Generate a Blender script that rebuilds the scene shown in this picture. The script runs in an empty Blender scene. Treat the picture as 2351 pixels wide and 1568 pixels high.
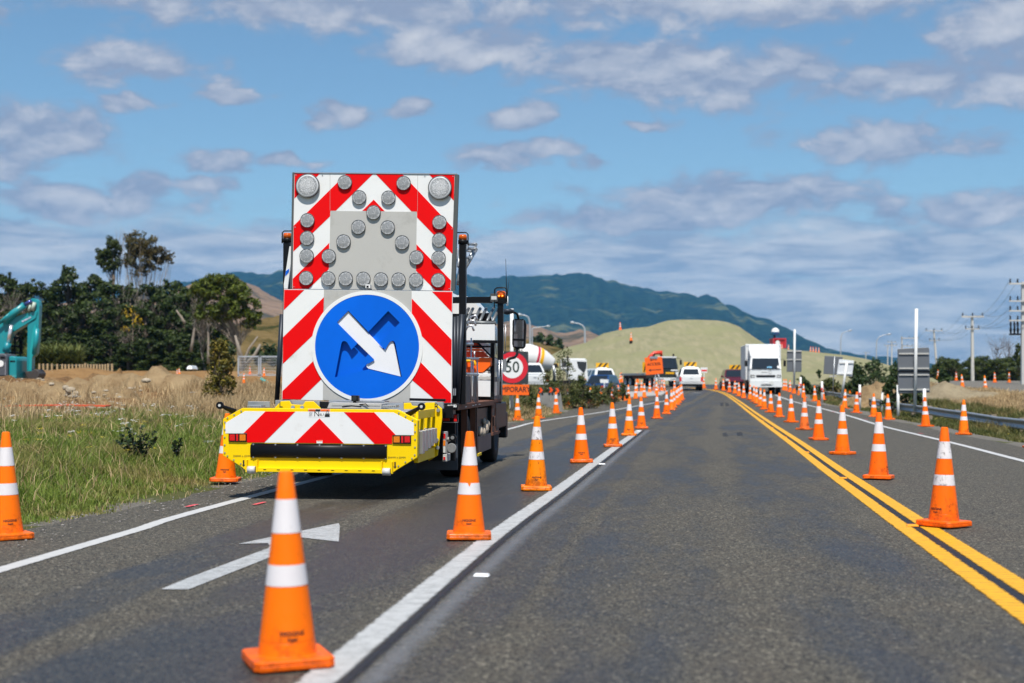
import bpy, bmesh, math, random
import numpy as np
from mathutils import Vector, Matrix
from mathutils.geometry import tessellate_polygon

random.seed(7)
rng = np.random.default_rng(11)
S = bpy.context.scene
COL = S.collection
R = math.radians

# ------------------------------------------------------------------ camera
CAM_H = 1.325
FPX = 3265.3                       # focal length in pixels of a 2351 px wide frame (50 mm lens)
PITCH = math.atan(93 / FPX)
cam = bpy.data.cameras.new('camera')
cam.lens = 50
cam.sensor_width = 36
cam.clip_start = 0.1
cam.clip_end = 12000
cam.dof.use_dof = True
cam.dof.focus_distance = 18.3
cam.dof.aperture_fstop = 1.9
cam_o = bpy.data.objects.new('camera', cam)
COL.objects.link(cam_o)
cam_o.location = (0, 0, CAM_H)
cam_o.rotation_euler = (math.pi / 2 + PITCH, 0, 0)
S.camera = cam_o

# ------------------------------------------------------------------ render settings
S.render.engine = 'CYCLES'
S.cycles.use_denoising = True
S.cycles.max_bounces = 6
S.cycles.diffuse_bounces = 3
S.cycles.glossy_bounces = 3
S.cycles.transparent_max_bounces = 8
S.cycles.volume_bounces = 0
S.cycles.caustics_reflective = False
S.cycles.caustics_refractive = False
S.view_settings.view_transform = 'Standard'
S.view_settings.look = 'None'
S.view_settings.exposure = 0.25
S.view_settings.gamma = 1.0

# ------------------------------------------------------------------ sun and sky
SUN_EL, SUN_AZ = 62.0, 179.0       # azimuth clockwise from +Y: the sun stands behind the camera
sun = bpy.data.lights.new('sun', 'SUN')
sun.energy = 4.95
sun.angle = R(0.5)
sun.color = (1.0, 0.955, 0.88)
sun_o = bpy.data.objects.new('sun', sun)
COL.objects.link(sun_o)
_sd = Vector((math.sin(R(SUN_AZ)) * math.cos(R(SUN_EL)), math.cos(R(SUN_AZ)) * math.cos(R(SUN_EL)), math.sin(R(SUN_EL))))
sun_o.rotation_euler = _sd.to_track_quat('Z', 'Y').to_euler()
sun_o.location = (0, -20, 40)

W = bpy.data.worlds.new('World')
S.world = W
W.use_nodes = True


class NT:
    """small helper round a node tree"""
    def __init__(s, tree):
        s.t = tree
        s.n = tree.nodes
        s.l = tree.links

    def new(s, typ, **kw):
        nd = s.n.new(typ)
        for k, v in kw.items():
            setattr(nd, k, v)
        return nd

    def put(s, sock, v):
        if v is None:
            return
        if isinstance(v, bpy.types.NodeSocket):
            s.l.new(v, sock)
        else:
            sock.default_value = v

    def math(s, op, a, b=None, c=None, clamp=False):
        nd = s.n.new('ShaderNodeMath')
        nd.operation = op
        nd.use_clamp = clamp
        s.put(nd.inputs[0], a)
        s.put(nd.inputs[1], b)
        s.put(nd.inputs[2], c)
        return nd.outputs[0]

    def vmath(s, op, a, b=None, c=None):
        nd = s.n.new('ShaderNodeVectorMath')
        nd.operation = op
        s.put(nd.inputs[0], a)
        s.put(nd.inputs[1], b)
        if c is not None:
            s.put(nd.inputs[2], c)
        return nd.outputs['Value'] if op in ('LENGTH', 'DOT_PRODUCT', 'DISTANCE') else nd.outputs[0]

    def mix(s, fac, a, b, mode='MIX'):
        nd = s.n.new('ShaderNodeMix')
        nd.data_type = 'RGBA'
        nd.blend_type = mode
        s.put(nd.inputs[0], fac)
        for k, v in ((6, a), (7, b)):
            if isinstance(v, tuple) and len(v) == 3:
                v = v + (1,)
            s.put(nd.inputs[k], v)
        return nd.outputs[2]

    def noise(s, vec, scale, detail=4, rough=0.55, dist=0.0):
        nd = s.n.new('ShaderNodeTexNoise')
        s.put(nd.inputs['Vector'], vec)
        s.put(nd.inputs['Scale'], scale)
        nd.inputs['Detail'].default_value = detail
        nd.inputs['Roughness'].default_value = rough
        nd.inputs['Distortion'].default_value = dist
        return nd.outputs[0]

    def ramp(s, fac, a, b, lo=0.0, hi=1.0):
        nd = s.n.new('ShaderNodeMapRange')
        nd.interpolation_type = 'SMOOTHSTEP'
        s.put(nd.inputs[0], fac)
        nd.inputs[1].default_value = a
        nd.inputs[2].default_value = b
        nd.inputs[3].default_value = lo
        nd.inputs[4].default_value = hi
        return nd.outputs[0]

    def comb(s, x, y, z):
        nd = s.n.new('ShaderNodeCombineXYZ')
        for k, v in enumerate((x, y, z)):
            s.put(nd.inputs[k], v)
        return nd.outputs[0]


def build_world():
    N = NT(W.node_tree)
    N.n.clear()
    out = N.new('ShaderNodeOutputWorld')
    bg = N.new('ShaderNodeBackground')
    bg.inputs[1].default_value = 0.105
    N.l.new(bg.outputs[0], out.inputs[0])
    sky = N.new('ShaderNodeTexSky')
    sky.sky_type = 'NISHITA'
    sky.sun_disc = False
    sky.sun_elevation = R(SUN_EL)
    sky.sun_rotation = R(SUN_AZ)
    sky.air_density = 1.0
    sky.dust_density = 0.3
    sky.ozone_density = 2.0
    tc = N.new('ShaderNodeTexCoord')
    sep = N.new('ShaderNodeSeparateXYZ')
    N.l.new(tc.outputs['Generated'], sep.inputs[0])
    x, y, z = sep.outputs
    az = N.math('ARCTAN2', x, y)
    el = N.math('ARCSINE', z)
    p = N.comb(az, el, 0.0)
    # cumulus banks over the road: azimuth, elevation and size of each, in radians
    blobs = [(750, 38, 560, 50), (1700, 22, 720, 55), (1060, 112, 190, 50), (1450, 160, 290, 58), (1650, 195, 250, 60),
             (1800, 172, 120, 42), (2050, 215, 200, 38), (2290, 95, 150, 80), (2330, 215, 210, 62), (320, 180, 165, 40),
             (530, 232, 80, 20), (780, 272, 66, 28), (950, 260, 60, 16), (1190, 270, 82, 26), (320, 265, 60, 20),
             (90, 340, 170, 58), (30, 405, 110, 42), (505, 385, 56, 24), (660, 375, 56, 16), (1150, 362, 100, 26),
             (1355, 372, 60, 20), (1270, 340, 64, 18), (1990, 345, 200, 46), (1680, 465, 290, 48), (490, 440, 66, 24),
             (190, 478, 270, 40), (330, 455, 76, 30), (1430, 505, 230, 32), (2250, 500, 230, 42), (1480, 295, 70, 14),
             (-15, 112, 48, 44), (-420, 180, 260, 70), (2800, 260, 300, 90)]
    nz = N.new('ShaderNodeTexNoise')
    nz.inputs['Scale'].default_value = 30
    nz.inputs['Detail'].default_value = 5
    N.l.new(N.vmath('MULTIPLY', p, (1.0, 1.7, 1.0)), nz.inputs['Vector'])
    sub = N.vmath('SUBTRACT', nz.outputs['Color'], (0.5, 0.5, 0.5))
    pw = N.vmath('ADD', p, N.vmath('MULTIPLY', sub, (0.050, 0.020, 0.0)))
    dens = None
    for bx, by, rx, ry in blobs:
        rx, ry = rx * 1.18 / FPX, ry * 1.22 / FPX
        cx, cy = (bx - 1175.5) / FPX, (877 - by) / FPX
        d = N.vmath('LENGTH', N.vmath('MULTIPLY_ADD', pw, (1 / rx, 1 / ry, 0), (-cx / rx, -cy / ry, 0)))
        dens = d if dens is None else N.math('SMOOTH_MIN', dens, d, 0.25)
    n1 = N.noise(N.vmath('MULTIPLY', p, (1.0, 1.9, 1.0)), 22, 8, 0.60, 0.25)
    n1u = N.noise(N.vmath('MULTIPLY', N.vmath('ADD', p, (0.0, 0.010, 0.0)), (1.0, 1.9, 1.0)), 22, 8, 0.60, 0.25)
    # low banks merging towards the horizon
    ny = N.vmath('MULTIPLY', p, (11.0, 50.0, 1.0))
    band = N.noise(ny, 1.0, 6, 0.6, 0.3)
    low = N.ramp(N.math('ADD', el, N.math('MULTIPLY', N.math('SUBTRACT', n1, 0.5), 0.06)), 0.132, 0.095)
    bandl = N.noise(N.vmath('MULTIPLY', p, (16.0, 75.0, 1.0)), 1.0, 5, 0.6, 0.4)
    lowc = N.ramp(N.math('ADD', band, N.math('MULTIPLY', low, 0.46)), 0.58, 0.84)
    lowc = N.math('MULTIPLY', lowc, low)
    body = N.math('ADD', N.math('SUBTRACT', 1.0, dens), N.math('MULTIPLY', N.math('SUBTRACT', n1, 0.5), 2.5))
    blob = N.ramp(body, -0.20, 0.46)
    # high cloud everywhere else, so reflections and light see a broken sky too
    els = N.math('MAXIMUM', z, 0.08)
    hp = N.comb(N.math('DIVIDE', x, els), N.math('DIVIDE', y, els), 0.0)
    high = N.ramp(N.noise(hp, 0.9, 6, 0.6), 0.50, 0.66)
    high = N.math('MULTIPLY', high, N.ramp(el, 0.30, 0.42, 0.0, 0.3))
    fac = N.math('MAXIMUM', N.math('MAXIMUM', blob, N.math('MULTIPLY', lowc, 0.92)), high)
    fac = N.math('MULTIPLY', fac, 0.95)
    # relief: parts with less cloud above them are in the light
    nl = N.noise(N.vmath('MULTIPLY', p, (1.0, 1.6, 1.0)), 11, 3, 0.5)
    nlu = N.noise(N.vmath('MULTIPLY', N.vmath('ADD', p, (0.0, 0.022, 0.0)), (1.0, 1.6, 1.0)), 11, 3, 0.5)
    rel = N.math('ADD', N.math('MULTIPLY', N.math('SUBTRACT', n1, n1u), 1.9), N.math('MULTIPLY', N.math('SUBTRACT', nl, nlu), 1.3))
    relb = N.math('ADD', N.math('MULTIPLY', N.math('SUBTRACT', bandl, 0.5), 4.2), 0.52)
    thick = N.ramp(body, 0.0, 1.0)
    lit = N.math('ADD', N.math('ADD', rel, 0.03), N.math('MULTIPLY', thick, 0.42))
    isl = N.math('SUBTRACT', 1.0, blob)
    lit = N.math('ADD', N.math('MULTIPLY', lit, blob), N.math('MULTIPLY', N.math('MULTIPLY', relb, low), isl), clamp=True)
    k = 1 / 0.105
    ccol = N.mix(lit, tuple(c * k for c in (0.265, 0.315, 0.425)), tuple(c * k for c in (0.560, 0.572, 0.610)))
    hs = N.new('ShaderNodeHueSaturation')
    hs.inputs['Saturation'].default_value = 1.0
    N.l.new(sky.outputs[0], hs.inputs['Color'])
    tint = N.mix(1.0, hs.outputs[0], (0.755, 0.90, 0.93), 'MULTIPLY')
    N.put(bg.inputs[0], N.mix(fac, tint, ccol))


build_world()

# ------------------------------------------------------------------ photo geometry -> world
K = 2351 / 2448
_c, _s = math.cos(PITCH), math.sin(PITCH)


def ray(p):
    u, v = (p[0] - 1175.5) / FPX, (784 - p[1]) / FPX
    return Vector((u, _c - _s * v, _s + _c * v))


def at(p, Y):
    """world point seen at p of the 2351 px frame, Y metres ahead"""
    d = ray(p)
    return Vector((d.x / d.y * Y, Y, CAM_H + d.z / d.y * Y))


def hz(Y):
    """height of the carriageway: flat, then a gentle rise"""
    if Y < 40:
        return 0.0
    return 1.35e-4 * (min(Y, 130) - 40) ** 2


def G(p):
    d = ray(p)
    sl = d.z / d.y
    Y = 3.0
    while Y < 160 and CAM_H + sl * Y > hz(Y):
        Y += 0.05
    return Vector((d.x / d.y * Y, Y, hz(Y)))


def ZO(x0, y0, s):
    return lambda x, y: ((x0 + x / s) * K, (y0 + y / s) * K)


class Frame:
    def __init__(s, loc, ang):
        s.M = Matrix.Translation(loc) @ Matrix.Rotation(-ang, 4, 'Z')
        s.I = s.M.inverted()
        s.o = s.I @ Vector((0, 0, CAM_H))
        s.r = s.I.to_3x3()

    def T(s, p, yl):
        d = s.r @ ray(p)
        return s.o + d * ((yl - s.o.y) / d.y)

    def X(s, p, xl):
        d = s.r @ ray(p)
        return s.o + d * ((xl - s.o.x) / d.x)


def curve(pts):
    """smooth x(Y) through points (Y, x)"""
    pts = sorted(pts)
    ys = np.array([a for a, b in pts], float)
    xs = np.array([b for a, b in pts], float)
    m = np.gradient(xs, ys)

    def f(y):
        y = np.asarray(y, float)
        i = np.clip(np.searchsorted(ys, y) - 1, 0, len(ys) - 2)
        w = ys[i + 1] - ys[i]
        t = (y - ys[i]) / w
        tc = np.clip(t, 0, 1)
        v = ((2 * tc**3 - 3 * tc**2 + 1) * xs[i] + (tc**3 - 2 * tc**2 + tc) * w * m[i]
             + (-2 * tc**3 + 3 * tc**2) * xs[i + 1] + (tc**3 - tc**2) * w * m[i + 1])
        return v + np.where(t < 0, t * w * m[0], 0) + np.where(t > 1, (t - 1) * w * m[-1], 0)
    return f


# ------------------------------------------------------------------ object helpers
def tag(o, label=None, cat=None, group=None, kind=None):
    for k, v in (('label', label), ('category', cat), ('group', group), ('kind', kind)):
        if v:
            o[k] = v
    return o


def thing(name, label, cat, loc=(0, 0, 0), rz=0.0, group=None, M=None):
    o = bpy.data.objects.new(name, None)
    o.empty_display_size = 0.2
    COL.objects.link(o)
    if M is not None:
        o.matrix_world = M
    else:
        o.location = loc
        o.rotation_euler = (0, 0, rz)
    return tag(o, label, cat, group)


KIDS = {}


def dup(o, parent=None):
    c = o.copy()
    COL.objects.link(c)
    if parent is not None:
        c.parent = parent
        KIDS.setdefault(parent.name, []).append(c)
    for ch in list(KIDS.get(o.name, [])):
        dup(ch, c)
    return c


class MB:
    """collects shapes into ONE mesh"""
    def __init__(s, *mats):
        s.v, s.f, s.m, s.mats = [], [], [], list(mats)
        s.smooth = []

    def add(s, vs, fs, mi=0, sm=False):
        o = len(s.v)
        s.v += [tuple(v) for v in vs]
        s.f += [tuple(i + o for i in f) for f in fs]
        s.m += [mi] * len(fs)
        s.smooth += [sm] * len(fs)
        return s

    def hexa(s, b, t, mi=0):
        """b, t: four corners each (counter-clockwise seen from above)"""
        return s.add(list(b) + list(t), [(3, 2, 1, 0), (4, 5, 6, 7), (0, 1, 5, 4), (1, 2, 6, 5), (2, 3, 7, 6), (3, 0, 4, 7)], mi)

    def box(s, c, d, mi=0, rot=None):
        x, y, z = d[0] / 2, d[1] / 2, d[2] / 2
        vs = [Vector(q) for q in ((-x, -y, -z), (x, -y, -z), (x, y, -z), (-x, y, -z), (-x, -y, z), (x, -y, z), (x, y, z), (-x, y, z))]
        if rot is not None:
            vs = [rot @ q for q in vs]
        vs = [q + Vector(c) for q in vs]
        return s.hexa(vs[:4], vs[4:], mi)

    def span(s, a, b, mi=0):
        """box between two corners"""
        a, b = [min(p, q) for p, q in zip(a, b)], [max(p, q) for p, q in zip(a, b)]
        return s.box([(p + q) / 2 for p, q in zip(a, b)], [q - p for p, q in zip(a, b)], mi)

    def rect(s, x0, x1, y0, y1, z0, z1, X0, X1, Y0, Y1, mi=0):
        """frustum: bottom rectangle at z0, top rectangle at z1"""
        return s.hexa([(x0, y0, z0), (x1, y0, z0), (x1, y1, z0), (x0, y1, z0)], [(X0, Y0, z1), (X1, Y0, z1), (X1, Y1, z1), (X0, Y1, z1)], mi)

    def prism(s, poly, off, mi=0, holes=()):
        """poly: 3D points in a plane, extruded by vector off; caps tessellated"""
        off = Vector(off)
        loops = [[Vector(p) for p in poly]] + [[Vector(p) for p in h] for h in holes]
        flat = [p for lp in loops for p in lp]
        n = len(flat)
        tris = tessellate_polygon(loops)
        s.add(flat + [p + off for p in flat], [tuple(t) for t in tris] + [tuple(n + i for i in reversed(t)) for t in tris], mi)
        k = len(s.v) - 2 * n
        st = 0
        for lp in loops:
            m = len(lp)
            for i in range(m):
                a, b = st + i, st + (i + 1) % m
                s.f.append((k + a, k + b, k + n + b, k + n + a))
                s.m.append(mi)
                s.smooth.append(False)
            st += m
        return s

    def tube(s, pts, r, n=8, mi=0, cap=True, sm=True):
        pts = [Vector(p) for p in pts]
        rs = r if isinstance(r, (list, tuple)) else [r] * len(pts)
        rings, prev = [], None
        for i, p in enumerate(pts):
            t = (pts[min(i + 1, len(pts) - 1)] - pts[max(i - 1, 0)]).normalized()
            if prev is None:
                a = Vector((0, 0, 1)) if abs(t.z) < 0.9 else Vector((1, 0, 0))
                u = t.cross(a).normalized()
            else:
                u = (prev - t * prev.dot(t)).normalized()
            prev = u
            w = t.cross(u)
            rings.append([p + (u * math.cos(2 * math.pi * k / n) + w * math.sin(2 * math.pi * k / n)) * rs[i] for k in range(n)])
        o = len(s.v)
        s.v += [tuple(q) for rg in rings for q in rg]
        for i in range(len(pts) - 1):
            for k in range(n):
                a, b = o + i * n + k, o + i * n + (k + 1) % n
                s.f.append((a, b, b + n, a + n))
                s.m.append(mi)
                s.smooth.append(sm)
        if cap:
            s.f += [tuple(o + k for k in reversed(range(n))), tuple(o + (len(pts) - 1) * n + k for k in range(n))]
            s.m += [mi, mi]
            s.smooth += [False, False]
        return s

    def lathe(s, prof, n=24, mi=0, M=None, sm=True, caps=True):
        """prof: (radius, height) pairs round local Z"""
        M = M or Matrix()
        o = len(s.v)
        for r, z in prof:
            for k in range(n):
                a = 2 * math.pi * k / n
                s.v.append(tuple(M @ Vector((r * math.cos(a), r * math.sin(a), z))))
        for i in range(len(prof) - 1):
            for k in range(n):
                a, b = o + i * n + k, o + i * n + (k + 1) % n
                s.f.append((a, b, b + n, a + n))
                s.m.append(mi)
                s.smooth.append(sm)
        if caps:
            s.f += [tuple(o + k for k in reversed(range(n))), tuple(o + (len(prof) - 1) * n + k for k in range(n))]
            s.m += [mi, mi]
            s.smooth += [False, False]
        return s

    def disc(s, c, r, d, axis='y', n=24, mi=0, r2=None):
        """short cylinder from c along +axis for d"""
        M = Matrix.Translation(c)
        if axis == 'y':
            M = M @ Matrix.Rotation(-math.pi / 2, 4, 'X')
        elif axis == 'x':
            M = M @ Matrix.Rotation(math.pi / 2, 4, 'Y')
        return s.lathe([(r, 0), (r2 or r, d)], n, mi, M)

    def text(s, txt, size, M, mi=0):
        vs, fs = text_geo(txt, size)
        return s.add([M @ v for v in vs], fs, mi)

    def build(s, name, parent=None, loc=None, bevel=0.0, seg=1, M=None):
        me = bpy.data.meshes.new(name)
        me.from_pydata(s.v, [], s.f)
        for m in s.mats:
            me.materials.append(m)
        me.polygons.foreach_set('material_index', s.m)
        me.polygons.foreach_set('use_smooth', s.smooth)
        bm = bmesh.new()
        bm.from_mesh(me)
        bmesh.ops.recalc_face_normals(bm, faces=bm.faces)
        if bevel:
            ed = [e for e in bm.edges if len(e.link_faces) == 2 and e.calc_face_angle(0) > 0.5]
            bmesh.ops.bevel(bm, geom=ed, offset=bevel, segments=seg, affect='EDGES', clamp_overlap=True)
        bm.to_mesh(me)
        bm.free()
        me.update()
        o = bpy.data.objects.new(name, me)
        COL.objects.link(o)
        if M is not None:
            o.matrix_world = M
        elif loc is not None:
            o.location = loc
        if parent is not None:
            o.parent = parent
            KIDS.setdefault(parent.name, []).append(o)
        return o


_tx = {}


def text_geo(txt, size):
    if txt not in _tx:
        cu = bpy.data.curves.new('lettering', 'FONT')
        cu.body = txt
        cu.align_x = 'CENTER'
        cu.align_y = 'CENTER'
        cu.resolution_u = 3
        ob = bpy.data.objects.new('lettering', cu)
        me = bpy.data.meshes.new_from_object(ob)
        _tx[txt] = ([v.co.copy() for v in me.vertices], [tuple(p.vertices) for p in me.polygons])
        bpy.data.objects.remove(ob)
        bpy.data.curves.remove(cu)
        bpy.data.meshes.remove(me)
    vs, fs = _tx[txt]
    return [v * size for v in vs], fs


def face_text(c, right=(1, 0, 0), up=(0, 0, 1)):
    """matrix placing XY text so that it reads along right / up at c"""
    r, u = Vector(right).normalized(), Vector(up).normalized()
    n = r.cross(u)
    return Matrix(((r.x, u.x, n.x, c[0]), (r.y, u.y, n.y, c[1]), (r.z, u.z, n.z, c[2]), (0, 0, 0, 1)))


def np_mesh(name, verts, faces, mat, parent=None, smooth=False):
    """verts (n,3), faces (m,k) arrays"""
    me = bpy.data.meshes.new(name)
    m, k = faces.shape
    me.vertices.add(len(verts))
    me.vertices.foreach_set('co', np.ascontiguousarray(verts, np.float32).ravel())
    me.loops.add(m * k)
    me.loops.foreach_set('vertex_index', faces.astype(np.int32).ravel())
    me.polygons.add(m)
    me.polygons.foreach_set('loop_start', np.arange(m, dtype=np.int32) * k)
    me.polygons.foreach_set('loop_total', np.full(m, k, np.int32))
    if smooth:
        me.polygons.foreach_set('use_smooth', np.ones(m, bool))
    me.update(calc_edges=True)
    for q in (mat if isinstance(mat, (list, tuple)) else [mat]):
        me.materials.append(q)
    o = bpy.data.objects.new(name, me)
    COL.objects.link(o)
    if parent is not None:
        o.parent = parent
        KIDS.setdefault(parent.name, []).append(o)
    return o


# ------------------------------------------------------------------ materials
MATS = {}


def mat(name, col, rough=0.6, metal=0.0, var=0.12, scale=6.0, bump=0.0, bscale=40.0, spec=0.5, emit=0.0, coat=0.0, dirt=None, dscale=2.0, dlim=(0.55, 0.75), island=0.0):
    if name in MATS:
        return MATS[name]
    m = bpy.data.materials.new(name)
    m.use_nodes = True
    N = NT(m.node_tree)
    b = N.n['Principled BSDF']
    tc = N.new('ShaderNodeTexCoord')
    c = col + (1,)
    if var:
        n = N.noise(tc.outputs['Object'], scale, 5, 0.6)
        c = N.mix(n, tuple(q * (1 - var) for q in col), tuple(min(1, q * (1 + var)) for q in col))
    if dirt:
        d = N.ramp(N.noise(tc.outputs['Object'], dscale, 6, 0.7), dlim[0], dlim[1])
        c = N.mix(d, c, dirt)
    if island:
        gi = N.new('ShaderNodeNewGeometry')
        c = N.mix(gi.outputs['Random Per Island'], N.mix(1.0, c, (1 - island,) * 3, 'MULTIPLY'), N.mix(1.0, c, (1 + island,) * 3, 'MULTIPLY'))
    N.put(b.inputs['Base Color'], c)
    b.inputs['Roughness'].default_value = rough
    b.inputs['Metallic'].default_value = metal
    b.inputs['Specular IOR Level'].default_value = spec
    b.inputs['Coat Weight'].default_value = coat
    if emit:
        N.put(b.inputs['Emission Color'], col + (1,))
        b.inputs['Emission Strength'].default_value = emit
    if bump:
        bp = N.new('ShaderNodeBump')
        bp.inputs['Strength'].default_value = bump
        bp.inputs['Distance'].default_value = 0.01
        N.put(bp.inputs['Height'], N.noise(tc.outputs['Object'], bscale, 4, 0.6))
        N.l.new(bp.outputs[0], b.inputs['Normal'])
    MATS[name] = m
    return m


def leaf_mat(name, a, b2, c3=None, rough=0.55, trans=0.25, hue=0.0):
    """foliage: colour differs from leaf to leaf"""
    if name in MATS:
        return MATS[name]
    m = bpy.data.materials.new(name)
    m.use_nodes = True
    N = NT(m.node_tree)
    b = N.n['Principled BSDF']
    gi = N.new('ShaderNodeNewGeometry')
    rnd = gi.outputs['Random Per Island']
    c = N.mix(rnd, a, b2)
    tc = N.new('ShaderNodeTexCoord')
    if c3:
        q = N.ramp(N.noise(tc.outputs['Object'], 0.6, 3, 0.6), 0.45, 0.68)
        c = N.mix(q, c, N.mix(rnd, tuple(k * 0.7 for k in c3), tuple(k * 1.3 for k in c3)))
    N.put(b.inputs['Base Color'], c)
    b.inputs['Roughness'].default_value = rough
    b.inputs['Specular IOR Level'].default_value = 0.3
    if trans:
        t = N.new('ShaderNodeBsdfTranslucent')
        N.put(t.inputs[0], c)
        mx = N.new('ShaderNodeMixShader')
        mx.inputs[0].default_value = trans
        N.l.new(b.outputs[0], mx.inputs[1])
        N.l.new(t.outputs[0], mx.inputs[2])
        N.l.new(mx.outputs[0], N.n['Material Output'].inputs[0])
    MATS[name] = m
    return m


WHITE = mat('white_sheeting', (0.79, 0.79, 0.775), 0.48, var=0.05, scale=3, spec=0.3, dirt=(0.60, 0.58, 0.53), dscale=2.6, dlim=(0.56, 0.80))
RED = mat('red_sheeting', (0.80, 0.001, 0.002), 0.5, var=0.06, scale=2, spec=0.15)
BLUE = mat('blue_sheeting', (0.0, 0.125, 0.68), 0.42, var=0.22, scale=1.2, spec=0.2)
GREYP = mat('grey_panel', (0.47, 0.46, 0.43), 0.5, var=0.05, scale=2, dirt=(0.40, 0.39, 0.36), dscale=3)
YELLOW = mat('yellow_paint', (0.92, 0.62, 0.001), 0.42, var=0.05, scale=3, spec=0.25, dirt=(0.70, 0.46, 0.015), dscale=2.2, dlim=(0.64, 0.85))
BLACK = mat('black_paint', (0.006, 0.0065, 0.008), 0.42, var=0.3, scale=5, spec=0.22)
RUBBER = mat('black_rubber', (0.011, 0.011, 0.012), 0.65, spec=0.25, var=0.3, scale=8, bump=0.2)
NAVYB = mat('dark_steel', (0.028, 0.034, 0.045), 0.4, metal=0.3, spec=0.3, var=0.3, scale=4)
STEEL = mat('galvanised_steel', (0.42, 0.44, 0.46), 0.42, metal=0.7, var=0.2, scale=7)
ALU = mat('aluminium', (0.55, 0.56, 0.58), 0.35, metal=0.8, var=0.15, scale=5)
RUST = mat('rusty_steel', (0.16, 0.068, 0.042), 0.7, spec=0.2, var=0.35, scale=5, dirt=(0.10, 0.07, 0.06), dscale=4)
DECKB = mat('brown_tray_panel', (0.13, 0.10, 0.095), 0.55, spec=0.25, var=0.3, scale=4, dirt=(0.09, 0.08, 0.08), dscale=3)
WPAINT = mat('white_vehicle_paint', (0.78, 0.79, 0.78), 0.3, var=0.05, scale=2, coat=0.3, dirt=(0.6, 0.58, 0.54), dscale=1.3, dlim=(0.6, 0.85))
GLASS = mat('dark_glass', (0.015, 0.02, 0.025), 0.06, var=0.2, scale=2, spec=0.8)
LRED = mat('red_lens', (0.65, 0.01, 0.012), 0.2, var=0.35, scale=60)
LAMB = mat('amber_lens', (0.75, 0.20, 0.01), 0.18, var=0.35, scale=60)
LWHT = mat('clear_lens', (0.6, 0.6, 0.58), 0.15, var=0.3, scale=60)
BEAC = mat('amber_beacon_lens', (0.60, 0.10, 0.004), 0.12, var=0.45, scale=30, emit=0.0)
BEACON_ON = mat('amber_beacon_lit', (1.0, 0.22, 0.01), 0.2, var=0.0, emit=2.5)
ORANGE_SIGN = mat('orange_sign_sheeting', (0.95, 0.135, 0.004), 0.45, var=0.05, scale=4)
INK = mat('black_ink', (0.012, 0.012, 0.012), 0.6, var=0.1)
CONCRETE = mat('concrete', (0.36, 0.35, 0.33), 0.85, var=0.2, scale=3, bump=0.3, dirt=(0.2, 0.19, 0.17), dscale=2)
POLE_GREY = mat('concrete_pole', (0.50, 0.49, 0.46), 0.8, var=0.12, scale=2)
SIGNBACK = mat('grey_sign_back', (0.145, 0.155, 0.17), 0.55, metal=0.2, var=0.1, scale=2)
WOODPALE = mat('pale_timber', (0.50, 0.33, 0.17), 0.8, var=0.25, scale=5)
# ================================================================== setting: road, ground, hills
ZR = ZO(1700, 880, 3.1364)
ZL = ZO(0, 900, 3.564)
ZM = ZO(1040, 920, 3.562)
ZN = ZO(1950, 700, 4.1265)


def ss(a, b, x):
    t = np.clip((np.asarray(x, float) - a) / (b - a), 0, 1)
    return t * t * (3 - 2 * t)


def vnoise(x, y, seed=0):
    """cheap smooth value noise"""
    x, y = np.asarray(x, float), np.asarray(y, float)
    xi, yi = np.floor(x), np.floor(y)
    fx, fy = x - xi, y - yi
    fx, fy = fx * fx * (3 - 2 * fx), fy * fy * (3 - 2 * fy)

    def hsh(a, b):
        q = np.sin(a * 127.1 + b * 311.7 + seed * 74.7) * 43758.5453
        return q - np.floor(q)
    return (hsh(xi, yi) * (1 - fx) + hsh(xi + 1, yi) * fx) * (1 - fy) + (hsh(xi, yi + 1) * (1 - fx) + hsh(xi + 1, yi + 1) * fx) * fy


def fbm(x, y, seed=0, oct=4):
    v, a, t = 0, 0.5, 0
    for k in range(oct):
        v = v + a * vnoise(np.asarray(x) * 2**k, np.asarray(y) * 2**k, seed + k * 3)
        t += a
        a *= 0.5
    return v / t


def hzv(y):
    return 1.35e-4 * (np.clip(y, 40, 130) - 40) ** 2


def gpts(ps):
    return [(g.y, g.x) for g in (G(p) for p in ps)]


left_edge = curve([(3, -5.7)] + gpts([(51, 1217), (337, 1161), (614, 1093), (1166, 972.6), (1268, 956.4), (1322, 937.5), (1403, 924)]) + [(86, 7.6), (93, 7.6), (99, 4), (106, -6), (118, -16), (140, -26)])
right_edge = curve([(8, 4.9)] + gpts([(2350, 1028), (2292, 1014.5), (2198.6, 998), (2105.5, 977), (1994, 955), (1947, 940), (1872.8, 926)]) + [(100, 20.2), (118, 25), (140, 33)])
line_pts = gpts([(735, 1568), (1130, 1235), (1290, 1120), (1410, 1030), (1470, 985)])
white_line = curve(line_pts + [(60, 6.6), (85, 11), (130, 19)])


def plat(y):
    return np.clip(0.78 + (np.asarray(y) - 78) * 0.0098, 0.42, 1.5)


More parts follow.
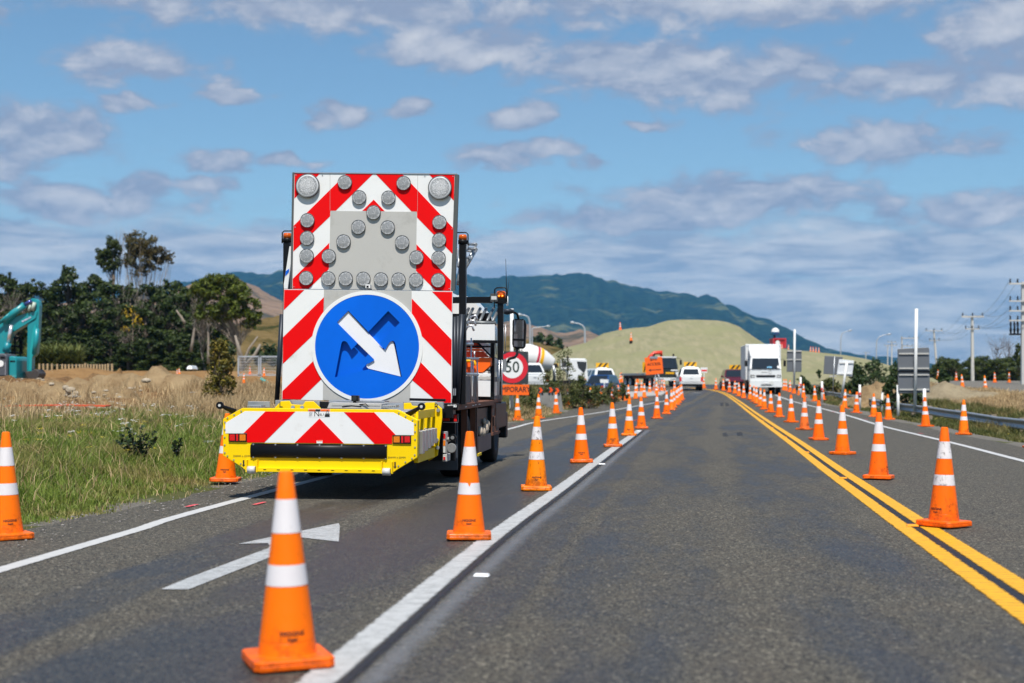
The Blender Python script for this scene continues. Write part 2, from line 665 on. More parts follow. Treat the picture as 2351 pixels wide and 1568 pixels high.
def ground_z(x, y):
    x, y = np.asarray(x, float), np.asarray(y, float)
    s, t = left_edge(y) - x, x - right_edge(y)
    b = hzv(y)
    rough = ss(9.5, 13, s) * ss(33, 41, y) * (1 - ss(76, 84, y)) * ((fbm(x * 0.8, y * 0.8, 13) - 0.45) * 1.5 + (fbm(x * 2.6, y * 2.6, 17, 3) - 0.5) * 0.55)
    bump = (fbm(x * 0.35, y * 0.35, 3) - 0.5) * 0.30 + (fbm(x * 1.7, y * 1.7, 5, 2) - 0.5) * 0.07
    z = b - 0.03
    z = z + np.where(s > 0, 0.42 * ss(0.2, 7, s) + 0.62 * ss(9, 28, s) * (1 - 0.6 * ss(95, 125, y)) + bump * ss(0.3, 3, s) + rough, 0)
    z = z + np.where(t > 0, -0.30 * ss(0.6, 2.0, t) * (1 - ss(3.0, 4.6, t)) + (plat(y) - b) * ss(4.2, 9.5, t) + bump * 0.8 * ss(0.6, 3, t) * (1 - 0.8 * ss(9, 13, t)), 0)
    return np.where(y > 150, np.minimum(z, 1.45), z)


def gz(x, y):
    return float(ground_z(x, y))


def axis(lo, hi, step, far_lo, far_hi):
    a = list(np.arange(lo, hi + 1e-6, step))
    st = step
    v = hi
    while v < far_hi:
        st *= 1.35
        v += st
        a.append(v)
    st, v, b = step, lo, []
    while v > far_lo:
        st *= 1.35
        v -= st
        b.append(v)
    return np.array(b[::-1] + a)


def grid_mesh(name, xs, ys, zf, m, cols=None):
    X, Y = np.meshgrid(xs, ys)
    Z = zf(X, Y)
    V = np.stack([X, Y, Z], -1).reshape(-1, 3)
    nx, ny = len(xs), len(ys)
    i = (np.arange(ny - 1)[:, None] * nx + np.arange(nx - 1)[None]).ravel()
    F = np.stack([i, i + 1, i + 1 + nx, i + nx], -1)
    o = np_mesh(name, V, F, m, smooth=True)
    if cols is not None:
        c = cols(X, Y).reshape(-1, 4)
        a = o.data.color_attributes.new('soil', 'FLOAT_COLOR', 'POINT')
        a.data.foreach_set('color', c.astype(np.float32).ravel())
    return o


def ground_cols(X, Y):
    s, t = left_edge(Y) - X, X - right_edge(Y)
    n = fbm(X * 0.25, Y * 0.25, 9)
    dirt = ss(9.5, 12.5, s + (n - 0.5) * 5) * ss(33, 41, Y + (n - 0.5) * 10) * (1 - ss(100, 112, Y))
    dirt = np.maximum(np.where(s > 0, dirt, 0), ss(0.228, 0.262, -X / np.maximum(Y, 1) + (n - 0.5) * 0.05) * ss(29, 36, Y + (n - 0.5) * 8) * (1 - ss(100, 112, Y)))
    gravel = np.where(s > 0, 1 - ss(0.05, 0.45, s + (n - 0.5)), 0) + np.where(t > 0, 1 - ss(0.5, 1.3, t + (n - 0.5)), 0)
    gravel = np.maximum(gravel, np.where(t > 0, ss(8.0, 9.5, t + (n - 0.5) * 2) * (1 - ss(140, 170, Y)), 0))
    dry = np.where(s > 0, ss(5, 9, s + (n - 0.5) * 6) * ss(16, 30, Y), 0) + np.where(t > 0, ss(3.5, 5, t), 0)
    dry = np.maximum(dry, ss(140, 180, Y) * 0.6)
    return np.stack([np.clip(dirt, 0, 1), np.clip(dry, 0, 1), np.clip(gravel, 0, 1), np.ones_like(X)], -1)


def ground_material():
    m = bpy.data.materials.new('ground_soil')
    m.use_nodes = True
    N = NT(m.node_tree)
    b = N.n['Principled BSDF']
    at_ = N.new('ShaderNodeVertexColor', layer_name='soil')
    sp = N.new('ShaderNodeSeparateColor')
    N.l.new(at_.outputs[0], sp.inputs[0])
    tc = N.new('ShaderNodeTexCoord')
    o = tc.outputs['Object']
    n1, n2 = N.noise(o, 0.5, 6, 0.65), N.noise(o, 7.0, 5, 0.7)
    green = N.mix(n2, (0.045, 0.060, 0.018), (0.12, 0.12, 0.040))
    dry = N.mix(n2, (0.20, 0.15, 0.070), (0.36, 0.28, 0.15))
    dirt = N.mix(N.ramp(n1, 0.38, 0.62), (0.20, 0.110, 0.048), (0.38, 0.245, 0.115))
    dirt = N.mix(N.ramp(n2, 0.36, 0.64), N.mix(1.0, dirt, (0.45, 0.42, 0.40), 'MULTIPLY'), dirt)
    grav = N.mix(N.ramp(N.noise(o, 30, 4, 0.8), 0.3, 0.7), (0.065, 0.060, 0.054), (0.25, 0.23, 0.195))
    c = N.mix(N.ramp(N.math('ADD', sp.outputs[1], N.math('SUBTRACT', n1, 0.5)), 0.25, 0.75), green, dry)
    c = N.mix(N.ramp(N.math('ADD', sp.outputs[0], N.math('MULTIPLY', N.math('SUBTRACT', n1, 0.5), 0.8)), 0.3, 0.65), c, dirt)
    c = N.mix(N.ramp(N.math('ADD', sp.outputs[2], N.math('MULTIPLY', N.math('SUBTRACT', n2, 0.5), 0.7)), 0.35, 0.65), c, grav)
    N.put(b.inputs['Base Color'], c)
    b.inputs['Roughness'].default_value = 0.95
    b.inputs['Specular IOR Level'].default_value = 0.15
    bp = N.new('ShaderNodeBump')
    bp.inputs['Strength'].default_value = 0.8
    bp.inputs['Distance'].default_value = 0.08
    N.put(bp.inputs['Height'], N.noise(o, 5.0, 8, 0.75))
    N.l.new(bp.outputs[0], b.inputs['Normal'])
    return m


GROUND = ground_material()
gxs = axis(-48, 48, 0.6, -6300, 6300)
gys = axis(-6, 145, 0.6, -60, 7600)
ground = grid_mesh('ground', gxs, gys, ground_z, GROUND, ground_cols)
tag(ground, kind='structure')


# ---- carriageway
def asphalt_material():
    m = bpy.data.materials.new('chip_seal')
    m.use_nodes = True
    N = NT(m.node_tree)
    b = N.n['Principled BSDF']
    uv = N.new('ShaderNodeUVMap', uv_map='lane')
    sp = N.new('ShaderNodeSeparateXYZ')
    N.l.new(uv.outputs[0], sp.inputs[0])
    u, v = sp.outputs[0], sp.outputs[1]
    tc = N.new('ShaderNodeTexCoord')
    o = tc.outputs['Object']
    lane = N.comb(u, N.math('MULTIPLY', v, 0.16), 0.0)
    big = N.noise(lane, 1.6, 5, 0.65)
    mid = N.noise(o, 2.2, 5, 0.7)
    chip = N.noise(o, 90, 3, 0.75)
    vo = N.new('ShaderNodeTexVoronoi')
    vo.inputs['Scale'].default_value = 80
    N.l.new(o, vo.inputs['Vector'])
    vg = N.new('ShaderNodeTexVoronoi')
    vg.inputs['Scale'].default_value = 60
    N.l.new(o, vg.inputs['Vector'])
    sv = N.new('ShaderNodeSeparateColor')
    N.l.new(vo.outputs['Color'], sv.inputs[0])
    sg = N.new('ShaderNodeSeparateColor')
    N.l.new(vg.outputs['Color'], sg.inputs[0])
    stone = N.math('ADD', N.math('MULTIPLY', sv.outputs[0], 0.65), N.math('MULTIPLY', chip, 0.6))
    base = N.mix(N.ramp(stone, 0.32, 0.98), (0.016, 0.015, 0.014), (0.142, 0.127, 0.096))
    base = N.mix(N.math('MULTIPLY', N.ramp(mid, 0.40, 0.72), 0.45), base, N.mix(N.ramp(stone, 0.25, 1.0), (0.040, 0.033, 0.026), (0.130, 0.105, 0.075)))
    spark = N.ramp(sg.outputs[1], 0.93, 0.99)
    base = N.mix(N.math('MULTIPLY', spark, 0.8), base, (0.30, 0.27, 0.21))

    def band(c, w):
        d = N.math('ABSOLUTE', N.math('SUBTRACT', u, c))
        return N.ramp(d, w, w * 0.35)
    # bitumen bled to the top along the wheel tracks and beside the white line
    bleed = N.math('MAXIMUM', band(-0.75, 0.95), N.math('MULTIPLY', band(-2.05, 0.55), 0.85))
    bleed = N.math('MAXIMUM', bleed, N.math('MULTIPLY', band(0.42, 0.42), 0.75))
    bleed = N.math('MAXIMUM', bleed, N.math('MULTIPLY', N.math('MAXIMUM', band(1.3, 0.95), band(2.85, 0.95)), 0.62))
    bleed = N.math('MAXIMUM', bleed, N.math('MULTIPLY', band(4.4, 0.5), 0.30))
    patch = N.noise(N.comb(u, N.math('MULTIPLY', v, 0.35), 5.0), 0.9, 6, 0.7)
    bl = N.ramp(N.math('ADD', N.math('ADD', bleed, N.math('MULTIPLY', N.math('SUBTRACT', big, 0.5), 1.5)), N.math('MULTIPLY', N.math('SUBTRACT', patch, 0.5), 1.6)), 0.12, 1.15)
    bl = N.math('MULTIPLY', bl, N.ramp(N.math('ADD', chip, N.math('MULTIPLY', bl, 0.5)), 0.40, 0.75))
    # pale clay carried on by tyres
    clay = N.math('MULTIPLY', N.ramp(N.noise(N.comb(u, N.math('MULTIPLY', v, 1.4), 3.0), 1.1, 4, 0.7), 0.60, 0.82), N.ramp(v, 18, 9))
    base = N.mix(N.math('MULTIPLY', N.math('MULTIPLY', clay, N.ramp(u, 0.4, 0.9)), 0.55), base, (0.20, 0.135, 0.085))
    c = N.mix(N.math('MULTIPLY', bl, 0.66), base, (0.014, 0.015, 0.020))
    N.put(b.inputs['Base Color'], c)
    N.put(b.inputs['Roughness'], N.ramp(bl, 0.0, 1.0, 0.82, 0.46))
    b.inputs['Specular IOR Level'].default_value = 0.42
    bp = N.new('ShaderNodeBump')
    bp.inputs['Distance'].default_value = 0.012
    N.put(bp.inputs['Strength'], N.ramp(bl, 0.0, 1.0, 0.75, 0.30))
    N.put(bp.inputs['Height'], N.math('ADD', N.math('MULTIPLY', vo.outputs['Distance'], -0.9), chip))
    N.l.new(bp.outputs[0], b.inputs['Normal'])
    return m


ASPHALT = asphalt_material()


def road_sheet():
    ys = np.concatenate([np.arange(0.5, 60, 0.4), np.arange(60, 139, 0.8)])
    n = 44
    t = np.linspace(0, 1, n)
    L, Rr = left_edge(ys), right_edge(ys)
    edge = (fbm(ys * 1.3, ys * 0 + 4, 21) - 0.5) * 0.35
    L = L - edge * 0.8
    X = L[:, None] + (Rr - L)[:, None] * t
    Y = np.repeat(ys[:, None], n, 1)
    Zz = hzv(Y)
    V = np.stack([X, Y, Zz], -1).reshape(-1, 3)
    ny = len(ys)
    i = (np.arange(ny - 1)[:, None] * n + np.arange(n - 1)[None]).ravel()
    F = np.stack([i, i + 1, i + 1 + n, i + n], -1)
    o = np_mesh('road', V, F, ASPHALT, smooth=True)
    uv = o.data.uv_layers.new(name='lane')
    U = np.stack([X - white_line(Y), Y], -1).reshape(-1, 2)
    uv.data.foreach_set('uv', U[F.ravel()].astype(np.float32).ravel())
    return tag(o, kind='structure')


road = road_sheet()


# ---- painted markings: sheets a few millimetres above the seal, worn through by noise
def paint_material(name, col, wear=0.35, edge=0.35, groove=0.0, alpha=1.0, soft=0.10):
    m = bpy.data.materials.new(name)
    m.use_nodes = True
    N = NT(m.node_tree)
    b = N.n['Principled BSDF']
    uv = N.new('ShaderNodeUVMap', uv_map='mark')
    sp = N.new('ShaderNodeSeparateXYZ')
    N.l.new(uv.outputs[0], sp.inputs[0])
    tc = N.new('ShaderNodeTexCoord')
    o = tc.outputs['Object']
    chip = N.noise(o, 130, 4, 0.8)
    med = N.noise(o, 9, 5, 0.7)
    c = N.mix(N.ramp(med, 0.3, 0.75), tuple(k * 0.86 for k in col), col)
    a = N.math('ABSOLUTE', N.math('SUBTRACT', sp.outputs[0], 0.5))       # 0 centre, 0.5 edge
    e = N.math('SUBTRACT', 0.5, a)
    cover = N.ramp(N.math('ADD', e, N.math('MULTIPLY', N.math('SUBTRACT', N.math('ADD', N.math('MULTIPLY', chip, 0.6), N.math('MULTIPLY', med, 0.4)), 0.5), edge)), 0.01, soft)
    holes = N.ramp(N.math('ADD', N.math('MULTIPLY', chip, 0.9), N.math('MULTIPLY', med, 0.3)), wear + 0.30, wear + 0.12, 0.0, 1.0)
    if groove:
        wv = N.new('ShaderNodeTexWave')
        wv.inputs['Scale'].default_value = 2.9
        wv.inputs['Distortion'].default_value = 1.6
        wv.inputs['Detail'].default_value = 3
        N.l.new(N.comb(N.math('MULTIPLY', sp.outputs[0], 0.05), sp.outputs[1], 0.0), wv.inputs['Vector'])
        wv.bands_direction = 'Y'
        g = N.math('MULTIPLY', N.ramp(wv.outputs['Fac'], 0.22, 0.02), N.ramp(med, 0.35, 0.6))
        c = N.mix(N.math('MULTIPLY', g, groove), c, (0.10, 0.075, 0.02))
    N.put(b.inputs['Base Color'], c)
    b.inputs['Roughness'].default_value = 0.6
    tr = N.new('ShaderNodeBsdfTransparent')
    mx = N.new('ShaderNodeMixShader')
    keep = N.math('SUBTRACT', 1.0, holes)
    N.put(mx.inputs[0], N.math('MULTIPLY', N.math('MULTIPLY', cover, keep), alpha))
    N.l.new(tr.outputs[0], mx.inputs[1])
    N.l.new(b.outputs[0], mx.inputs[2])
    N.l.new(mx.outputs[0], N.n['Material Output'].inputs[0])
    return m


def catmull(P, step=0.5):
    P = [Vector((p[0], p[1])) for p in P]
    P = [P[0] * 2 - P[1]] + P + [P[-1] * 2 - P[-2]]
    out = []
    for i in range(1, len(P) - 2):
        n = max(2, int((P[i + 1] - P[i]).length / step))
        for k in range(n):
            t = k / n
            a, b, c, d = P[i - 1], P[i], P[i + 1], P[i + 2]
            out.append(0.5 * ((2 * b) + (c - a) * t + (2 * a - 5 * b + 4 * c - d) * t * t + (3 * b - a - 3 * c + d) * t**3))
    out.append(P[-2])
    return out


def strip(name, pts, w, m, z=0.006, shift=0.0, taper=None):
    C = catmull(pts)
    V, U, F = [], [], []
    dist = 0
    for i, p in enumerate(C):
        t = (C[min(i + 1, len(C) - 1)] - C[max(i - 1, 0)]).normalized()
        nrm = Vector((t.y, -t.x))
        if i:
            dist += (p - C[i - 1]).length
        ww = w if taper is None else w * taper(dist)
        for k, q in ((0, -0.5), (1, 0.0), (2, 0.5)):
            r = p + nrm * (shift + q * ww)
            V.append((r.x, r.y, hz(r.y) + z))
            U.append((q + 0.5, dist))
    for i in range(len(C) - 1):
        for k in range(2):
            a = i * 3 + k
            F.append((a, a + 1, a + 4, a + 3))
    F = np.array(F)
    o = np_mesh(name, np.array(V), F, m)
    uv = o.data.uv_layers.new(name='mark')
    uv.data.foreach_set('uv', np.array(U)[F.ravel()].astype(np.float32).ravel())
    return tag(o, kind='structure')


def flat_mark(name, px, m, z=0.006):
    """painted shape given by its outline on the road"""
    g = [G(p) for p in px]
    tris = tessellate_polygon([[Vector((q.x, q.y, 0)) for q in g]])
    V = np.array([(q.x, q.y, hz(q.y) + z) for q in g])
    F = np.array(tris)
    o = np_mesh(name, V, F, m)
    uv = o.data.uv_layers.new(name='mark')
    U = np.tile([0.5, 0.0], (F.size, 1))
    uv.data.foreach_set('uv', U.astype(np.float32).ravel())
    return tag(o, kind='structure')


P_WHITE = paint_material('white_road_paint', (0.52, 0.515, 0.50), wear=0.205, edge=0.5)
P_WORN = paint_material('worn_white_paint', (0.44, 0.45, 0.45), wear=0.31, edge=0.4)
P_GHOST = paint_material('removed_white_paint', (0.24, 0.25, 0.27), wear=0.16, edge=1.3, alpha=0.46, soft=0.5)
P_THICK = paint_material('white_lane_paint', (0.47, 0.475, 0.47), wear=0.29, edge=0.95)
P_YEL = paint_material('yellow_road_paint', (0.80, 0.395, 0.003), wear=0.20, edge=0.7, groove=0.85)
P_TAR = paint_material('blackout_paint', (0.020, 0.020, 0.026), wear=0.14, edge=1.0, alpha=0.80, soft=0.45)
P_TYRE = paint_material('tyre_rubber_mark', (0.025, 0.025, 0.027), wear=0.30, edge=0.3, alpha=0.55)
P_RED = paint_material('pink_survey_paint', (0.75, 0.10, 0.12), wear=0.25, edge=0.5)


def road_pts(px, lead=True):
    q = [(g.x, g.y) for g in (G(p) for p in px)]
    if lead:                                   # carry the line on towards and past the camera
        (x0, y0), (x1, y1) = q[0], q[1]
        k = (y0 - 2.0) / (y1 - y0)
        q = [(x0 - (x1 - x0) * k, 2.0)] + q
    return q


lane_line = road_pts([(735, 1568), (1130, 1235), (1290, 1120), (1410, 1030), (1468, 988)])
strip('white_lane_marking', lane_line, 0.19, P_THICK, z=0.007)
strip('removed_lane_marking', [(x + 0.235, y) for x, y in lane_line], 0.24, P_GHOST, z=0.005)
strip('blackout_marking', [(x + 0.125, y) for x, y in lane_line], 0.10, P_TAR, z=0.009)
strip('white_edge_marking', road_pts([(0, 1310), (300, 1222), (600, 1135)]) + [(g.x, g.y) for g in map(G, [(1166, 986), (1241.6, 967.5), (1372, 948), (1480, 929), (1545, 917)])], 0.16, P_WHITE)
yl = road_pts([ZR(1855, 1568), ZR(1560, 1345), ZR(1290, 1140), ZR(1020, 930), ZR(800, 758), ZR(600, 592), ZR(450, 474), ZR(300, 356), ZR(180, 258), ZR(90, 196), (1637, 897.3), (1612, 893.4), (1575, 890)])
strip('yellow_centre_marking', yl, 0.17, P_YEL, z=0.007, shift=0.09)
strip('yellow_centre_marking', yl, 0.17, P_YEL, z=0.007, shift=0.325)
strip('blackout_marking', yl, 0.16, P_TAR, z=0.004, shift=0.21)
strip('yellow_crossroad_marking', [(g.x, g.y) for g in map(G, [(1380, 879.2), (1441, 881.9), (1500, 884.6), (1545, 887.4)])], 0.25, P_YEL)
strip('white_crossroad_marking', [(g.x, g.y) for g in map(G, [(1420, 884), (1497, 890)])], 0.22, P_WHITE)
strip('white_edge_marking', road_pts([(2351, 1059.5), (2184, 1016.6), (2030.8, 980), (1957, 957.5), (1896, 940.5), (1822.6, 922), (1780, 907)]), 0.17, P_WHITE)
strip('white_crossroad_marking', [(g.x, g.y) for g in map(G, [(1650, 885.5), (1690, 889)])], 0.2, P_WHITE)
ZB1 = ZO(560, 1100, 2.941)
ZB0 = ZO(0, 1180, 3.3586)
flat_mark('white_lane_arrow', [ZB0(1290, 783), ZB0(1515, 783), ZB0(2165, 520), ZB1(450, 548), ZB1(735, 581), ZB1(742, 472), ZB1(735, 450), ZB1(30, 594), ZB1(235, 592), ZB1(250, 612), ZB0(2155, 445), ZB0(1500, 688)], P_WORN)
for px in ([(428, 1166), (452, 1160)], [(583, 1161), (608, 1155)], [(1452, 967), (1475, 962)]):
    strip('pink_survey_mark', [(g.x, g.y) for g in map(G, px)], 0.06, P_RED, z=0.011)
for px in ([(ZR(905, 328)), ZR(925, 330)], [ZR(1150, 384), ZR(1172, 386)], [ZR(1558, 491), ZR(1582, 493)], [ZM(650, 353), ZM(682, 354)], [ZM(1005, 279), ZM(1028, 278)]):
    strip('pink_survey_mark', [(g.x, g.y) for g in map(G, px)], 0.10, P_RED, z=0.011)

for q in ([(83, 488), (110, 484), (135, 512), (92, 516)], [(190, 484), (228, 480), (240, 506), (197, 510)], [(68, 262), (90, 260), (94, 284), (70, 286)], [(104, 262), (126, 260), (136, 284), (110, 286)]):
    flat_mark('tyre_mark', [ZR(*p) for p in q], P_TYRE, z=0.005)

# raised pavement markers between the yellow lines and beside the white line
RPM_O = mat('orange_marker_plastic', (0.80, 0.28, 0.01), 0.4, var=0.1)
RPM_W = mat('white_marker_plastic', (0.7, 0.7, 0.7), 0.4, var=0.1)


def marker(p, m, label, grp):
    g = G(p)
    mb = MB(m)
    mb.rect(-0.055, 0.055, -0.045, 0.045, 0, 0.018, -0.045, 0.045, -0.02, 0.02)
    o = mb.build('road_stud', loc=(g.x, g.y, g.z + 0.008), bevel=0.003)
    o.rotation_euler = (0, 0, -0.15)
    tag(o, label, 'road stud', grp)


ORD = ['nearest', 'second', 'third', 'fourth', 'fifth', 'sixth', 'seventh', 'eighth', 'ninth', 'tenth', 'eleventh', 'twelfth',
       'thirteenth', 'fourteenth', 'fifteenth', 'sixteenth', 'seventeenth', 'eighteenth', 'nineteenth', 'twentieth', 'twenty first', 'twenty second']
for i, p in enumerate([(1510, 1193), (990, 831), (715, 637), (552, 523), (455, 450), (383, 397), (320, 358), (265, 322)]):
    marker(ZR(*p), RPM_O, 'orange road stud between the yellow lines, %s from the camera' % ORD[i], 'orange road studs between the yellow lines')
for i, p in enumerate([ZM(235, 1465), ZM(1422, 682), ZM(1735, 398)]):
    marker([(1106, 1327), p, p][1 if i else 0], RPM_W, 'white road stud beside the white lane line, %s from the camera' % ORD[i], 'white road studs beside the lane line')

# traffic islands at the far junction
isl = MB(CONCRETE)
for ring in ([(1425, 917), (1520, 910), (1535, 900), (1440, 903)],):
    g = [G(p) for p in ring]
    isl.prism([(q.x, q.y, hz(q.y)) for q in g], (0, 0, 0.12))
tag(isl.build('traffic_island', bevel=0.02), kind='structure')


# ---- hills and stockpile
def ridge(name, sil, Y0, Y1, base, m, rough=0.0, n=260, rows=34, ext=200, back=1.3, power=1.0):
    """terrain whose crest at Y1 follows a skyline; foot at Y0"""
    q = sorted([(at(p, Y1).x, at(p, Y1).z) for p in sil])
    xs = np.linspace(q[0][0] - ext, q[-1][0] + ext, n)
    zs = np.interp(xs, [a for a, b in q], [b for a, b in q])
    if rough:
        sp = (q[-1][0] - q[0][0])
        zs = zs + (fbm(xs * 140 / sp, xs * 0, 4, 4) - 0.5) * rough
    ts = np.concatenate([np.linspace(0, 1, rows), [1.03, 1.12, back]])
    V = []
    for t in ts:
        k = ss(0, 1, t) ** power if t <= 1 else 1 - (t - 1) * 1.6
        y = Y0 + (Y1 - Y0) * t
        fold = (fbm(xs / (Y1 * 0.045), np.full_like(xs, t * 2.2), 6, 4) - 0.5) * 0.55 * math.sin(math.pi * min(t, 1)) if power != 1.01 else 0
        z = base + (zs - base) * np.clip(k + fold, -0.1, 1.0)
        # carry the skyline point straight down its own line of sight towards the foot
        V.append(np.stack([xs * (y / Y1) ** 0.35, np.full_like(xs, y), z], -1))
    V = np.concatenate(V)
    ny = len(ts)
    i = (np.arange(ny - 1)[:, None] * n + np.arange(n - 1)[None]).ravel()
    F = np.stack([i, i + 1, i + 1 + n, i + n], -1)
    return tag(np_mesh(name, V, F, m, smooth=True), kind='structure')


def hill_material(name, a, b, patch=None, scale=0.012, rough_scale=0.12):
    m = bpy.data.materials.new(name)
    m.use_nodes = True
    N = NT(m.node_tree)
    bs = N.n['Principled BSDF']
    o = N.new('ShaderNodeTexCoord').outputs['Object']
    c = N.mix(N.ramp(N.noise(o, rough_scale, 6, 0.75), 0.35, 0.65), a, b)
    if patch:
        c = N.mix(N.ramp(N.noise(o, scale, 5, 0.65), 0.54, 0.66), c, N.mix(N.noise(o, rough_scale, 4, 0.7), tuple(k * 0.7 for k in patch), patch))
    N.put(bs.inputs['Base Color'], c)
    bs.inputs['Roughness'].default_value = 1.0
    bs.inputs['Specular IOR Level'].default_value = 0.0
    bp = N.new('ShaderNodeBump')
    bp.inputs['Strength'].default_value = 1.0
    bp.inputs['Distance'].default_value = 0.35 / rough_scale
    N.put(bp.inputs['Height'], N.noise(o, rough_scale, 6, 0.7))
    N.l.new(bp.outputs[0], bs.inputs['Normal'])
    return m


far_sil = [(-500, 690), (-200, 685), (0, 680), (200, 675), (390, 664), (450, 650), (500, 637), (530, 632), (590, 634), (650, 636), (760, 640), (900, 645), (1000, 640), (1075, 633), (1152, 643), (1207, 638), (1250, 634), (1310, 640), (1353, 638), (1404, 644),
           (1438, 655), (1512, 671), (1553, 678), (1590, 690), (1604, 686), (1612, 688), (1638, 708), (1681, 717), (1724, 738), (1767, 764), (1809, 790), (1831, 793), (1853, 797), (1920, 813), (1980, 820), (2033, 833), (2100, 846), (2250, 868)]
ridge('forested_hills', far_sil, 3600, 6500, 0.5, hill_material('hill_forest', (0.000, 0.004, 0.004), (0.028, 0.052, 0.022), (0.125, 0.135, 0.050), scale=0.0042, rough_scale=0.034), rough=36, n=460, ext=1200)
ridge('brown_hills', [(300, 700), (420, 680), (500, 652), (545, 642), (590, 658), (640, 690), (720, 725), (900, 745), (1100, 742), (1207, 746), (1262, 764), (1290, 770), (1324, 762), (1350, 765), (1385, 785), (1450, 840), (1600, 870)],
      1100, 2400, 0.5, hill_material('hill_pasture', (0.20, 0.130, 0.080), (0.30, 0.200, 0.125), (0.085, 0.075, 0.040), scale=0.008, rough_scale=0.02), rough=9, n=240, ext=400)
ridge('grassy_rise', [(540, 760), (600, 740), (680, 732), (900, 750), (1150, 772), (1207, 782), (1250, 790), (1300, 803), (1340, 830), (1420, 862)],
      175, 300, 1.2, hill_material('rise_grass', (0.11, 0.080, 0.030), (0.20, 0.140, 0.062), (0.045, 0.052, 0.018), scale=0.06, rough_scale=0.35), rough=1.0, n=160, ext=30)


def mound_material():
    m = bpy.data.materials.new('hydroseeded_soil')
    m.use_nodes = True
    N = NT(m.node_tree)
    b = N.n['Principled BSDF']
    o = N.new('ShaderNodeTexCoord').outputs['Object']
    run = N.noise(N.vmath('MULTIPLY', o, (1.6, 0.28, 0.9)), 0.9, 6, 0.65)
    c = N.mix(N.ramp(run, 0.34, 0.66), (0.220, 0.212, 0.122), (0.285, 0.257, 0.158))
    c = N.mix(N.ramp(N.noise(o, 0.16, 4, 0.6), 0.42, 0.66), c, (0.235, 0.230, 0.124))
    c = N.mix(N.ramp(N.noise(o, 1.6, 7, 0.8), 0.60, 0.72), c, (0.185, 0.172, 0.086))
    N.put(b.inputs['Base Color'], c)
    b.inputs['Roughness'].default_value = 0.95
    b.inputs['Specular IOR Level'].default_value = 0.1
    bp = N.new('ShaderNodeBump')
    bp.inputs['Strength'].default_value = 0.7
    bp.inputs['Distance'].default_value = 0.25
    N.put(bp.inputs['Height'], N.math('ADD', N.noise(o, 1.1, 7, 0.7), N.math('MULTIPLY', run, 0.8)))
    N.l.new(bp.outputs[0], b.inputs['Normal'])
    return m


MOUND = mound_material()
MY0, MY1 = 134.0, 172.0
mound_sil = [(1180, 862), (1235, 835), (1270, 812), (1300, 797), (1345, 786), (1365, 776), (1385, 765), (1420, 757), (1455, 752), (1490, 749), (1512, 741), (1533, 735), (1560, 733), (1600, 733), (1648, 735), (1670, 739), (1695, 748), (1712, 760), (1735, 776), (1760, 792), (1790, 799), (1820, 803), (1860, 806), (1900, 811), (1940, 815), (1985, 823), (2030, 835), (2080, 852)]
_q = sorted([(at(p, MY1).x, at(p, MY1).z) for p in mound_sil])


def mound_z(x, y):
    """stockpile surface"""
    x, y = np.asarray(x, float), np.asarray(y, float)
    t = (y - MY0) / (MY1 - MY0)
    xs = x * (MY1 / y) ** 0.55
    top = np.interp(xs, [a for a, b in _q], [b for a, b in _q], left=0.8, right=0.8)
    k = np.clip(t, 0, 1) * 0.75 + 0.25 * ss(0, 1, t)
    k = np.where(t > 1, 1 - (t - 1) * 1.2, k)
    g = (fbm(x * 0.35 + y * 0.05, y * 0.16, 8, 4) - 0.5)
    return 0.95 + (top - 0.95) * np.clip(k, -0.2, 1) + g * 1.3 * np.sin(np.pi * np.clip(t, 0, 1))


tag(grid_mesh('stockpile_mound', np.linspace(-8, 62, 240), np.linspace(MY0, MY1 + 26, 110), mound_z, MOUND), kind='structure')


def mound_hit(p):
    d = ray(p)
    sl = d.z / d.y
    y = MY0 - 6
    while y < MY1 + 20:
        x = d.x / d.y * y
        if CAM_H + sl * y < float(mound_z(x, y)):
            break
        y += 0.1
    return Vector((d.x / d.y * y, y, float(mound_z(d.x / d.y * y, y))))


# ---- excavated bank and soil heaps on the left
ZT = ZO(0, 520, 3.564)


def soil_material(name, a, b, dark):
    m = bpy.data.materials.new(name)
    m.use_nodes = True
    N = NT(m.node_tree)
    bs = N.n['Principled BSDF']
    o = N.new('ShaderNodeTexCoord').outputs['Object']
    c = N.mix(N.ramp(N.noise(o, 0.7, 6, 0.7), 0.3, 0.7), a, b)
    c = N.mix(N.ramp(N.noise(o, 3.0, 6, 0.75), 0.55, 0.75), c, dark)
    N.put(bs.inputs['Base Color'], c)
    bs.inputs['Roughness'].default_value = 1.0
    bs.inputs['Specular IOR Level'].default_value = 0.05
    bp = N.new('ShaderNodeBump')
    bp.inputs['Strength'].default_value = 1.0
    bp.inputs['Distance'].default_value = 0.22
    N.put(bp.inputs['Height'], N.noise(o, 2.2, 8, 0.75))
    N.l.new(bp.outputs[0], bs.inputs['Normal'])
    return m


CLAY = soil_material('brown_clay', (0.23, 0.13, 0.055), (0.33, 0.195, 0.085), (0.15, 0.085, 0.038))
SAND = soil_material('sandy_soil', (0.25, 0.165, 0.085), (0.38, 0.275, 0.155), (0.17, 0.105, 0.052))


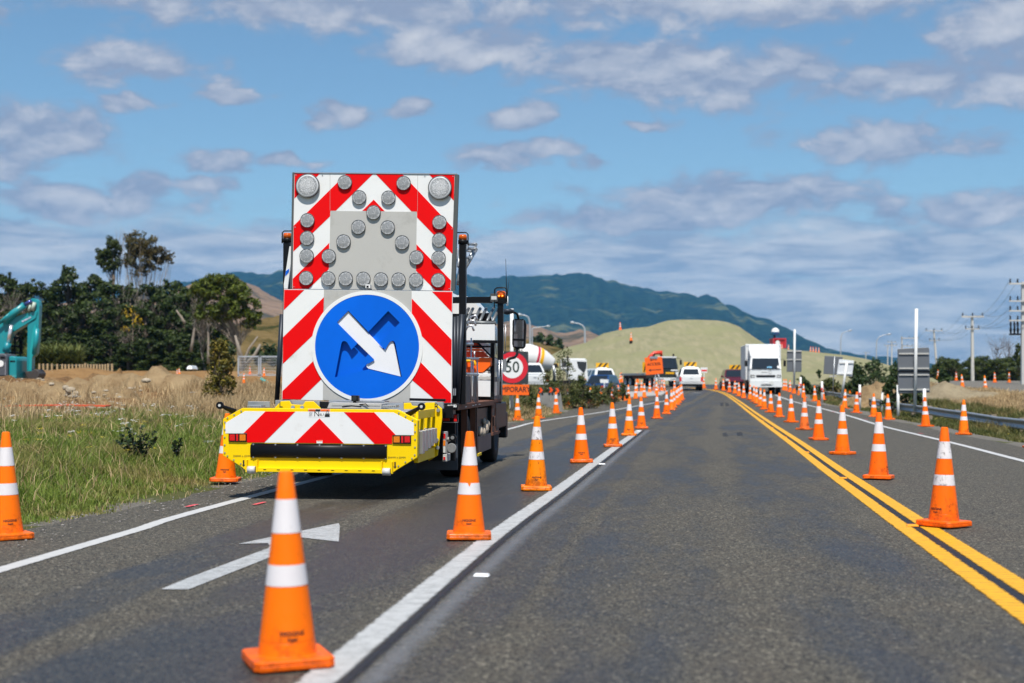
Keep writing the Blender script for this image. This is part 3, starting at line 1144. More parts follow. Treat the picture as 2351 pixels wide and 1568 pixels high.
def heap(name, p, Y, wpx, hpx, m, depth=None, sharp=1.3, seed=1, lean=0.0, n=60):
    """heap of soil: crest seen at p, half-width and height in frame pixels"""
    c = at(p, Y)
    k = Y / FPX
    rx, h = wpx * k, hpx * k
    ry = depth or rx * 0.9
    xs, ys = np.linspace(-1.25, 1.25, n), np.linspace(-1.25, 1.25, n)
    X, YY = np.meshgrid(xs, ys)
    r = np.sqrt((X - lean * (1 - np.abs(X))) ** 2 + YY ** 2)
    nn = fbm(X * 3 + seed * 5, YY * 3, seed, 5) - 0.5
    nn = nn + (fbm(X * 9 + seed, YY * 9, seed + 2, 4) - 0.5) * 0.35
    z = h * np.clip(1 - r + nn * 0.35, -0.3, 1) ** 1 if sharp == 1 else h * np.sign(1 - r + nn * 0.4) * np.abs(np.clip(1 - r + nn * 0.4, -0.35, 1.2)) ** sharp
    WX, WY = X * rx + c.x, YY * ry + c.y
    hc = max(c.z - gz(c.x, c.y), h * 0.6)
    WZ = ground_z(WX, WY) - 0.10 + (c.z - hc + hc * z / h - c.z + hc - 0.0) * 1.0
    WZ = np.where(z / h > -0.05, WZ, ground_z(WX, WY) - 0.5)
    V = np.stack([WX, WY, WZ], -1).reshape(-1, 3)
    i = (np.arange(n - 1)[:, None] * n + np.arange(n - 1)[None]).ravel()
    F = np.stack([i, i + 1, i + 1 + n, i + n], -1)
    return tag(np_mesh(name, V, F, m, smooth=True), kind='structure')


def bank():
    """cut face of the excavation behind the digger"""
    xs = np.linspace(-52, -14, 130)
    ts = np.linspace(0, 1, 16)
    V = []
    for t in ts:
        y = 86 + 7 * t + (fbm(xs * 0.2, xs * 0 + t, 2) - 0.5) * 2
        z = 0.95 + 1.15 * ss(0, 1, t) + (fbm(xs * 0.5, xs * 0 + t * 3, 7) - 0.5) * 0.35
        V.append(np.stack([xs, y, z], -1))
    V.append(np.stack([xs, np.full_like(xs, 104), np.full_like(xs, 1.25)], -1))
    V = np.concatenate(V)
    n, ny = len(xs), len(ts) + 1
    i = (np.arange(ny - 1)[:, None] * n + np.arange(n - 1)[None]).ravel()
    return tag(np_mesh('cut_bank', V, np.stack([i, i + 1, i + 1 + n, i + n], -1), CLAY, smooth=True), kind='structure')


bank()
heap('soil_heap', ZT(1325, 1212), 60, 290, 96, SAND, seed=3, depth=5.0)
heap('soil_heap', ZT(1150, 1340), 56, 110, 48, SAND, seed=5, depth=3.0)
heap('soil_heap', ZT(560, 1400), 46, 200, 56, SAND, seed=8, depth=2.8)
heap('soil_heap', ZT(860, 1460), 47, 110, 34, SAND, seed=9, depth=2.2)
heap('soil_heap', ZT(200, 1412), 48, 170, 44, SAND, seed=12, depth=2.4)
heap('soil_heap', ZT(1020, 1275), 84, 20, 18, CLAY, seed=14, depth=2.5)
heap('soil_heap', ZN(600, 792), 72, 95, 36, SAND, seed=15, depth=3.0)
heap('soil_heap', ZN(1270, 838), 72, 150, 30, soil_material('stony_spoil', (0.24, 0.19, 0.12), (0.36, 0.30, 0.20), (0.14, 0.11, 0.06)), seed=18, depth=3.5)
# ================================================================== traffic cones
def cone_material(name, a, b, wear=0.0):
    m = bpy.data.materials.new(name)
    m.use_nodes = True
    N = NT(m.node_tree)
    bs = N.n['Principled BSDF']
    tc = N.new('ShaderNodeTexCoord')
    o = tc.outputs['Object']
    oi = N.new('ShaderNodeObjectInfo')
    off = N.vmath('ADD', o, N.comb(N.math('MULTIPLY', oi.outputs['Random'], 37.0), 0.0, 0.0))
    sp = N.new('ShaderNodeSeparateXYZ')
    N.l.new(o, sp.inputs[0])
    c = N.mix(oi.outputs['Random'], a, b)
    c = N.mix(N.math('MULTIPLY', N.noise(off, 3, 4, 0.6), 0.35), c, tuple(min(1, k * 1.25) for k in a))
    low = N.ramp(sp.outputs[2], 0.34, 0.02)
    old = N.ramp(oi.outputs['Random'], 0.2, 1.0)
    grime = N.ramp(N.math('ADD', N.math('ADD', N.noise(off, 9, 6, 0.78), N.math('MULTIPLY', low, 0.16)), N.math('MULTIPLY', old, 0.08)), 0.60, 0.84)
    scr = N.ramp(N.noise(N.vmath('MULTIPLY', off, (34.0, 34.0, 7.0)), 1.0, 3, 0.6, 0.6), 0.68 - 0.10 * wear, 0.80 - 0.10 * wear)
    scr = N.math('MULTIPLY', scr, N.ramp(N.noise(off, 3.2, 3, 0.6), 0.50 - 0.18 * wear, 0.66 - 0.18 * wear))
    g = N.math('MAXIMUM', N.math('MULTIPLY', grime, 0.62), N.math('MULTIPLY', scr, 0.75))
    c = N.mix(g, c, (0.15 - 0.09 * wear, 0.035 - 0.015 * wear, 0.008))
    N.put(bs.inputs['Base Color'], c)
    N.put(bs.inputs['Roughness'], N.ramp(N.noise(off, 14, 3), 0.3, 0.7, 0.36, 0.55))
    bs.inputs['Specular IOR Level'].default_value = 0.22
    return m


CONE_O = cone_material('cone_orange_pvc', (1.0, 0.145, 0.001), (1.0, 0.205, 0.001))
CONE_BASE = cone_material('cone_base_orange', (0.90, 0.125, 0.003), (0.95, 0.175, 0.003))


def band_material(name='cone_reflective_sheeting', wear=0.0):
    m = bpy.data.materials.new(name)
    m.use_nodes = True
    N = NT(m.node_tree)
    bs = N.n['Principled BSDF']
    o = N.new('ShaderNodeTexCoord').outputs['Object']
    oi = N.new('ShaderNodeObjectInfo')
    off = N.vmath('ADD', o, N.comb(N.math('MULTIPLY', oi.outputs['Random'], 91.0), 0.0, 0.0))
    c = N.mix(N.noise(off, 5, 4, 0.6), (0.68, 0.63, 0.635), (0.80, 0.77, 0.775))
    age = N.ramp(oi.outputs['Random'], 0.45, 1.0)
    sc = N.ramp(N.noise(N.vmath('MULTIPLY', off, (18.0, 18.0, 11.0)), 1.0, 6, 0.8), 0.58 - 0.08 * wear, 0.70 - 0.06 * wear)
    c = N.mix(N.math('MULTIPLY', sc, N.math('ADD', 0.10 + 0.6 * wear, N.math('MULTIPLY', age, 0.5 - 0.3 * wear))), c, (0.12, 0.10, 0.09))
    N.put(bs.inputs['Base Color'], c)
    bs.inputs['Roughness'].default_value = 0.65
    return m


BAND = band_material()
CONE_WORN = cone_material('scuffed_cone_orange', (1.0, 0.20, 0.001), (1.0, 0.24, 0.001), 1.0)
CONE_FADED = cone_material('faded_cone_orange', (0.90, 0.155, 0.022), (0.92, 0.175, 0.025), 0.7)
BAND_WORN = band_material('scratched_reflective_sheeting', 1.0)


def age_cone(o, body, band):
    """give one cone worn materials without touching the shared meshes"""
    for ch in KIDS.get(o.name, []):
        m = body if ch.name.startswith(('cone_body', 'base')) else band if ch.name.startswith('reflective_band') else None
        if m:
            ch.material_slots[0].link = 'OBJECT'
            ch.material_slots[0].material = m


CONE_H = 0.9


def cone_r(z):
    return 0.032 + (0.138 - 0.032) * (0.9 - z) / 0.86


BODY_PROF = [(0.142, 0.045), (cone_r(0.06) + 0.001, 0.056), (cone_r(0.07), 0.07), (cone_r(0.112), 0.112), (cone_r(0.115) - 0.0025, 0.115), (cone_r(0.118), 0.118), (cone_r(0.6), 0.6), (cone_r(0.885), 0.885), (cone_r(0.9) - 0.002, 0.897), (cone_r(0.9) - 0.008, 0.9), (0.020, 0.898), (0.020, 0.84)]
BANDS = [(0.615, 0.770), (0.372, 0.468)]
BLUE_TAPE = mat('blue_tape', (0.02, 0.25, 0.70), 0.4, var=0.1)


def base_shape(mb, mi=0):
    a, c = 0.187, 0.026
    o = [(a - c, -a), (a, -a + c), (a, a - c), (a - c, a), (-a + c, a), (-a, a - c), (-a, -a + c), (-a + c, -a)]
    def ringz(k, z):
        return [(x * k, y * k, z) for x, y in o]
    rings = [ringz(0.99, 0.004), ringz(1.0, 0.010), ringz(1.0, 0.026), ringz(0.985, 0.030), ringz(1.0, 0.034), ringz(0.995, 0.044), ringz(0.975, 0.050), ringz(0.80, 0.053)]
    n = 8
    vs = [p for r in rings for p in r]
    fs = [tuple(reversed(range(n))), tuple((len(rings) - 1) * n + k for k in range(n))]
    for i in range(len(rings) - 1):
        fs += [(i * n + k, i * n + (k + 1) % n, (i + 1) * n + (k + 1) % n, (i + 1) * n + k) for k in range(n)]
    mb.add(vs, fs, mi)


def lettering(mb, mi=0, phi=0.0):
    for txt, size, zc in (('HIGGINS', 0.029, 0.158), ('Kapiti', 0.019, 0.132)):
        vs, fs = text_geo(txt, size)
        out = []
        for v in vs:
            z = zc + v.y
            r = cone_r(z) + 0.0016
            a = v.x / r + phi
            out.append((r * math.sin(a), -r * math.cos(a), z))
        mb.add(out, fs, mi)
        for da, dz, dr in ((0.008, 0, 0.0004), (-0.008, 0, 0.0008), (0, 0.0012, 0.0012)):
            mb.add([(q[0] * (1 + dr * 5) - q[1] * da, q[1] * (1 + dr * 5) + q[0] * da, q[2] + dz) for q in out], fs, mi)


def cone_parts(root, text=True):
    b = MB(CONE_O)
    for i, j in ((0, 2), (1, 4), (3, 6), (5, 9), (8, 13)):
        b.lathe(BODY_PROF[i:j], 40, 0, caps=False)
    b.build('cone_body', root)
    q = MB(CONE_BASE)
    base_shape(q)
    q.build('base', root)
    for z0, z1 in BANDS:
        r = MB(BAND)
        r.lathe([(cone_r(z0) + 0.0016, z0), (cone_r(z1) + 0.0016, z1)], 40, 0, caps=False)
        r.build('reflective_band', root)
    if text:
        t = MB(INK)
        lettering(t)
        t.build('lettering', root)


def cone_single(mats, name='traffic_cone'):
    m = MB(*mats)
    prof = [(0.150, 0.042), (0.140, 0.06)]
    m.lathe([(0.150, 0.042), (0.137, 0.06), (cone_r(0.372), 0.372)], 18, 0, caps=False)
    m.lathe([(cone_r(0.372), 0.372), (cone_r(0.468), 0.468)], 18, 1, caps=False)
    m.lathe([(cone_r(0.468), 0.468), (cone_r(0.615), 0.615)], 18, 0, caps=False)
    m.lathe([(cone_r(0.615), 0.615), (cone_r(0.77), 0.77)], 18, 1, caps=False)
    m.lathe([(cone_r(0.77), 0.77), (cone_r(0.9), 0.9), (0.01, 0.9)], 18, 0, caps=False)
    base_shape(m, 2)
    return m.build(name)


CONE_PROTO, CONE_FAR = None, None


def place_cone(loc, label, group, rz=0.0, detail=True, tilt=(0, 0), cat='traffic cone'):
    global CONE_PROTO, CONE_FAR
    if detail:
        if CONE_PROTO is None:
            CONE_PROTO = thing('traffic_cone', label, cat)
            cone_parts(CONE_PROTO)
            o = CONE_PROTO
        else:
            o = dup(CONE_PROTO)
    else:
        if CONE_FAR is None:
            CONE_FAR = cone_single([CONE_O, BAND, CONE_BASE])
            o = CONE_FAR
        else:
            o = CONE_FAR.copy()
            COL.objects.link(o)
    o.location = loc
    jx, jy = math.sin(loc[0] * 12.9 + loc[1] * 7.1), math.sin(loc[0] * 5.3 - loc[1] * 9.7)
    o.rotation_euler = (tilt[0] + 0.010 * jx, tilt[1] + 0.014 * jy, rz)
    tag(o, label, cat, group)
    return o


def az(p):
    return math.atan2(p[0], p[1])


# cones along the white lane line, nearest first
rowA = [(660, 1527), (1076.5, 1238), (1231, 1126), (1335, 1062.6), (1407, 1026), (1444, 1000.6), (1472.8, 984.4), (1508, 961.6), (1530, 950.9),
        (1542, 942), (1546.5, 937), (1554, 930.2), (1558, 924.8), (1562.3, 919.9), (1565, 917)]
LA = ['largest orange cone in front of the yellow crash cushion, nearest to the camera',
      'orange cone with a nick in its lower white band, second along the white lane line',
      'scuffed orange cone with scratched white bands, third along the white lane line',
      'orange cone with a grimy base, fourth along the white lane line from the camera',
      'orange cone standing on the white line, fifth along it from the camera',
      'yellowish orange cone, sixth along the white lane line from the camera',
      'orange cone at the fading end of the white lane line, seventh from the camera',
      'orange cone on dark bitumen just past the white line, eighth from the camera']
for i, p in enumerate(rowA):
    g = G(p)
    lb = LA[i] if i < len(LA) else '%s orange cone counted from the camera in the line leading to the white utility vehicle' % ORD[i]
    o = place_cone(g + Vector((0, 0, 0.008)), lb, 'cones along the white lane line', rz=-az((g.x, g.y)) + [0.20, 0.0, 0.03, 0.02, 0.06, -0.05, 0.04][i % 7], detail=i < 9)
    if i in (2, 5):
        age_cone(o, CONE_WORN, BAND_WORN if i == 2 else BAND)
    if i == 1:
        t = MB(CONE_O)                        # torn corner of the lower band
        r = lambda z: cone_r(z) + 0.0032
        P = []
        for a, z in ((-0.16, 0.468), (0.16, 0.468), (0.02, 0.438)):
            P.append((r(z) * math.sin(a), -r(z) * math.cos(a), z))
        t.add(P, [(0, 1, 2)])
        t.build('band_tear', o)

rowB = [ZR(1745, 1195), ZR(1256, 835), ZR(985, 648), ZR(806, 540), ZR(700, 464), ZR(600, 408), ZR(511, 368), ZR(447, 333),
        (1754.7, 940), (1745.9, 933.7), (1737, 927), (1731.5, 922.8), (1722, 918.2), (1707.4, 914.3), (1696.6, 909.7), (1687.4, 903.5), (1674.6, 900.6), (1661, 896.8), (1643.7, 894.4)]
LB = ['dirty orange cone on the yellow line at the right, largest of its row',
      'orange cone with a dark smear, second of the row right of the yellow lines',
      'orange cone with a long thin base, third of the row right of the yellow lines',
      'clean orange cone, fourth of the row right of the yellow lines',
      'faded orange cone with streaked body, fifth right of the yellow lines',
      'orange cone with bright bands, sixth of the row right of the yellow lines',
      'orange cone, seventh of the row right of the yellow lines',
      'orange cone in front of the box truck, eighth right of the yellow lines']
for i, p in enumerate(rowB):
    g = G(p)
    lb = LB[i] if i < len(LB) else '%s orange cone counted from the camera in the row right of the yellow lines' % ORD[i]
    o = place_cone(g + Vector((0, 0, 0.012 if i < 2 else 0.004)), lb, 'cones right of the yellow lines', rz=-az((g.x, g.y)) + [-0.62, 1.4, 2.6, 1.9, 0.9, 2.2, 3.3][i % 7], detail=i < 9)

    if i in (0, 1, 4):
        age_cone(o, CONE_FADED if i == 4 else cone_material('grimy_cone_orange', (1.0, 0.130, 0.002), (1.0, 0.150, 0.002), 0.55), BAND_WORN if i == 0 else BAND)

far = [((1667.4, 883), 'orange cone left of the dark red car'), ((1616, 890.7), 'orange cone just right of the white utility vehicle')]
for p, lb in far:
    place_cone(G(p), lb, 'cones by the far vehicles', rz=0.3, detail=False)


def on_ground(p, ylo=8, yhi=170):
    """first terrain hit of the line of sight"""
    d = ray(p)
    sl = d.z / d.y
    y = ylo
    while y < yhi and CAM_H + sl * y > gz(d.x / d.y * y, y):
        y += 0.1
    return Vector((d.x / d.y * y, y, gz(d.x / d.y * y, y)))


def shoulder(p, dz=0.0):
    g = G(p)
    g.z = max(gz(g.x, g.y), g.z - 0.05) + dz
    return g


rowR = [(2374, 1027), (2212.6, 995.8), (2125.3, 977.6), (2039.9, 961.6), (2005.9, 956.2), (1965.9, 947), (1938.7, 936.4), (1889.3, 916.5), (1871, 920.2), (1844.4, 912.4), (1835.2, 906.9), (1823, 903), (1813.8, 899.6), (1804.7, 896.6), (1799.5, 896)]
for i, p in enumerate(rowR):
    g = shoulder(p)
    lb = ['orange cone cut off by the right edge of the photo', 'leaning orange cone half hidden by roadside weeds, in front of the guardrail'][i] if i < 2 else '%s orange cone counted from the camera along the right road shoulder' % ORD[i]
    place_cone(g, lb, 'cones on the right shoulder', rz=1.1 * i, detail=i < 6, tilt=(0, [0.02, 0.05, 0.03, 0.02, -0.02][i % 5]))
place_cone(shoulder((1952.6, 906)), 'short piece of orange cone behind the guardrail near the red striped post', 'cones on the right shoulder', detail=False, tilt=(0.1, 0.1))

for p, Y, lb in [((2195.6, 874.4), 150, 'small orange cone on the gravel terrace, left of the tall grey power pole'), ((2210, 889), 97, 'orange cone leaning on the edge of the gravel bank'),
                 ((2262.8, 899.5), 78, 'largest orange cone on the gravel terrace, right of the tall power pole'), ((2284, 877.7), 125, 'left one of two small cones against the dark hedge'),
                 ((2316.8, 877.7), 122, 'right one of two small cones against the dark hedge'), ((2153.6, 868.6), 150, 'orange cone half sunk at the foot of the leaning power pole')]:
    v = at(p, Y)
    v.z = max(v.z - 0.02, gz(v.x, v.y) - 0.03)
    place_cone(v, lb, 'cones on the gravel terrace', rz=Y, detail=False, tilt=(0, 0.05 if Y < 100 else 0))

rowL = [((1188.4, 963.9), 'orange cone under the orange temporary plate', 0), ((1236.6, 959.6), 'orange cone between the temporary plate and the concrete block', 0), ((1276.8, 947.4), 'orange cone in front of the grey concrete block', 0),
        ((1303, 935.3), 'orange cone just right of the grey concrete block', 0), ((1352, 928), 'orange cone leaning left in the verge weeds right of the block', -0.18), ((1380.3, 924), 'leaning orange cone with a scratched lower band in the weeds', -0.16),
        ((1406.5, 922), 'upright orange cone hidden behind a nearer cone at the verge tip', 0), ((1424, 918), 'left one of two cones tipped against each other', -0.15), ((1433, 919), 'right one of two cones tipped against each other', -0.18)]
for p, lb, tl in rowL:
    g = shoulder(p)
    place_cone(g, lb, 'cones on the left verge by the side road', rz=g.x, detail=p[0] < 1340, tilt=(0, tl))

isl_c = [(1442.8, 918.2), (1459.4, 915.8), (1461.2, 902.3), (1472.9, 901.1), (1479, 913.3), (1491.9, 904.1), (1502.3, 899.2), (1507.2, 908.4), (1512.3, 902.3), (1519.4, 899.2), (1524.7, 901.1), (1548.8, 902.3)]
place = ['left end', 'second from left', 'third from left', 'fourth from left', 'fifth from left', 'sixth from left', 'seventh from left', 'eighth from left', 'ninth from left', 'tenth from left', 'eleventh from left', 'right end']
for p, w in zip(isl_c, place):
    place_cone(G(p), 'small orange cone in the cluster round the traffic island, ' + w, 'cones round the traffic island', rz=p[0], detail=False)
for p, lb in [((1423.8, 879.2), 'nearer of two overlapping cones right of the white double cab'), ((1426.9, 877.5), 'farther of two overlapping cones right of the white double cab'),
              ((1463.7, 878.5), 'orange cone beside the rear wheel of the flatbed truck'), ((1548.2, 880), 'low orange cone at the front wheel of the flatbed truck')]:
    d = ray(p)
    v = at(p, 132)
    v.z = max(v.z, 0.9)
    place_cone(v, lb, 'cones by the far vehicles', rz=p[0], detail=False)
o = cone_single([CONE_O, BLUE_TAPE, CONE_BASE])
o.location = G((1497.7, 884))
tag(o, 'orange cone wrapped in blue and white tape below the site access sign', 'traffic cone')

# left side of the carriageway
g = G((15, 1238))
o = place_cone(g + Vector((0, 0, 0.004)), 'orange cone at the left edge of the photo beside the grass', 'cones on the left road edge', rz=-az((g.x, g.y)) + 0.25)
g = G((518, 1107))
o = place_cone(g + Vector((0, 0, 0.01)), 'orange cone standing in the grass edge, half behind the yellow crash cushion', 'cones on the left road edge', rz=-az((g.x, g.y)) - 0.15, tilt=(0, 0.03))
for p, Y, lb in [(ZT(1510, 1352), 88, 'small orange and white cone beyond the soil heap'), (ZT(1530, 1340), 90, 'small cone lying behind another beyond the soil heap'), (ZT(2130, 1338), 75, 'slim red and white cone beside the wire fence panel'),
                 (ZT(2078, 1412), 62, 'red and white cone in the dry grass in front of the wire fence'), (ZT(2250, 1355), 70, 'faded yellowish cone at the right end of the wire fence')]:
    v = at(p, Y)
    v.z = max(v.z, gz(v.x, v.y) - 0.05)
    c = place_cone(v, lb, 'cones in the earthworks', rz=Y, detail=False, tilt=(0, 0.3 if Y == 90 else 0))
    c.scale = (0.48, 0.48, 0.48)

# on the stockpile and the ridge to its right
v = mound_hit((1448.5, 788))
o = place_cone(v + Vector((0, -0.15, 0.28)), 'orange cone on a dark rubber base halfway up the stockpile', 'cones on the stockpile', detail=False)
mbx = MB(RUBBER)
mbx.lathe([(0.20, -0.5), (0.17, -0.05), (0.15, 0.03)], 12, 0)
b2 = mbx.build('rubber_base', o)
v = at((1424, 756.5), 165)
place_cone(Vector((v.x, v.y, v.z - 0.05)), 'orange cone on the left crest of the stockpile', 'cones on the stockpile', detail=False)
for p, lb in [((1795, 792), 'orange cone in front of the red container'), ((1810, 804), 'orange cone right of the red container on the ridge'), ((1861, 806), 'left one of three crowded cones on the right ridge'), ((1867, 806), 'middle one of three crowded cones on the right ridge'),
              ((1873, 806), 'right one of three crowded cones on the right ridge'), ((1880, 810), 'single orange cone at the right end of the ridge')]:
    v = at(p, 173)
    v.z = float(mound_z(v.x, v.y)) - 0.05 if abs(float(mound_z(v.x, v.y)) - v.z) < 1.2 else v.z
    c = place_cone(v, lb, 'cones on the ridge', rz=p[0], detail=False)
    c.scale = (0.85, 0.85, 0.85)
# ================================================================== attenuator truck
TF = Frame((-2.16, 16.03, 0), R(5.5))
truck = thing('attenuator_truck', 'truck with a striped arrow board, blue arrow disc and yellow crash cushion', 'truck', M=TF.M)
ZA, ZB_, ZC, ZD, ZE = ZO(640, 400, 4.898), ZO(640, 680, 4.898), ZO(500, 920, 3.792), ZO(1050, 540, 4.9), ZO(1040, 820, 4.9)
ZF = ZO(1010, 900, 7.13)
T, X_ = TF.T, TF.X


def pl(mb, pts, z, yl, th, mi=0, holes=()):
    """plate whose front face lies at local depth yl, outline read in zoom z"""
    mb.prism([T(z(*p), yl) for p in pts], (0, th, 0), mi, [[T(z(*p), yl) for p in h] for h in holes])


def ctr(z, x, y, yl):
    return T(z(x, y), yl)


def plate(name, pts, z, yl, th, m, parent, bevel=0.0):
    mb = MB(m)
    pl(mb, pts, z, yl, th)
    return mb.build(name, parent, bevel=bevel)


# ---- crash cushion
YCA = mb = MB(YELLOW, STEEL)
face = [(300, 210), (1705, 225), (1890, 320), (1885, 660), (1710, 765), (1660, 800), (340, 783), (295, 745), (125, 640), (125, 310)]
pl(mb, face, ZC, 0.0, 0.05)
# nose depth: the shell behind the face
sh = [T(ZC(*p), 0.05) for p in face]
cc = sum(sh, Vector()) / len(sh)
mb.prism([cc + (p - cc) * 0.975 for p in sh], (0, 0.30, 0), 0)
cushion = mb.build('crash_cushion', truck, bevel=0.004)
# inner frames, hinge plates and honeycomb boxes seen along the right side
mb = MB(YELLOW, ALU, BLACK)
x0, x1 = -1.05, 1.06
for yl in (0.75, 1.25):
    mb.span((x0, yl, 0.40), (x1, yl + 0.04, 0.95), 0)
mb.span((x0, 0.35, 0.42), (x0 + 0.05, 1.65, 0.60), 0)
mb.span((x1 - 0.05, 0.35, 0.40), (x1, 1.65, 0.52), 0)
mb.span((x1 - 0.03, 0.35, 0.90), (x1, 1.65, 1.00), 0)
mb.span((x0, 0.35, 0.90), (x0 + 0.05, 1.65, 1.00), 0)
mb.build('hinge_frame', cushion, bevel=0.004)
mb = MB(ALU)
for k in range(5):
    yk = 0.42 + 0.24 * k
    mb.hexa([(0.55, yk, 0.50), (1.10, yk, 0.50 + 0.02 * k), (1.10, yk + 0.16, 0.50 + 0.02 * k), (0.55, yk + 0.16, 0.50)],
            [(0.55, yk, 0.82), (1.10, yk, 0.76), (1.10, yk + 0.16, 0.76), (0.55, yk + 0.16, 0.82)])
mb.build('honeycomb_cartridge', cushion, bevel=0.003)
mb = MB(ALU)
mb.span((-0.95, 0.4, 0.62), (0.95, 1.7, 0.99))
mb.build('aluminium_core', cushion, bevel=0.004)
for nm, pts in (('hinge_plate', [(595, 205), (650, 150), (725, 145), (745, 178), (850, 182), (870, 150), (945, 150), (1010, 212), (1000, 240), (600, 240)]),
                ('hinge_plate', [(1760, 165), (1825, 162), (1840, 190), (1935, 195), (1960, 162), (2040, 160), (2110, 215), (2112, 300), (2070, 640), (1990, 690), (1970, 640), (2040, 480), (1990, 420), (1870, 330), (1760, 260)])):
    hp = plate(nm, pts, ZC, 1.66, 0.03, YELLOW, cushion, bevel=0.004)
mb = MB(INK)
for ch, x, y in (('L', 650, 180), ('R', 2060, 196)):
    mb.text(ch, 0.10, face_text(ctr(ZC, x, y, 1.655)))
mb.build('lettering', cushion)
mb = MB(STEEL)
for x, y in ((757, 203), (840, 203), (2075, 230), (2062, 500), (2070, 570)):
    mb.disc(ctr(ZC, x, y, 1.63), 0.022, 0.03)
mb.build('hinge_bolt', cushion)
# striped reflective board on the nose
bd = MB(WHITE)
pl(bd, [(148, 440), (148, 345), (325, 238), (1670, 250), (1855, 345), (1855, 455), (1660, 455), (1660, 537), (340, 522), (340, 440)], ZC, -0.003, 0.003)
board = bd.build('striped_board', cushion)
for q in ([(510, 240), (780, 242), (500, 522), (342, 522), (342, 437), (312, 437)], [(1000, 305), (1220, 531), (776, 526)], [(1222, 247), (1495, 249), (1690, 453), (1660, 457), (1660, 536), (1500, 535)]):
    mb = MB(RED)
    pl(mb, q, ZC, -0.006, 0.0028)
    mb.build('red_stripe', board)
# tail lamps
for pos, cols in ((((175, 440), (340, 515)), (LRED, LRED, LAMB)), (((1662, 457), (1830, 532)), (LAMB, LRED, LRED))):
    (ax, ay), (bx, by) = pos
    mb = MB(BLACK, *cols)
    pl(mb, [(ax, ay), (bx, ay + 2), (bx, by + 2), (ax, by)], ZC, -0.016, 0.016)
    w = bx - ax
    seg = ((0.05, 0.36), (0.41, 0.54), (0.60, 0.95)) if cols[2] is LAMB else ((0.05, 0.40), (0.46, 0.59), (0.64, 0.95))
    for k, (s0, s1) in enumerate(seg):
        m0 = 8 if k != 1 else 5
        pl(mb, [(ax + w * s0, ay + m0), (ax + w * s1, ay + m0), (ax + w * s1, by - m0), (ax + w * s0, by - m0)], ZC, -0.021, 0.006, 1 + k)
    mb.build('tail_lamp', cushion, bevel=0.002)
# black bumper roller with flanges
mb = MB(BLACK, STEEL)
pl(mb, [(385, 530), (1612, 543), (1612, 670), (385, 657)], ZC, -0.012, 0.012)
a, b = ctr(ZC, 378, 598, -0.008), ctr(ZC, 1613, 611, -0.008)
n0 = len(mb.v)
mb.tube([a, b], 0.075, 16)
mb.v[n0:] = [(x, a.y + (y - a.y) * 0.40, z) for x, y, z in mb.v[n0:]]
for k in range(7):
    for yy in (537, 651):
        x = 400 + 200 * k
        c = ctr(ZC, x, yy + 2 + 0.0105 * (x - 400), -0.022)
        mb.disc(c, 0.010, 0.012, n=8, mi=1)
mb.build('bumper_roller', cushion)
# lip under the nose
mb = MB(YELLOW, STEEL, BLACK)
pl(mb, [(425, 752), (1565, 768), (1565, 803), (425, 786)], ZC, -0.05, 0.05)
for x in (335, 430, 1562, 1655):
    pl(mb, [(x - 6, 680 + (x - 335) * 0.012), (x + 6, 680 + (x - 335) * 0.012), (x + 6, 792 + (x - 335) * 0.012), (x - 6, 790 + (x - 335) * 0.012)], ZC, -0.06, 0.06)
for k in range(9):
    x = 490 + 123 * k
    pl(mb, [(x, 762 + k * 1.5), (x + 28, 762 + k * 1.5), (x + 28, 770 + k * 1.5), (x, 770 + k * 1.5)], ZC, -0.054, 0.003, 2)
mb.build('lower_lip', cushion, bevel=0.002)
for x in (350, 1573):
    mb = MB(mat('white_roller', (0.55, 0.54, 0.52), 0.5))
    mb.tube([ctr(ZC, x, 770 + (x > 999) * 18, -0.02), ctr(ZC, x + 70, 771 + (x > 999) * 18, -0.02)], 0.042, 12)
    mb.build('end_roller', cushion)
# rivets round the edge
mb = MB(STEEL)
ring = [(165, 300), (225, 270), (290, 238), (1718, 255), (1780, 287), (1842, 320), (1868, 357), (1866, 425), (1866, 495), (1865, 565), (1863, 635), (1838, 667), (1778, 700), (1715, 735), (142, 338), (140, 405), (140, 475), (140, 545), (140, 615), (165, 645), (222, 680), (285, 715)]
for p in ring:
    mb.disc(ctr(ZC, *p, -0.008), 0.0085, 0.010, n=8)
mb.build('edge_rivet', cushion)
# writing
mb = MB(INK)
for x, y in ((297, 647), (1700, 660)):
    mb.text('304MM \u00b1 25MM', 0.030, face_text(ctr(ZC, x, y, -0.0025)))
for x, y in ((312, 712), (1685, 729)):
    pl(mb, [(x - 7, y - 30), (x + 7, y - 30), (x + 7, y + 12), (x + 14, y + 12), (x, y + 32), (x - 14, y + 12), (x - 7, y + 12)], ZC, -0.002, 0.0015)
mb.build('lettering', cushion)
mb = MB(WHITE, ORANGE_SIGN, INK)
pl(mb, [(898, 218), (1096, 218), (1096, 292), (898, 292)], ZC, -0.0045, 0.002)
pl(mb, [(901, 221), (962, 221), (962, 240), (901, 240)], ZC, -0.0065, 0.0018, 1)
pl(mb, [(1010, 221), (1093, 221), (1093, 240), (1010, 240)], ZC, -0.0065, 0.0018, 1)
pl(mb, [(964, 221), (1008, 221), (1008, 240), (964, 240)], ZC, -0.0065, 0.0018, 2)
mb.text('WARNING', 0.021, face_text(ctr(ZC, 931, 231, -0.0075)), 2)
pl(mb, [(1072, 226), (1091, 264), (1053, 264)], ZC, -0.0078, 0.0012, 2)
pl(mb, [(1072, 235), (1084, 259), (1060, 259)], ZC, -0.0086, 0.0008, 0)
mb.text('!', 0.035, face_text(ctr(ZC, 1072, 250, -0.009)), 2)
pl(mb, [(1048, 268), (1093, 268), (1093, 289), (1048, 289)], ZC, -0.0065, 0.0018, 2)
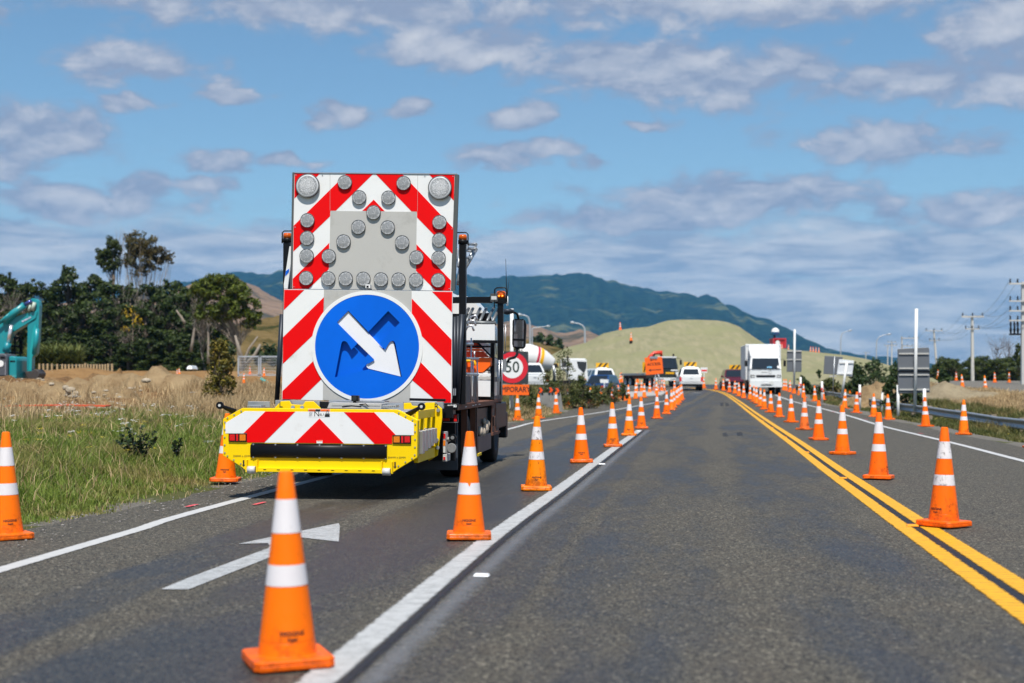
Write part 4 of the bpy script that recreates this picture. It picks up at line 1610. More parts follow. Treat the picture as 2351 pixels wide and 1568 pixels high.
for x, y, w in ((906, 250, 30), (906, 258, 30), (906, 266, 28), (906, 274, 30), (906, 282, 22)):
    pl(mb, [(x, y), (x + w, y), (x + w, y + 2), (x, y + 2)], ZC, -0.0055, 0.0008, 2)
mb.text('N', 0.085, face_text(ctr(ZC, 975, 265, -0.0055)), 2)
mb.text('8L', 0.04, face_text(ctr(ZC, 1015, 272, -0.0055)), 2)
mb.tube([ctr(ZC, 1038, 258, -0.006), ctr(ZC, 1038, 276, -0.006)], 0.003, 6, 2)
mb.build('warning_sticker', cushion)
mb = MB(WHITE, ORANGE_SIGN)
pl(mb, [(974, 503), (1027, 503), (1027, 530), (974, 530)], ZC, -0.0085, 0.002)
pl(mb, [(977, 504), (1025, 504), (1025, 511), (977, 511)], ZC, -0.0095, 0.0008, 1)
mb.build('small_sticker', cushion)
# locking handles
for base, tip in (((232, 243), (97, 186)), ((1798, 272), (1925, 197))):
    mb = MB(BLACK, LWHT)
    a, b = ctr(ZC, *base, 0.12), ctr(ZC, *tip, 0.02)
    mb.tube([a, a.lerp(b, 0.75), b], [0.034, 0.022, 0.020], 10)
    mb.disc(b + Vector((0, -0.015, 0)), 0.042, 0.04, n=16)
    mb.disc(b + Vector((0, -0.018, 0)), 0.016, 0.004, n=12, mi=1)
    mb.build('locking_handle', cushion)
# aluminium top plates, camera and grey hood
for x, q in ((345, [(350, 150), (548, 152), (548, 206), (350, 204)]), (1570, [(1570, 160), (1760, 162), (1760, 226), (1570, 224)])):
    mb = MB(STEEL, BLACK)
    pl(mb, [(x, 184), (x + 124, 184), (x + 124, 207), (x, 207)], ZC, 0.55, 0.2)
    for k in range(6):
        pl(mb, [(x + 10 + 19 * k, 192), (x + 18 + 19 * k, 192), (x + 18 + 19 * k, 200), (x + 10 + 19 * k, 200)], ZC, 0.546, 0.003, 1)
    mb.build('slotted_bracket', cushion, bevel=0.003)
    mb = MB(STEEL)
    pl(mb, q, ZC, 1.3, 0.04)
    mb.build('top_bracket', cushion, bevel=0.003)
mb = MB(GREYP, BLACK, STEEL)
pl(mb, [(1090, 162), (1565, 172), (1560, 218), (1070, 212)], ZC, 0.9, 0.35)
pl(mb, [(1085, 140), (1590, 146), (1590, 165), (1085, 160)], ZC, 1.3, 0.3, 2)
for yy in (182, 190):
    pl(mb, [(1110, yy), (1270, yy + 1), (1270, yy + 3), (1110, yy + 2)], ZC, 0.897, 0.002, 1)
    pl(mb, [(1400, yy + 3), (1550, yy + 5), (1550, yy + 7), (1400, yy + 5)], ZC, 0.897, 0.002, 1)
pl(mb, [(600, 138), (1000, 146), (1000, 205), (600, 200)], ZC, 1.72, 0.10, 2)
pl(mb, [(985, 150), (1085, 152), (1085, 205), (1000, 205)], ZC, 1.75, 0.05, 1)
pl(mb, [(1765, 150), (2118, 155), (2120, 215), (1765, 200)], ZC, 1.72, 0.10, 2)
mb.build('hood', cushion, bevel=0.004)
mb = MB(BLACK, GLASS)
pl(mb, [(1288, 95), (1350, 97), (1350, 150), (1288, 148)], ZC, 1.15, 0.10)
c = ctr(ZC, 1320, 148, 1.2)
mb.tube([c, ctr(ZC, 1316, 178, 1.2)], 0.02, 8)
mb.disc(ctr(ZC, 1316, 122, 1.145), 0.03, 0.01, mi=1)
mb.tube([ctr(ZC, 1330, 165, 1.15), ctr(ZC, 1365, 178, 0.9), ctr(ZC, 1420, 172, 0.88), ctr(ZC, 1445, 198, 0.88)], 0.007, 6)
mb.tube([ctr(ZC, 1205, 200, 0.88), ctr(ZC, 1290, 190, 0.87), ctr(ZC, 1380, 198, 0.88)], 0.010, 6)
mb.build('rear_camera', cushion, bevel=0.004)
mb = MB(BLACK, LRED)
pl(mb, [(1815, 120), (2140, 128), (2140, 152), (1815, 144)], ZC, 2.2, 0.06)
mb.build('cross_bar', cushion, bevel=0.003)

# ---- lamp column and reflector box at the right rear
mb = MB(ALU, LRED, LAMB, LWHT, BLACK)
pl(mb, [(345, 938), (425, 938), (425, 1310), (345, 1310)], ZF, 1.95, 0.06)
pl(mb, [(349, 965), (395, 965), (395, 1062), (349, 1062)], ZF, 1.935, 0.015, 1)
pl(mb, [(349, 1080), (395, 1080), (395, 1185), (349, 1185)], ZF, 1.935, 0.015, 2)
pl(mb, [(349, 1195), (395, 1195), (395, 1300), (349, 1300)], ZF, 1.935, 0.015, 3)
lc = mb.build('lamp_column', truck, bevel=0.003)
mb = MB(GREYP, LRED)
pl(mb, [(345, 1328), (418, 1328), (418, 1450), (345, 1450)], ZF, 1.93, 0.3)
pl(mb, [(349, 1360), (395, 1360), (395, 1428), (349, 1428)], ZF, 1.92, 0.01, 1)
mb.build('reflector_box', lc, bevel=0.006)
mb = MB(GREYP, mat('grey_round_lens', (0.22, 0.22, 0.22), 0.2, var=0.4, scale=40), BLACK)
mb.tube([ctr(ZF, 425, 1085, 1.97), ctr(ZF, 505, 1045, 1.95)], 0.028, 10, 0)
mb.disc(ctr(ZF, 510, 1045, 1.92), 0.045, 0.06, n=20, mi=2)
mb.disc(ctr(ZF, 510, 1043, 1.912), 0.022, 0.01, n=16, mi=1)
mb.tube([ctr(ZF, 425, 1222, 1.97), ctr(ZF, 480, 1222, 1.97)], 0.02, 10, 0)
mb.lathe([(0.055, 0.0), (0.062, 0.02), (0.055, 0.06), (0.03, 0.09)], 20, 1, Matrix.Translation(ctr(ZF, 493, 1222, 1.9)) @ Matrix.Rotation(-math.pi / 2, 4, 'X'))
mb.build('marker_lamp', lc)

# ---- rear of the chassis
mb = MB(BLACK, NAVYB)
pl(mb, [(340, 455), (600, 460), (595, 570), (340, 560)], ZF, 2.42, 0.10)
mb.span((-1.05, 2.35, 0.86), (1.18, 2.62, 1.02), 0)
mb.span((-0.85, 1.75, 0.42), (0.85, 2.4, 0.86), 0)
mb.span((-0.42, 2.0, 0.55), (-0.30, 9.0, 0.86), 1)
mb.span((0.30, 2.0, 0.55), (0.42, 9.0, 0.86), 1)
mb.span((-1.1, 2.66, 0.30), (1.17, 2.70, 0.86), 0)
mb.build('chassis', truck, bevel=0.006)
mb = MB(WHITE, INK)
pl(mb, [(428, 478), (582, 478), (582, 523), (428, 523)], ZF, 2.41, 0.008)
mb.text('ACTIVE VMS', 0.037, face_text(ctr(ZF, 505, 496, 2.408)), 1)
mb.build('name_plate', truck, bevel=0.002)
mb = MB(BLACK, LRED, LAMB, ALU)
pl(mb, [(350, 640), (600, 640), (604, 785), (350, 785)], ZF, 2.50, 0.08)
pl(mb, [(350, 652), (465, 652), (465, 680), (350, 680)], ZF, 2.485, 0.015, 2)
pl(mb, [(350, 682), (465, 682), (465, 760), (350, 760)], ZF, 2.485, 0.015, 1)
pl(mb, [(532, 650), (588, 650), (588, 768), (532, 768)], ZF, 2.485, 0.015, 1)
pl(mb, [(350, 775), (604, 775), (604, 790), (350, 790)], ZF, 2.47, 0.02, 3)
mb.build('rear_lamp_cluster', truck, bevel=0.002)
MUD = mat('mud_flap_rubber', (0.045, 0.055, 0.07), 0.45, var=0.2)
for xx in (-1.05, 0.62):
    mb = MB(MUD)
    mb.span((xx, 2.9, 0.16), (xx + 0.55, 2.925, 0.78))
    mb.build('mud_flap', truck, bevel=0.006)

# ---- lower sign board
LS = 2.5
def circ(cx, cy, r, n=96):
    return [(cx + r * math.cos(2 * math.pi * k / n), cy + r * math.sin(2 * math.pi * k / n)) for k in range(n)]


mb = MB(WHITE, ALU)
pl(mb, [(190, 55), (2165, 80), (2150, 1390), (165, 1345)], ZB_, LS, 0.03, holes=[circ(1163, 728, 562)])
lower = mb.build('lower_sign_board', truck)
mb = MB(GREYP)
pl(mb, [(660, 62), (1685, 76), (1668, 1383), (645, 1352)], ZB_, LS - 0.003, 0.003, holes=[circ(1163, 728, 575)])
mb.build('grey_field', lower)
for q in ([(193, 62), (428, 64), (188, 300)], [(659, 147), (659, 470), (176, 930), (179, 618)], [(650, 782), (647, 1090), (385, 1346), (170, 1342), (172, 1248)],
          [(1925, 84), (2160, 87), (2157, 325)], [(1687, 165), (2154, 648), (2150, 958), (1684, 480)], [(1681, 797), (2147, 1278), (2146, 1386), (1998, 1383), (1676, 1107)]):
    mb = MB(RED)
    pl(mb, q, ZB_, LS - 0.003, 0.003)
    mb.build('red_stripe', lower)


DX, DY = 1163, 728
# arrow outline (pointing down to the right) and its mirror image
arrow = [(935, 305), (1368, 762), (1398, 706)]
arrow += [(1415, 680), (1432, 664), (1452, 658), (1472, 664), (1484, 685), (1490, 710)]
arrow += [(1562, 1084), (1175, 994), (1158, 982), (1150, 964), (1153, 945), (1166, 930), (1185, 918)]
arrow += [(1240, 886), (800, 443)]
mirror = [(2 * (DX + 6) - x, y + 2) for x, y in reversed(arrow)]
DF = LS - 0.012       # front of the blue plate
RB = LS + 0.054       # recessed back plate


def prism_obj(pts, y0, th, m):
    q = MB(m)
    q.prism([T(ZB_(*p), y0) for p in pts], (0, th, 0))
    return q.build('tmp')


def cut_plate():
    disc = prism_obj(circ(DX, DY, 610), DF, 0.012, BLUE)
    cut = [prism_obj(arrow, DF - 0.05, 0.1, BLUE), prism_obj(mirror, DF - 0.05, 0.1, BLUE)]
    for c in cut:
        md = disc.modifiers.new('cut', 'BOOLEAN')
        md.operation = 'DIFFERENCE'
        md.solver = 'EXACT'
        md.object = c
    dg = bpy.context.evaluated_depsgraph_get()
    me = bpy.data.meshes.new_from_object(disc.evaluated_get(dg))
    bm = bmesh.new()
    bm.from_mesh(me)
    bmesh.ops.recalc_face_normals(bm, faces=bm.faces)
    bm.to_mesh(me)
    bm.free()
    for o in cut + [disc]:
        bpy.data.objects.remove(o)
    o = bpy.data.objects.new('blue_disc', me)
    COL.objects.link(o)
    o.parent = lower
    KIDS.setdefault(lower.name, []).append(o)
    return o


cut_plate()
plate('recessed_back', circ(DX, DY, 600), ZB_, RB, 0.008, BLUE, lower)
mb = MB(WHITE)
mb.prism([T(ZB_(*p), DF - 0.002) for p in circ(DX, DY, 652)], (0, LS - 0.0045 - DF, 0), 0, [[T(ZB_(*p), DF - 0.002) for p in circ(DX, DY, 609)]])
mb.build('white_rim', lower)
ac = Vector((sum(p[0] for p in arrow) / len(arrow), sum(p[1] for p in arrow) / len(arrow)))
inner = []
for x, y in arrow:
    d = Vector((x, y)) - Vector((1280, 800))
    inner.append(tuple(Vector((x, y)) - d.normalized() * 11))
mb = MB(mat('white_arrow_face', (0.80, 0.80, 0.82), 0.4, var=0.05))
mb.prism([T(ZB_(*p), DF + 0.020) for p in inner], (0, RB - 0.001 - DF - 0.020, 0))
mb.build('white_arrow', lower)

# ---- upper arrow board with its lamps
US = 2.62
mb = MB(WHITE, mat('dark_olive_frame', (0.10, 0.105, 0.10), 0.5, metal=0.3), ALU)
pl(mb, [(312, 68), (2190, 83), (2145, 1445), (288, 1421)], ZA, US, 0.05)
pl(mb, [(288, 60), (312, 60), (286, 1421), (264, 1421)], ZA, US - 0.01, 0.07, 1)
pl(mb, [(2194, 84), (2236, 86), (2190, 1440), (2150, 1440)], ZA, US - 0.01, 0.07, 1)
pl(mb, [(296, 55), (2215, 70), (2210, 82), (296, 66)], ZA, US - 0.01, 0.08, 2)
upper = mb.build('arrow_board', truck)
plate('grey_field', [(735, 510), (1746, 521), (1731, 1440), (713, 1425)], ZA, US - 0.003, 0.003, GREYP, upper)
for q in ([(317, 68), (612, 70), (312, 365)], [(1890, 82), (2187, 86), (2179, 388)],
          [(920, 75), (1232, 78), (797, 507), (733, 507), (731, 572), (300, 985), (304, 683)],
          [(1265, 78), (1578, 81), (2173, 712), (2166, 1015), (1748, 586), (1748, 518), (1684, 516)],
          [(1241, 378), (1370, 513), (1108, 508)], [(720, 885), (715, 1192), (480, 1421), (292, 1419), (293, 1305)],
          [(1742, 902), (2146, 1325), (2140, 1443), (1965, 1441), (1736, 1210)]):
    mb = MB(RED)
    pl(mb, q, ZA, US - 0.003, 0.003)
    mb.build('red_stripe', upper)


SEAM = mat('seam_grey', (0.30, 0.29, 0.28), 0.7, var=0.1)  # even grey for the joints between board panels
for (x0, y0), (x1, y1) in (((728, 72), (728, 505)), ((1755, 84), (1752, 515))):
    mb = MB(SEAM)
    pl(mb, [(x0, y0), (x0 + 3, y0), (x1 + 3, y1), (x1, y1)], ZA, US - 0.0045, 0.001)
    mb.build('panel_seam', upper)
mb = MB(STEEL)
for x, y in ((330, 90), (2170, 105), (305, 1400), (2125, 1420), (640, 90), (1840, 100), (320, 700), (2160, 720)):
    mb.disc(T(ZA(x, y), US - 0.008), 0.007, 0.006, n=8)
mb.build('rivet', upper)


def lens_material():
    m = bpy.data.materials.new('lamp_lens')
    m.use_nodes = True
    N = NT(m.node_tree)
    b = N.n['Principled BSDF']
    o = N.new('ShaderNodeTexCoord').outputs['Object']
    v = N.new('ShaderNodeTexVoronoi')
    v.inputs['Scale'].default_value = 62
    v.inputs['Randomness'].default_value = 0.25
    N.l.new(o, v.inputs['Vector'])
    c = N.mix(N.ramp(v.outputs['Distance'], 0.15, 0.62), (0.66, 0.66, 0.66), (0.20, 0.205, 0.21))
    c = N.mix(N.noise(o, 24, 2), c, N.mix(1.0, c, (1.5, 1.5, 1.5), 'MULTIPLY'))
    N.put(b.inputs['Base Color'], c)
    b.inputs['Roughness'].default_value = 0.22
    bp = N.new('ShaderNodeBump')
    bp.inputs['Strength'].default_value = 0.6
    bp.inputs['Distance'].default_value = 0.006
    N.put(bp.inputs['Height'], v.outputs['Distance'])
    N.l.new(bp.outputs[0], b.inputs['Normal'])
    return m


LENS = lens_material()
RIM = mat('lamp_rim', (0.07, 0.075, 0.08), 0.4, var=0.1)
RIMW = mat('pale_lamp_rim', (0.55, 0.56, 0.57), 0.35, var=0.1)


def lamp(x, y, rz, big=False):
    dp = 0.042 if big else 0.027
    c = T(ZA(x, y), US - dp)
    r = (T(ZA(x + rz, y), US - dp) - c).x
    M = Matrix.Rotation(math.pi / 2, 4, 'X')                   # lathe axis towards the camera side
    mb = MB(RIM, LENS, RIMW)
    mb.lathe([(r * 0.98, 0.003 - dp), (r, -0.01), (r, 0.0), (r * 0.975, 0.006), (r * 0.935, 0.006), (r * 0.93, 0.001)], 28, 0, M, caps=False)
    if big:
        mb.lathe([(r * 0.93, 0.001), (r * 0.90, 0.006), (r * 0.80, 0.007)], 28, 2, M, caps=False)
        mb.lathe([(r * 0.80, 0.007), (r * 0.5, 0.012), (0.001, 0.014)], 28, 1, M, caps=False)
    else:
        mb.lathe([(r * 0.93, 0.001), (r * 0.6, 0.006), (0.001, 0.008)], 28, 1, M, caps=False)
    o = mb.build('lamp', upper, loc=c)


for x, y in [(902, 175), (1590, 183), (1070, 350), (1412, 355), (1238, 527), (463, 620), (2010, 642), (1060, 698), (1405, 703), (459, 828), (2006, 850), (887, 868), (1573, 878), (455, 1036), (2000, 1060),
             (714, 1040), (1741, 1055), (449, 1297), (707, 1300), (912, 1303), (1118, 1305), (1325, 1312), (1530, 1314), (1736, 1318), (1996, 1322)]:
    lamp(x, y, 84)
for x, y in ((465, 215), (2015, 237)):
    lamp(x, y, 140, True)
mb = MB(WHITE, BLACK)
pl(mb, [(1145, 1370), (1198, 1370), (1198, 1415), (1145, 1412)], ZA, US - 0.11, 0.10)
pl(mb, [(1155, 1385), (1182, 1385), (1182, 1408), (1155, 1408)], ZA, US - 0.113, 0.003, 1)
mb.tube([ctr(ZA, 1185, 1412, US - 0.06), ctr(ZA, 1200, 1428, US - 0.06), ctr(ZA, 1218, 1432, US - 0.05)], 0.005, 6, 1)
mb.build('board_camera', upper)
# white side plates with a red and blue flash
for q, f in (([(255, 925), (289, 922), (284, 1010), (232, 1421), (190, 1421), (188, 1370), (212, 1215)], [(212, 1215), (252, 1185), (248, 1225), (205, 1275)]),
             ([(2182, 945), (2225, 948), (2202, 1240), (2183, 1445), (2150, 1443), (2152, 1380)], [(2162, 1205), (2200, 1252), (2196, 1300), (2160, 1245)])):
    mb = MB(WPAINT, BLUE, RED)
    pl(mb, q, ZA, US + 0.10, 0.03)
    pl(mb, f, ZA, US + 0.095, 0.004, 1)
    mb.build('side_plate', truck)

# ---- beacon posts beside the board
for bx, zx, y0, cage in ((230, 231, 880, True), (2284, 2285, 900, True)):
    x = T(ZA(bx, y0), 2.95).x
    zt = T(ZA(bx, y0), 2.95).z
    mb = MB(BLACK)
    mb.span((x - 0.045, 2.90, 1.03), (x + 0.045, 3.0, zt))
    post = mb.build('beacon_post', truck, bevel=0.004)
    mb = MB(BLACK, BEAC)
    mb.lathe([(0.062, 0.0), (0.064, 0.05), (0.056, 0.055)], 20, 0, Matrix.Translation((x, 2.95, zt)))
    mb.lathe([(0.056, 0.055), (0.057, 0.10), (0.048, 0.125), (0.0, 0.13)], 20, 1, Matrix.Translation((x, 2.95, zt)))
    sg = 1 if bx > 1000 else -1
    mb.tube([(x - sg * 0.09, 2.95, zt + 0.155), (x + sg * 0.045, 2.95, zt + 0.155), (x + sg * 0.07, 2.95, zt + 0.13), (x + sg * 0.072, 2.95, zt - 0.01)], 0.009, 6)
    mb.build('beacon', post)

# ---- raising masts beside the boards
mb = MB(NAVYB, ALU)
for (xa, ya), (xb, yb), r in (((2190, 380), (2185, 1390), 0.030), ((2228, 370), (2215, 1390), 0.028), ((2275, 350), (2215, 1392), 0.036)):
    mb.tube([ctr(ZB_, xa, ya, 2.75), ctr(ZB_, xb, yb, 2.72)], r, 10, 0)
for x in (2170, 2190):
    pl(mb, [(x, 1220), (x + 14, 1220), (x + 12, 1300), (x - 2, 1300)], ZB_, 2.69, 0.02, 1)
mb.build('lifting_mast', truck)
mb = MB(NAVYB)
mb.tube([ctr(ZB_, 168, 350, 2.75), ctr(ZB_, 105, 1400, 2.72)], 0.032, 10)
mb.build('lifting_mast', truck)

# ---- tray, boxes and wheels along the right side
XS = 1.2


def sp(p, xl=XS):
    return X_(ZE(*p), xl)


mb = MB(RUST, DECKB)
mb.span((-1.18, 2.66, 0.955), (1.21, 7.0, 1.035), 0)
mb.span((-1.18, 7.0, 0.99), (1.21, 8.15, 1.05), 0)
mb.build('tray_deck', truck, bevel=0.006)
mb = MB(BLACK, DECKB, RUST)
mb.span((0.55, 4.90, 0.45), (1.14, 6.70, 0.93), 0)
mb.span((1.12, 4.86, 0.28), (1.19, 4.97, 1.03), 0)
mb.span((1.10, 3.72, 0.28), (1.19, 3.78, 0.95), 2)
mb.span((1.10, 4.70, 0.28), (1.19, 4.76, 0.95), 2)
mb.build('toolbox', truck, bevel=0.006)
mb = MB(BLACK, DECKB)
mb.span((1.146, 5.0, 0.28), (1.19, 6.72, 0.52), 1)
mb.span((0.7, 5.0, 0.27), (1.19, 6.72, 0.30), 1)
mb.build('step_panel', truck, bevel=0.006)
mb = MB(YELLOW)
mb.span((1.10, 4.92, 0.235), (1.2, 5.35, 0.28))
mb.build('yellow_step', truck, bevel=0.006)
# a crumpled sack on the toolbox step
SACK = mat('beige_sack', (0.44, 0.36, 0.28), 0.9, var=0.25, scale=12, bump=0.6, bscale=25)
mb = MB(SACK)
for cx, cy, cz, rr in ((1.165, 5.4, 0.58, 0.10), (1.165, 5.75, 0.56, 0.10), (1.16, 6.1, 0.60, 0.12), (1.16, 6.4, 0.66, 0.09), (1.165, 5.95, 0.72, 0.06)):
    for st in range(1):
        mb.lathe([(0.01, -rr * 0.8), (rr * 0.8, -rr * 0.5), (rr * 1.05, 0.0), (rr * 0.7, rr * 0.6), (0.01, rr * 0.85)], 10, 0, Matrix.Translation((cx, cy, cz)) @ Matrix.Scale(0.55, 4, (1, 0, 0)) @ Matrix.Rotation(cy * 7, 4, 'Z'))
sack = mb.build('crumpled_sack', M=TF.M)
tag(sack, 'crumpled beige sack lying in the side step of the attenuator truck', 'sack')


def wheel(parent, c, r, w, name='wheel', axis='x', rimm=None):
    """tyre and rim, axle along x"""
    Mx = Matrix.Translation(c) @ Matrix.Rotation(math.pi / 2, 4, 'Y')
    mb = MB(RUBBER, rimm or STEEL)
    mb.lathe([(r * 0.58, -w / 2), (r * 0.93, -w / 2), (r, -w * 0.38), (r, w * 0.38), (r * 0.93, w / 2), (r * 0.58, w / 2)], 28, 0, Mx, caps=False)
    mb.lathe([(0.02, w * 0.30), (r * 0.25, w * 0.32), (r * 0.30, w * 0.12), (r * 0.5, w * 0.1), (r * 0.58, w / 2)], 20, 1, Mx, caps=False)
    mb.lathe([(r * 0.58, -w / 2), (r * 0.3, -w * 0.1), (0.02, -w * 0.12)], 20, 1, Mx, caps=False)
    return mb.build(name, parent)


DRIM = mat('dark_wheel_rim', (0.06, 0.06, 0.065), 0.5)
for sx in (-1, 1):
    wheel(truck, (sx * 0.96, 4.15, 0.44), 0.44, 0.36, rimm=DRIM)
    wheel(truck, (sx * 1.02, 7.85, 0.44), 0.44, 0.26, rimm=DRIM)

# cage of black posts, rails and slanted bars
mb = MB(BLACK)
zt = X_(ZD(745, 905), 1.15).z
mb.span((-1.15, 7.05, 1.03), (-1.05, 7.15, zt))
pl(mb, [(682, 905), (748, 905), (748, 1300), (745, 1570), (682, 1570)], ZD, 7.0, 0.10)
pl(mb, [(648, 0), (694, 0), (690, 660), (646, 660)], ZE, 6.95, 0.10)
mb.span((-1.15, 7.03, zt - 0.10), (1.17, 7.12, zt))
mb.span((-1.15, 7.05, zt - 0.36), (1.15, 7.10, zt - 0.27))
for q in ([(300, 28), (650, 32), (650, 52), (300, 48)], [(300, 306), (650, 310), (650, 328), (300, 324)], [(490, 0), (520, 0), (652, 140), (652, 168)], [(508, 350), (530, 362), (652, 262), (652, 238)], [(500, 628), (668, 632), (668, 662), (500, 658)]):
    pl(mb, q, ZE, 6.72, 0.04)
pl(mb, [(395, 1335), (680, 1340), (680, 1375), (395, 1372)], ZD, 6.54, 0.035)
mb.build('cage_frame', truck, bevel=0.003)
SL = mat('dull_grey_tube', (0.16, 0.17, 0.175), 0.45, metal=0.4)
mb = MB(SL)
for x in (345, 395, 480, 550, 635, 700):
    a = T(ZD(x, 968), 7.25)
    b = T(ZD(x - 78, 1125), 6.65)
    mb.tube([a, b], 0.026, 8)
b0, b1 = T(ZD(290, 1130), 6.65), T(ZD(665, 1140), 6.65)
mb.tube([b0, b1], 0.03, 8)
mb.build('slanted_rack', truck)
# grey steel brackets leaning out behind the right beacon
mb = MB(STEEL)
for (xa, ya), (xb, yb), r in (((435, 215), (300, 470), 0.02), ((435, 270), (305, 490), 0.025), ((340, 215), (300, 300), 0.02), ((340, 212), (432, 216), 0.02), ((335, 265), (432, 272), 0.02), ((320, 290), (365, 300), 0.015), ((305, 380), (360, 368), 0.02),
                              ((235, 290), (225, 480), 0.018), ((255, 300), (215, 690), 0.015), ((215, 400), (260, 360), 0.015)):
    mb.tube([ctr(ZD, xa, ya, 3.6), ctr(ZD, xb, yb, 3.4)], r, 8)
mb.tube([ctr(ZD, 300, 470, 3.4), ctr(ZD, 300, 700, 3.4)], 0.03, 8)
mb.tube([ctr(ZD, 303, 690, 3.4), ctr(ZD, 296, 1200, 3.4)], 0.02, 8)
mb.build('folding_bracket', truck)
# cab
mb = MB(WPAINT, BLACK, GLASS)
mb.hexa([(-1.14, 7.3, 0.95), (1.12, 7.3, 0.95), (1.12, 9.15, 0.85), (-1.14, 9.15, 0.85)], [(-1.08, 7.3, 2.35), (1.06, 7.3, 2.35), (1.05, 8.9, 2.35), (-1.07, 8.9, 2.35)], 0)
cab = mb.build('cab', truck, bevel=0.05, seg=2)
mb = MB(WPAINT)
prof = [(0.25, 0.0), (0.34, 0.22), (0.46, 0.25), (0.50, 0.21), (0.62, 0.24), (0.78, 0.20), (0.95, 0.10), (1.08, 0.0)]
tp = [(x * 1.0, 7.4, 2.33 + z * 1.85) for x, z in prof]
tp = [(-x, y, z) for x, y, z in reversed(tp)] + tp
mb.prism(tp, (0, 1.1, 0))
mb.build('roof_fairing', cab, bevel=0.02)
mb = MB(GLASS)
c0, c1 = T(ZD(455, 1020), 7.29), T(ZD(612, 1120), 7.29)
mb.span((c0.x, 7.285, c1.z), (c1.x, 7.298, c0.z))
mb.build('rear_window', cab)
mb = MB(GLASS)
mb.hexa([(1.10, 7.75, 1.75), (1.118, 7.75, 1.75), (1.118, 9.0, 1.70), (1.10, 9.0, 1.70)], [(1.085, 7.75, 2.25), (1.098, 7.75, 2.25), (1.092, 8.85, 2.25), (1.08, 8.85, 2.25)])
mb.build('side_window', cab)
mb = MB(BLACK, LAMB, STEEL)
mb.span((0.8, 7.35, 0.55), (1.20, 9.05, 0.98))
mb.span((-1.2, 7.35, 0.55), (-0.8, 9.05, 0.98))
mb.span((-1.18, 9.05, 0.35), (1.2, 9.3, 0.80))
mb.span((1.16, 8.1, 0.95), (1.20, 8.22, 2.0))
mb.build('cab_skirt', cab, bevel=0.02)
# white load panel, orange load, ladders and gates on the tray
mb = MB(WPAINT, GREYP)
pl(mb, [(250, 1150), (652, 1155), (652, 1345), (250, 1340)], ZD, 6.58, 0.03)
mb.build('white_panel', truck, bevel=0.003)
mb = MB(WPAINT, GREYP)
pl(mb, [(420, 430), (650, 435), (648, 630), (420, 625)], ZE, 6.58, 0.03)
pl(mb, [(420, 352), (650, 358), (650, 388), (420, 382)], ZE, 6.58, 0.03)
pl(mb, [(420, 388), (650, 392), (650, 430), (420, 426)], ZE, 6.57, 0.03, 1)
mb.build('white_panel', truck, bevel=0.003)
mb = MB(ORANGE_SIGN, mat('shade_and_stripe_orange', (0.62, 0.055, 0.004), 0.5), YELLOW)  # darker orange: shade on the upper layers put into the colour, and the stripes
pl(mb, [(250, 172), (650, 172), (650, 262), (560, 345), (250, 345)], ZE, 6.70, 0.22, 0)
pl(mb, [(250, 95), (560, 100), (620, 165), (250, 165)], ZE, 6.75, 0.25, 1)
pl(mb, [(250, 66), (540, 68), (560, 92), (250, 88)], ZE, 6.74, 0.2, 0)
pl(mb, [(250, 0), (500, 0), (545, 60), (250, 60)], ZE, 6.75, 0.2, 1)
for x in (365, 430):
    pl(mb, [(x, 175), (x + 14, 175), (x + 14, 340), (x, 340)], ZE, 6.66, 0.04, 1)
mb.tube([T(ZE(330, 208), 6.62), T(ZE(425, 208), 6.62), T(ZE(460, 222), 6.62), T(ZE(470, 262), 6.62)], 0.028, 8, 2)
orange = mb.build('orange_equipment_bin', M=TF.M, bevel=0.004)
tag(orange, 'stacked orange equipment on the tray of the attenuator truck', 'equipment bin')


def bar(mb, p, q, xl, w, mi=0):
    """thin bar in the side plane between two photo points"""
    a, b = X_(p, xl), X_(q, xl)
    mb.tube([a, b], w, 6, mi)


mb = MB(ALU, STEEL)
for (xa, ya), (xb, yb) in (((334, -60), (342, 745)), ((424, -60), (424, 735)), ((445, 180), (448, 725)), ((494, 190), (500, 715)), ((462, 100), (462, 175))):
    bar(mb, ZE(xa, ya), ZE(xb, yb), 1.19, 0.011)
for (xa, ya), (xb, yb) in (((330, 10), (440, 14)), ((336, 178), (503, 184)), ((336, 360), (500, 372))):
    bar(mb, ZE(xa, ya), ZE(xb, yb), 1.19, 0.020)
for x, y in ((345, 748), (430, 732), (460, 724), (505, 718)):
    c = X_(ZE(x, y), 1.19)
    mb.tube([c + Vector((0, -0.10, 0)), c + Vector((0, 0.10, 0))], 0.022, 8)
mb.build('side_gate', truck)
mb = MB(DECKB)
for x0, x1 in ((350, 415), (456, 490)):
    q = [X_(ZE(*p), 1.185) for p in ((x0, 385), (x1, 390), (x1, 690), (x0, 700))]
    mb.prism(q, (-0.01, 0, 0))
mb.build('gate_panel', truck)
mb = MB(ALU, DECKB)
for x in (692, 735, 752, 785):
    bar(mb, ZE(x, 180 if x < 790 else 190), ZE(x - 2, 665), 1.20, 0.011)
q = [X_(ZE(*p), 1.20) for p in ((690, 182), (792, 190), (792, 238), (690, 240))]
mb.prism(q, (-0.01, 0, 0), 0)
q = [X_(ZE(*p), 1.20) for p in ((690, 400), (790, 396), (790, 448), (690, 456))]
mb.prism(q, (-0.01, 0, 0), 1)
q = [X_(ZE(*p), 1.20) for p in ((690, 618), (792, 606), (792, 655), (690, 670))]
mb.prism(q, (-0.01, 0, 0), 1)
for x in (705, 728, 750, 772):
    bar(mb, ZD(x + 5, 1150), ZD(x + 3, 1500), 1.19, 0.008)
mb.build('side_gate', truck)
mb = MB(RUST, BLACK)
mb.span((1.12, 6.75, 0.50), (1.19, 7.90, 0.98), 1)
mb.span((1.18, 6.75, 0.50), (1.20, 6.82, 0.98), 0)
mb.span((1.18, 7.24, 0.50), (1.20, 7.30, 0.98), 0)
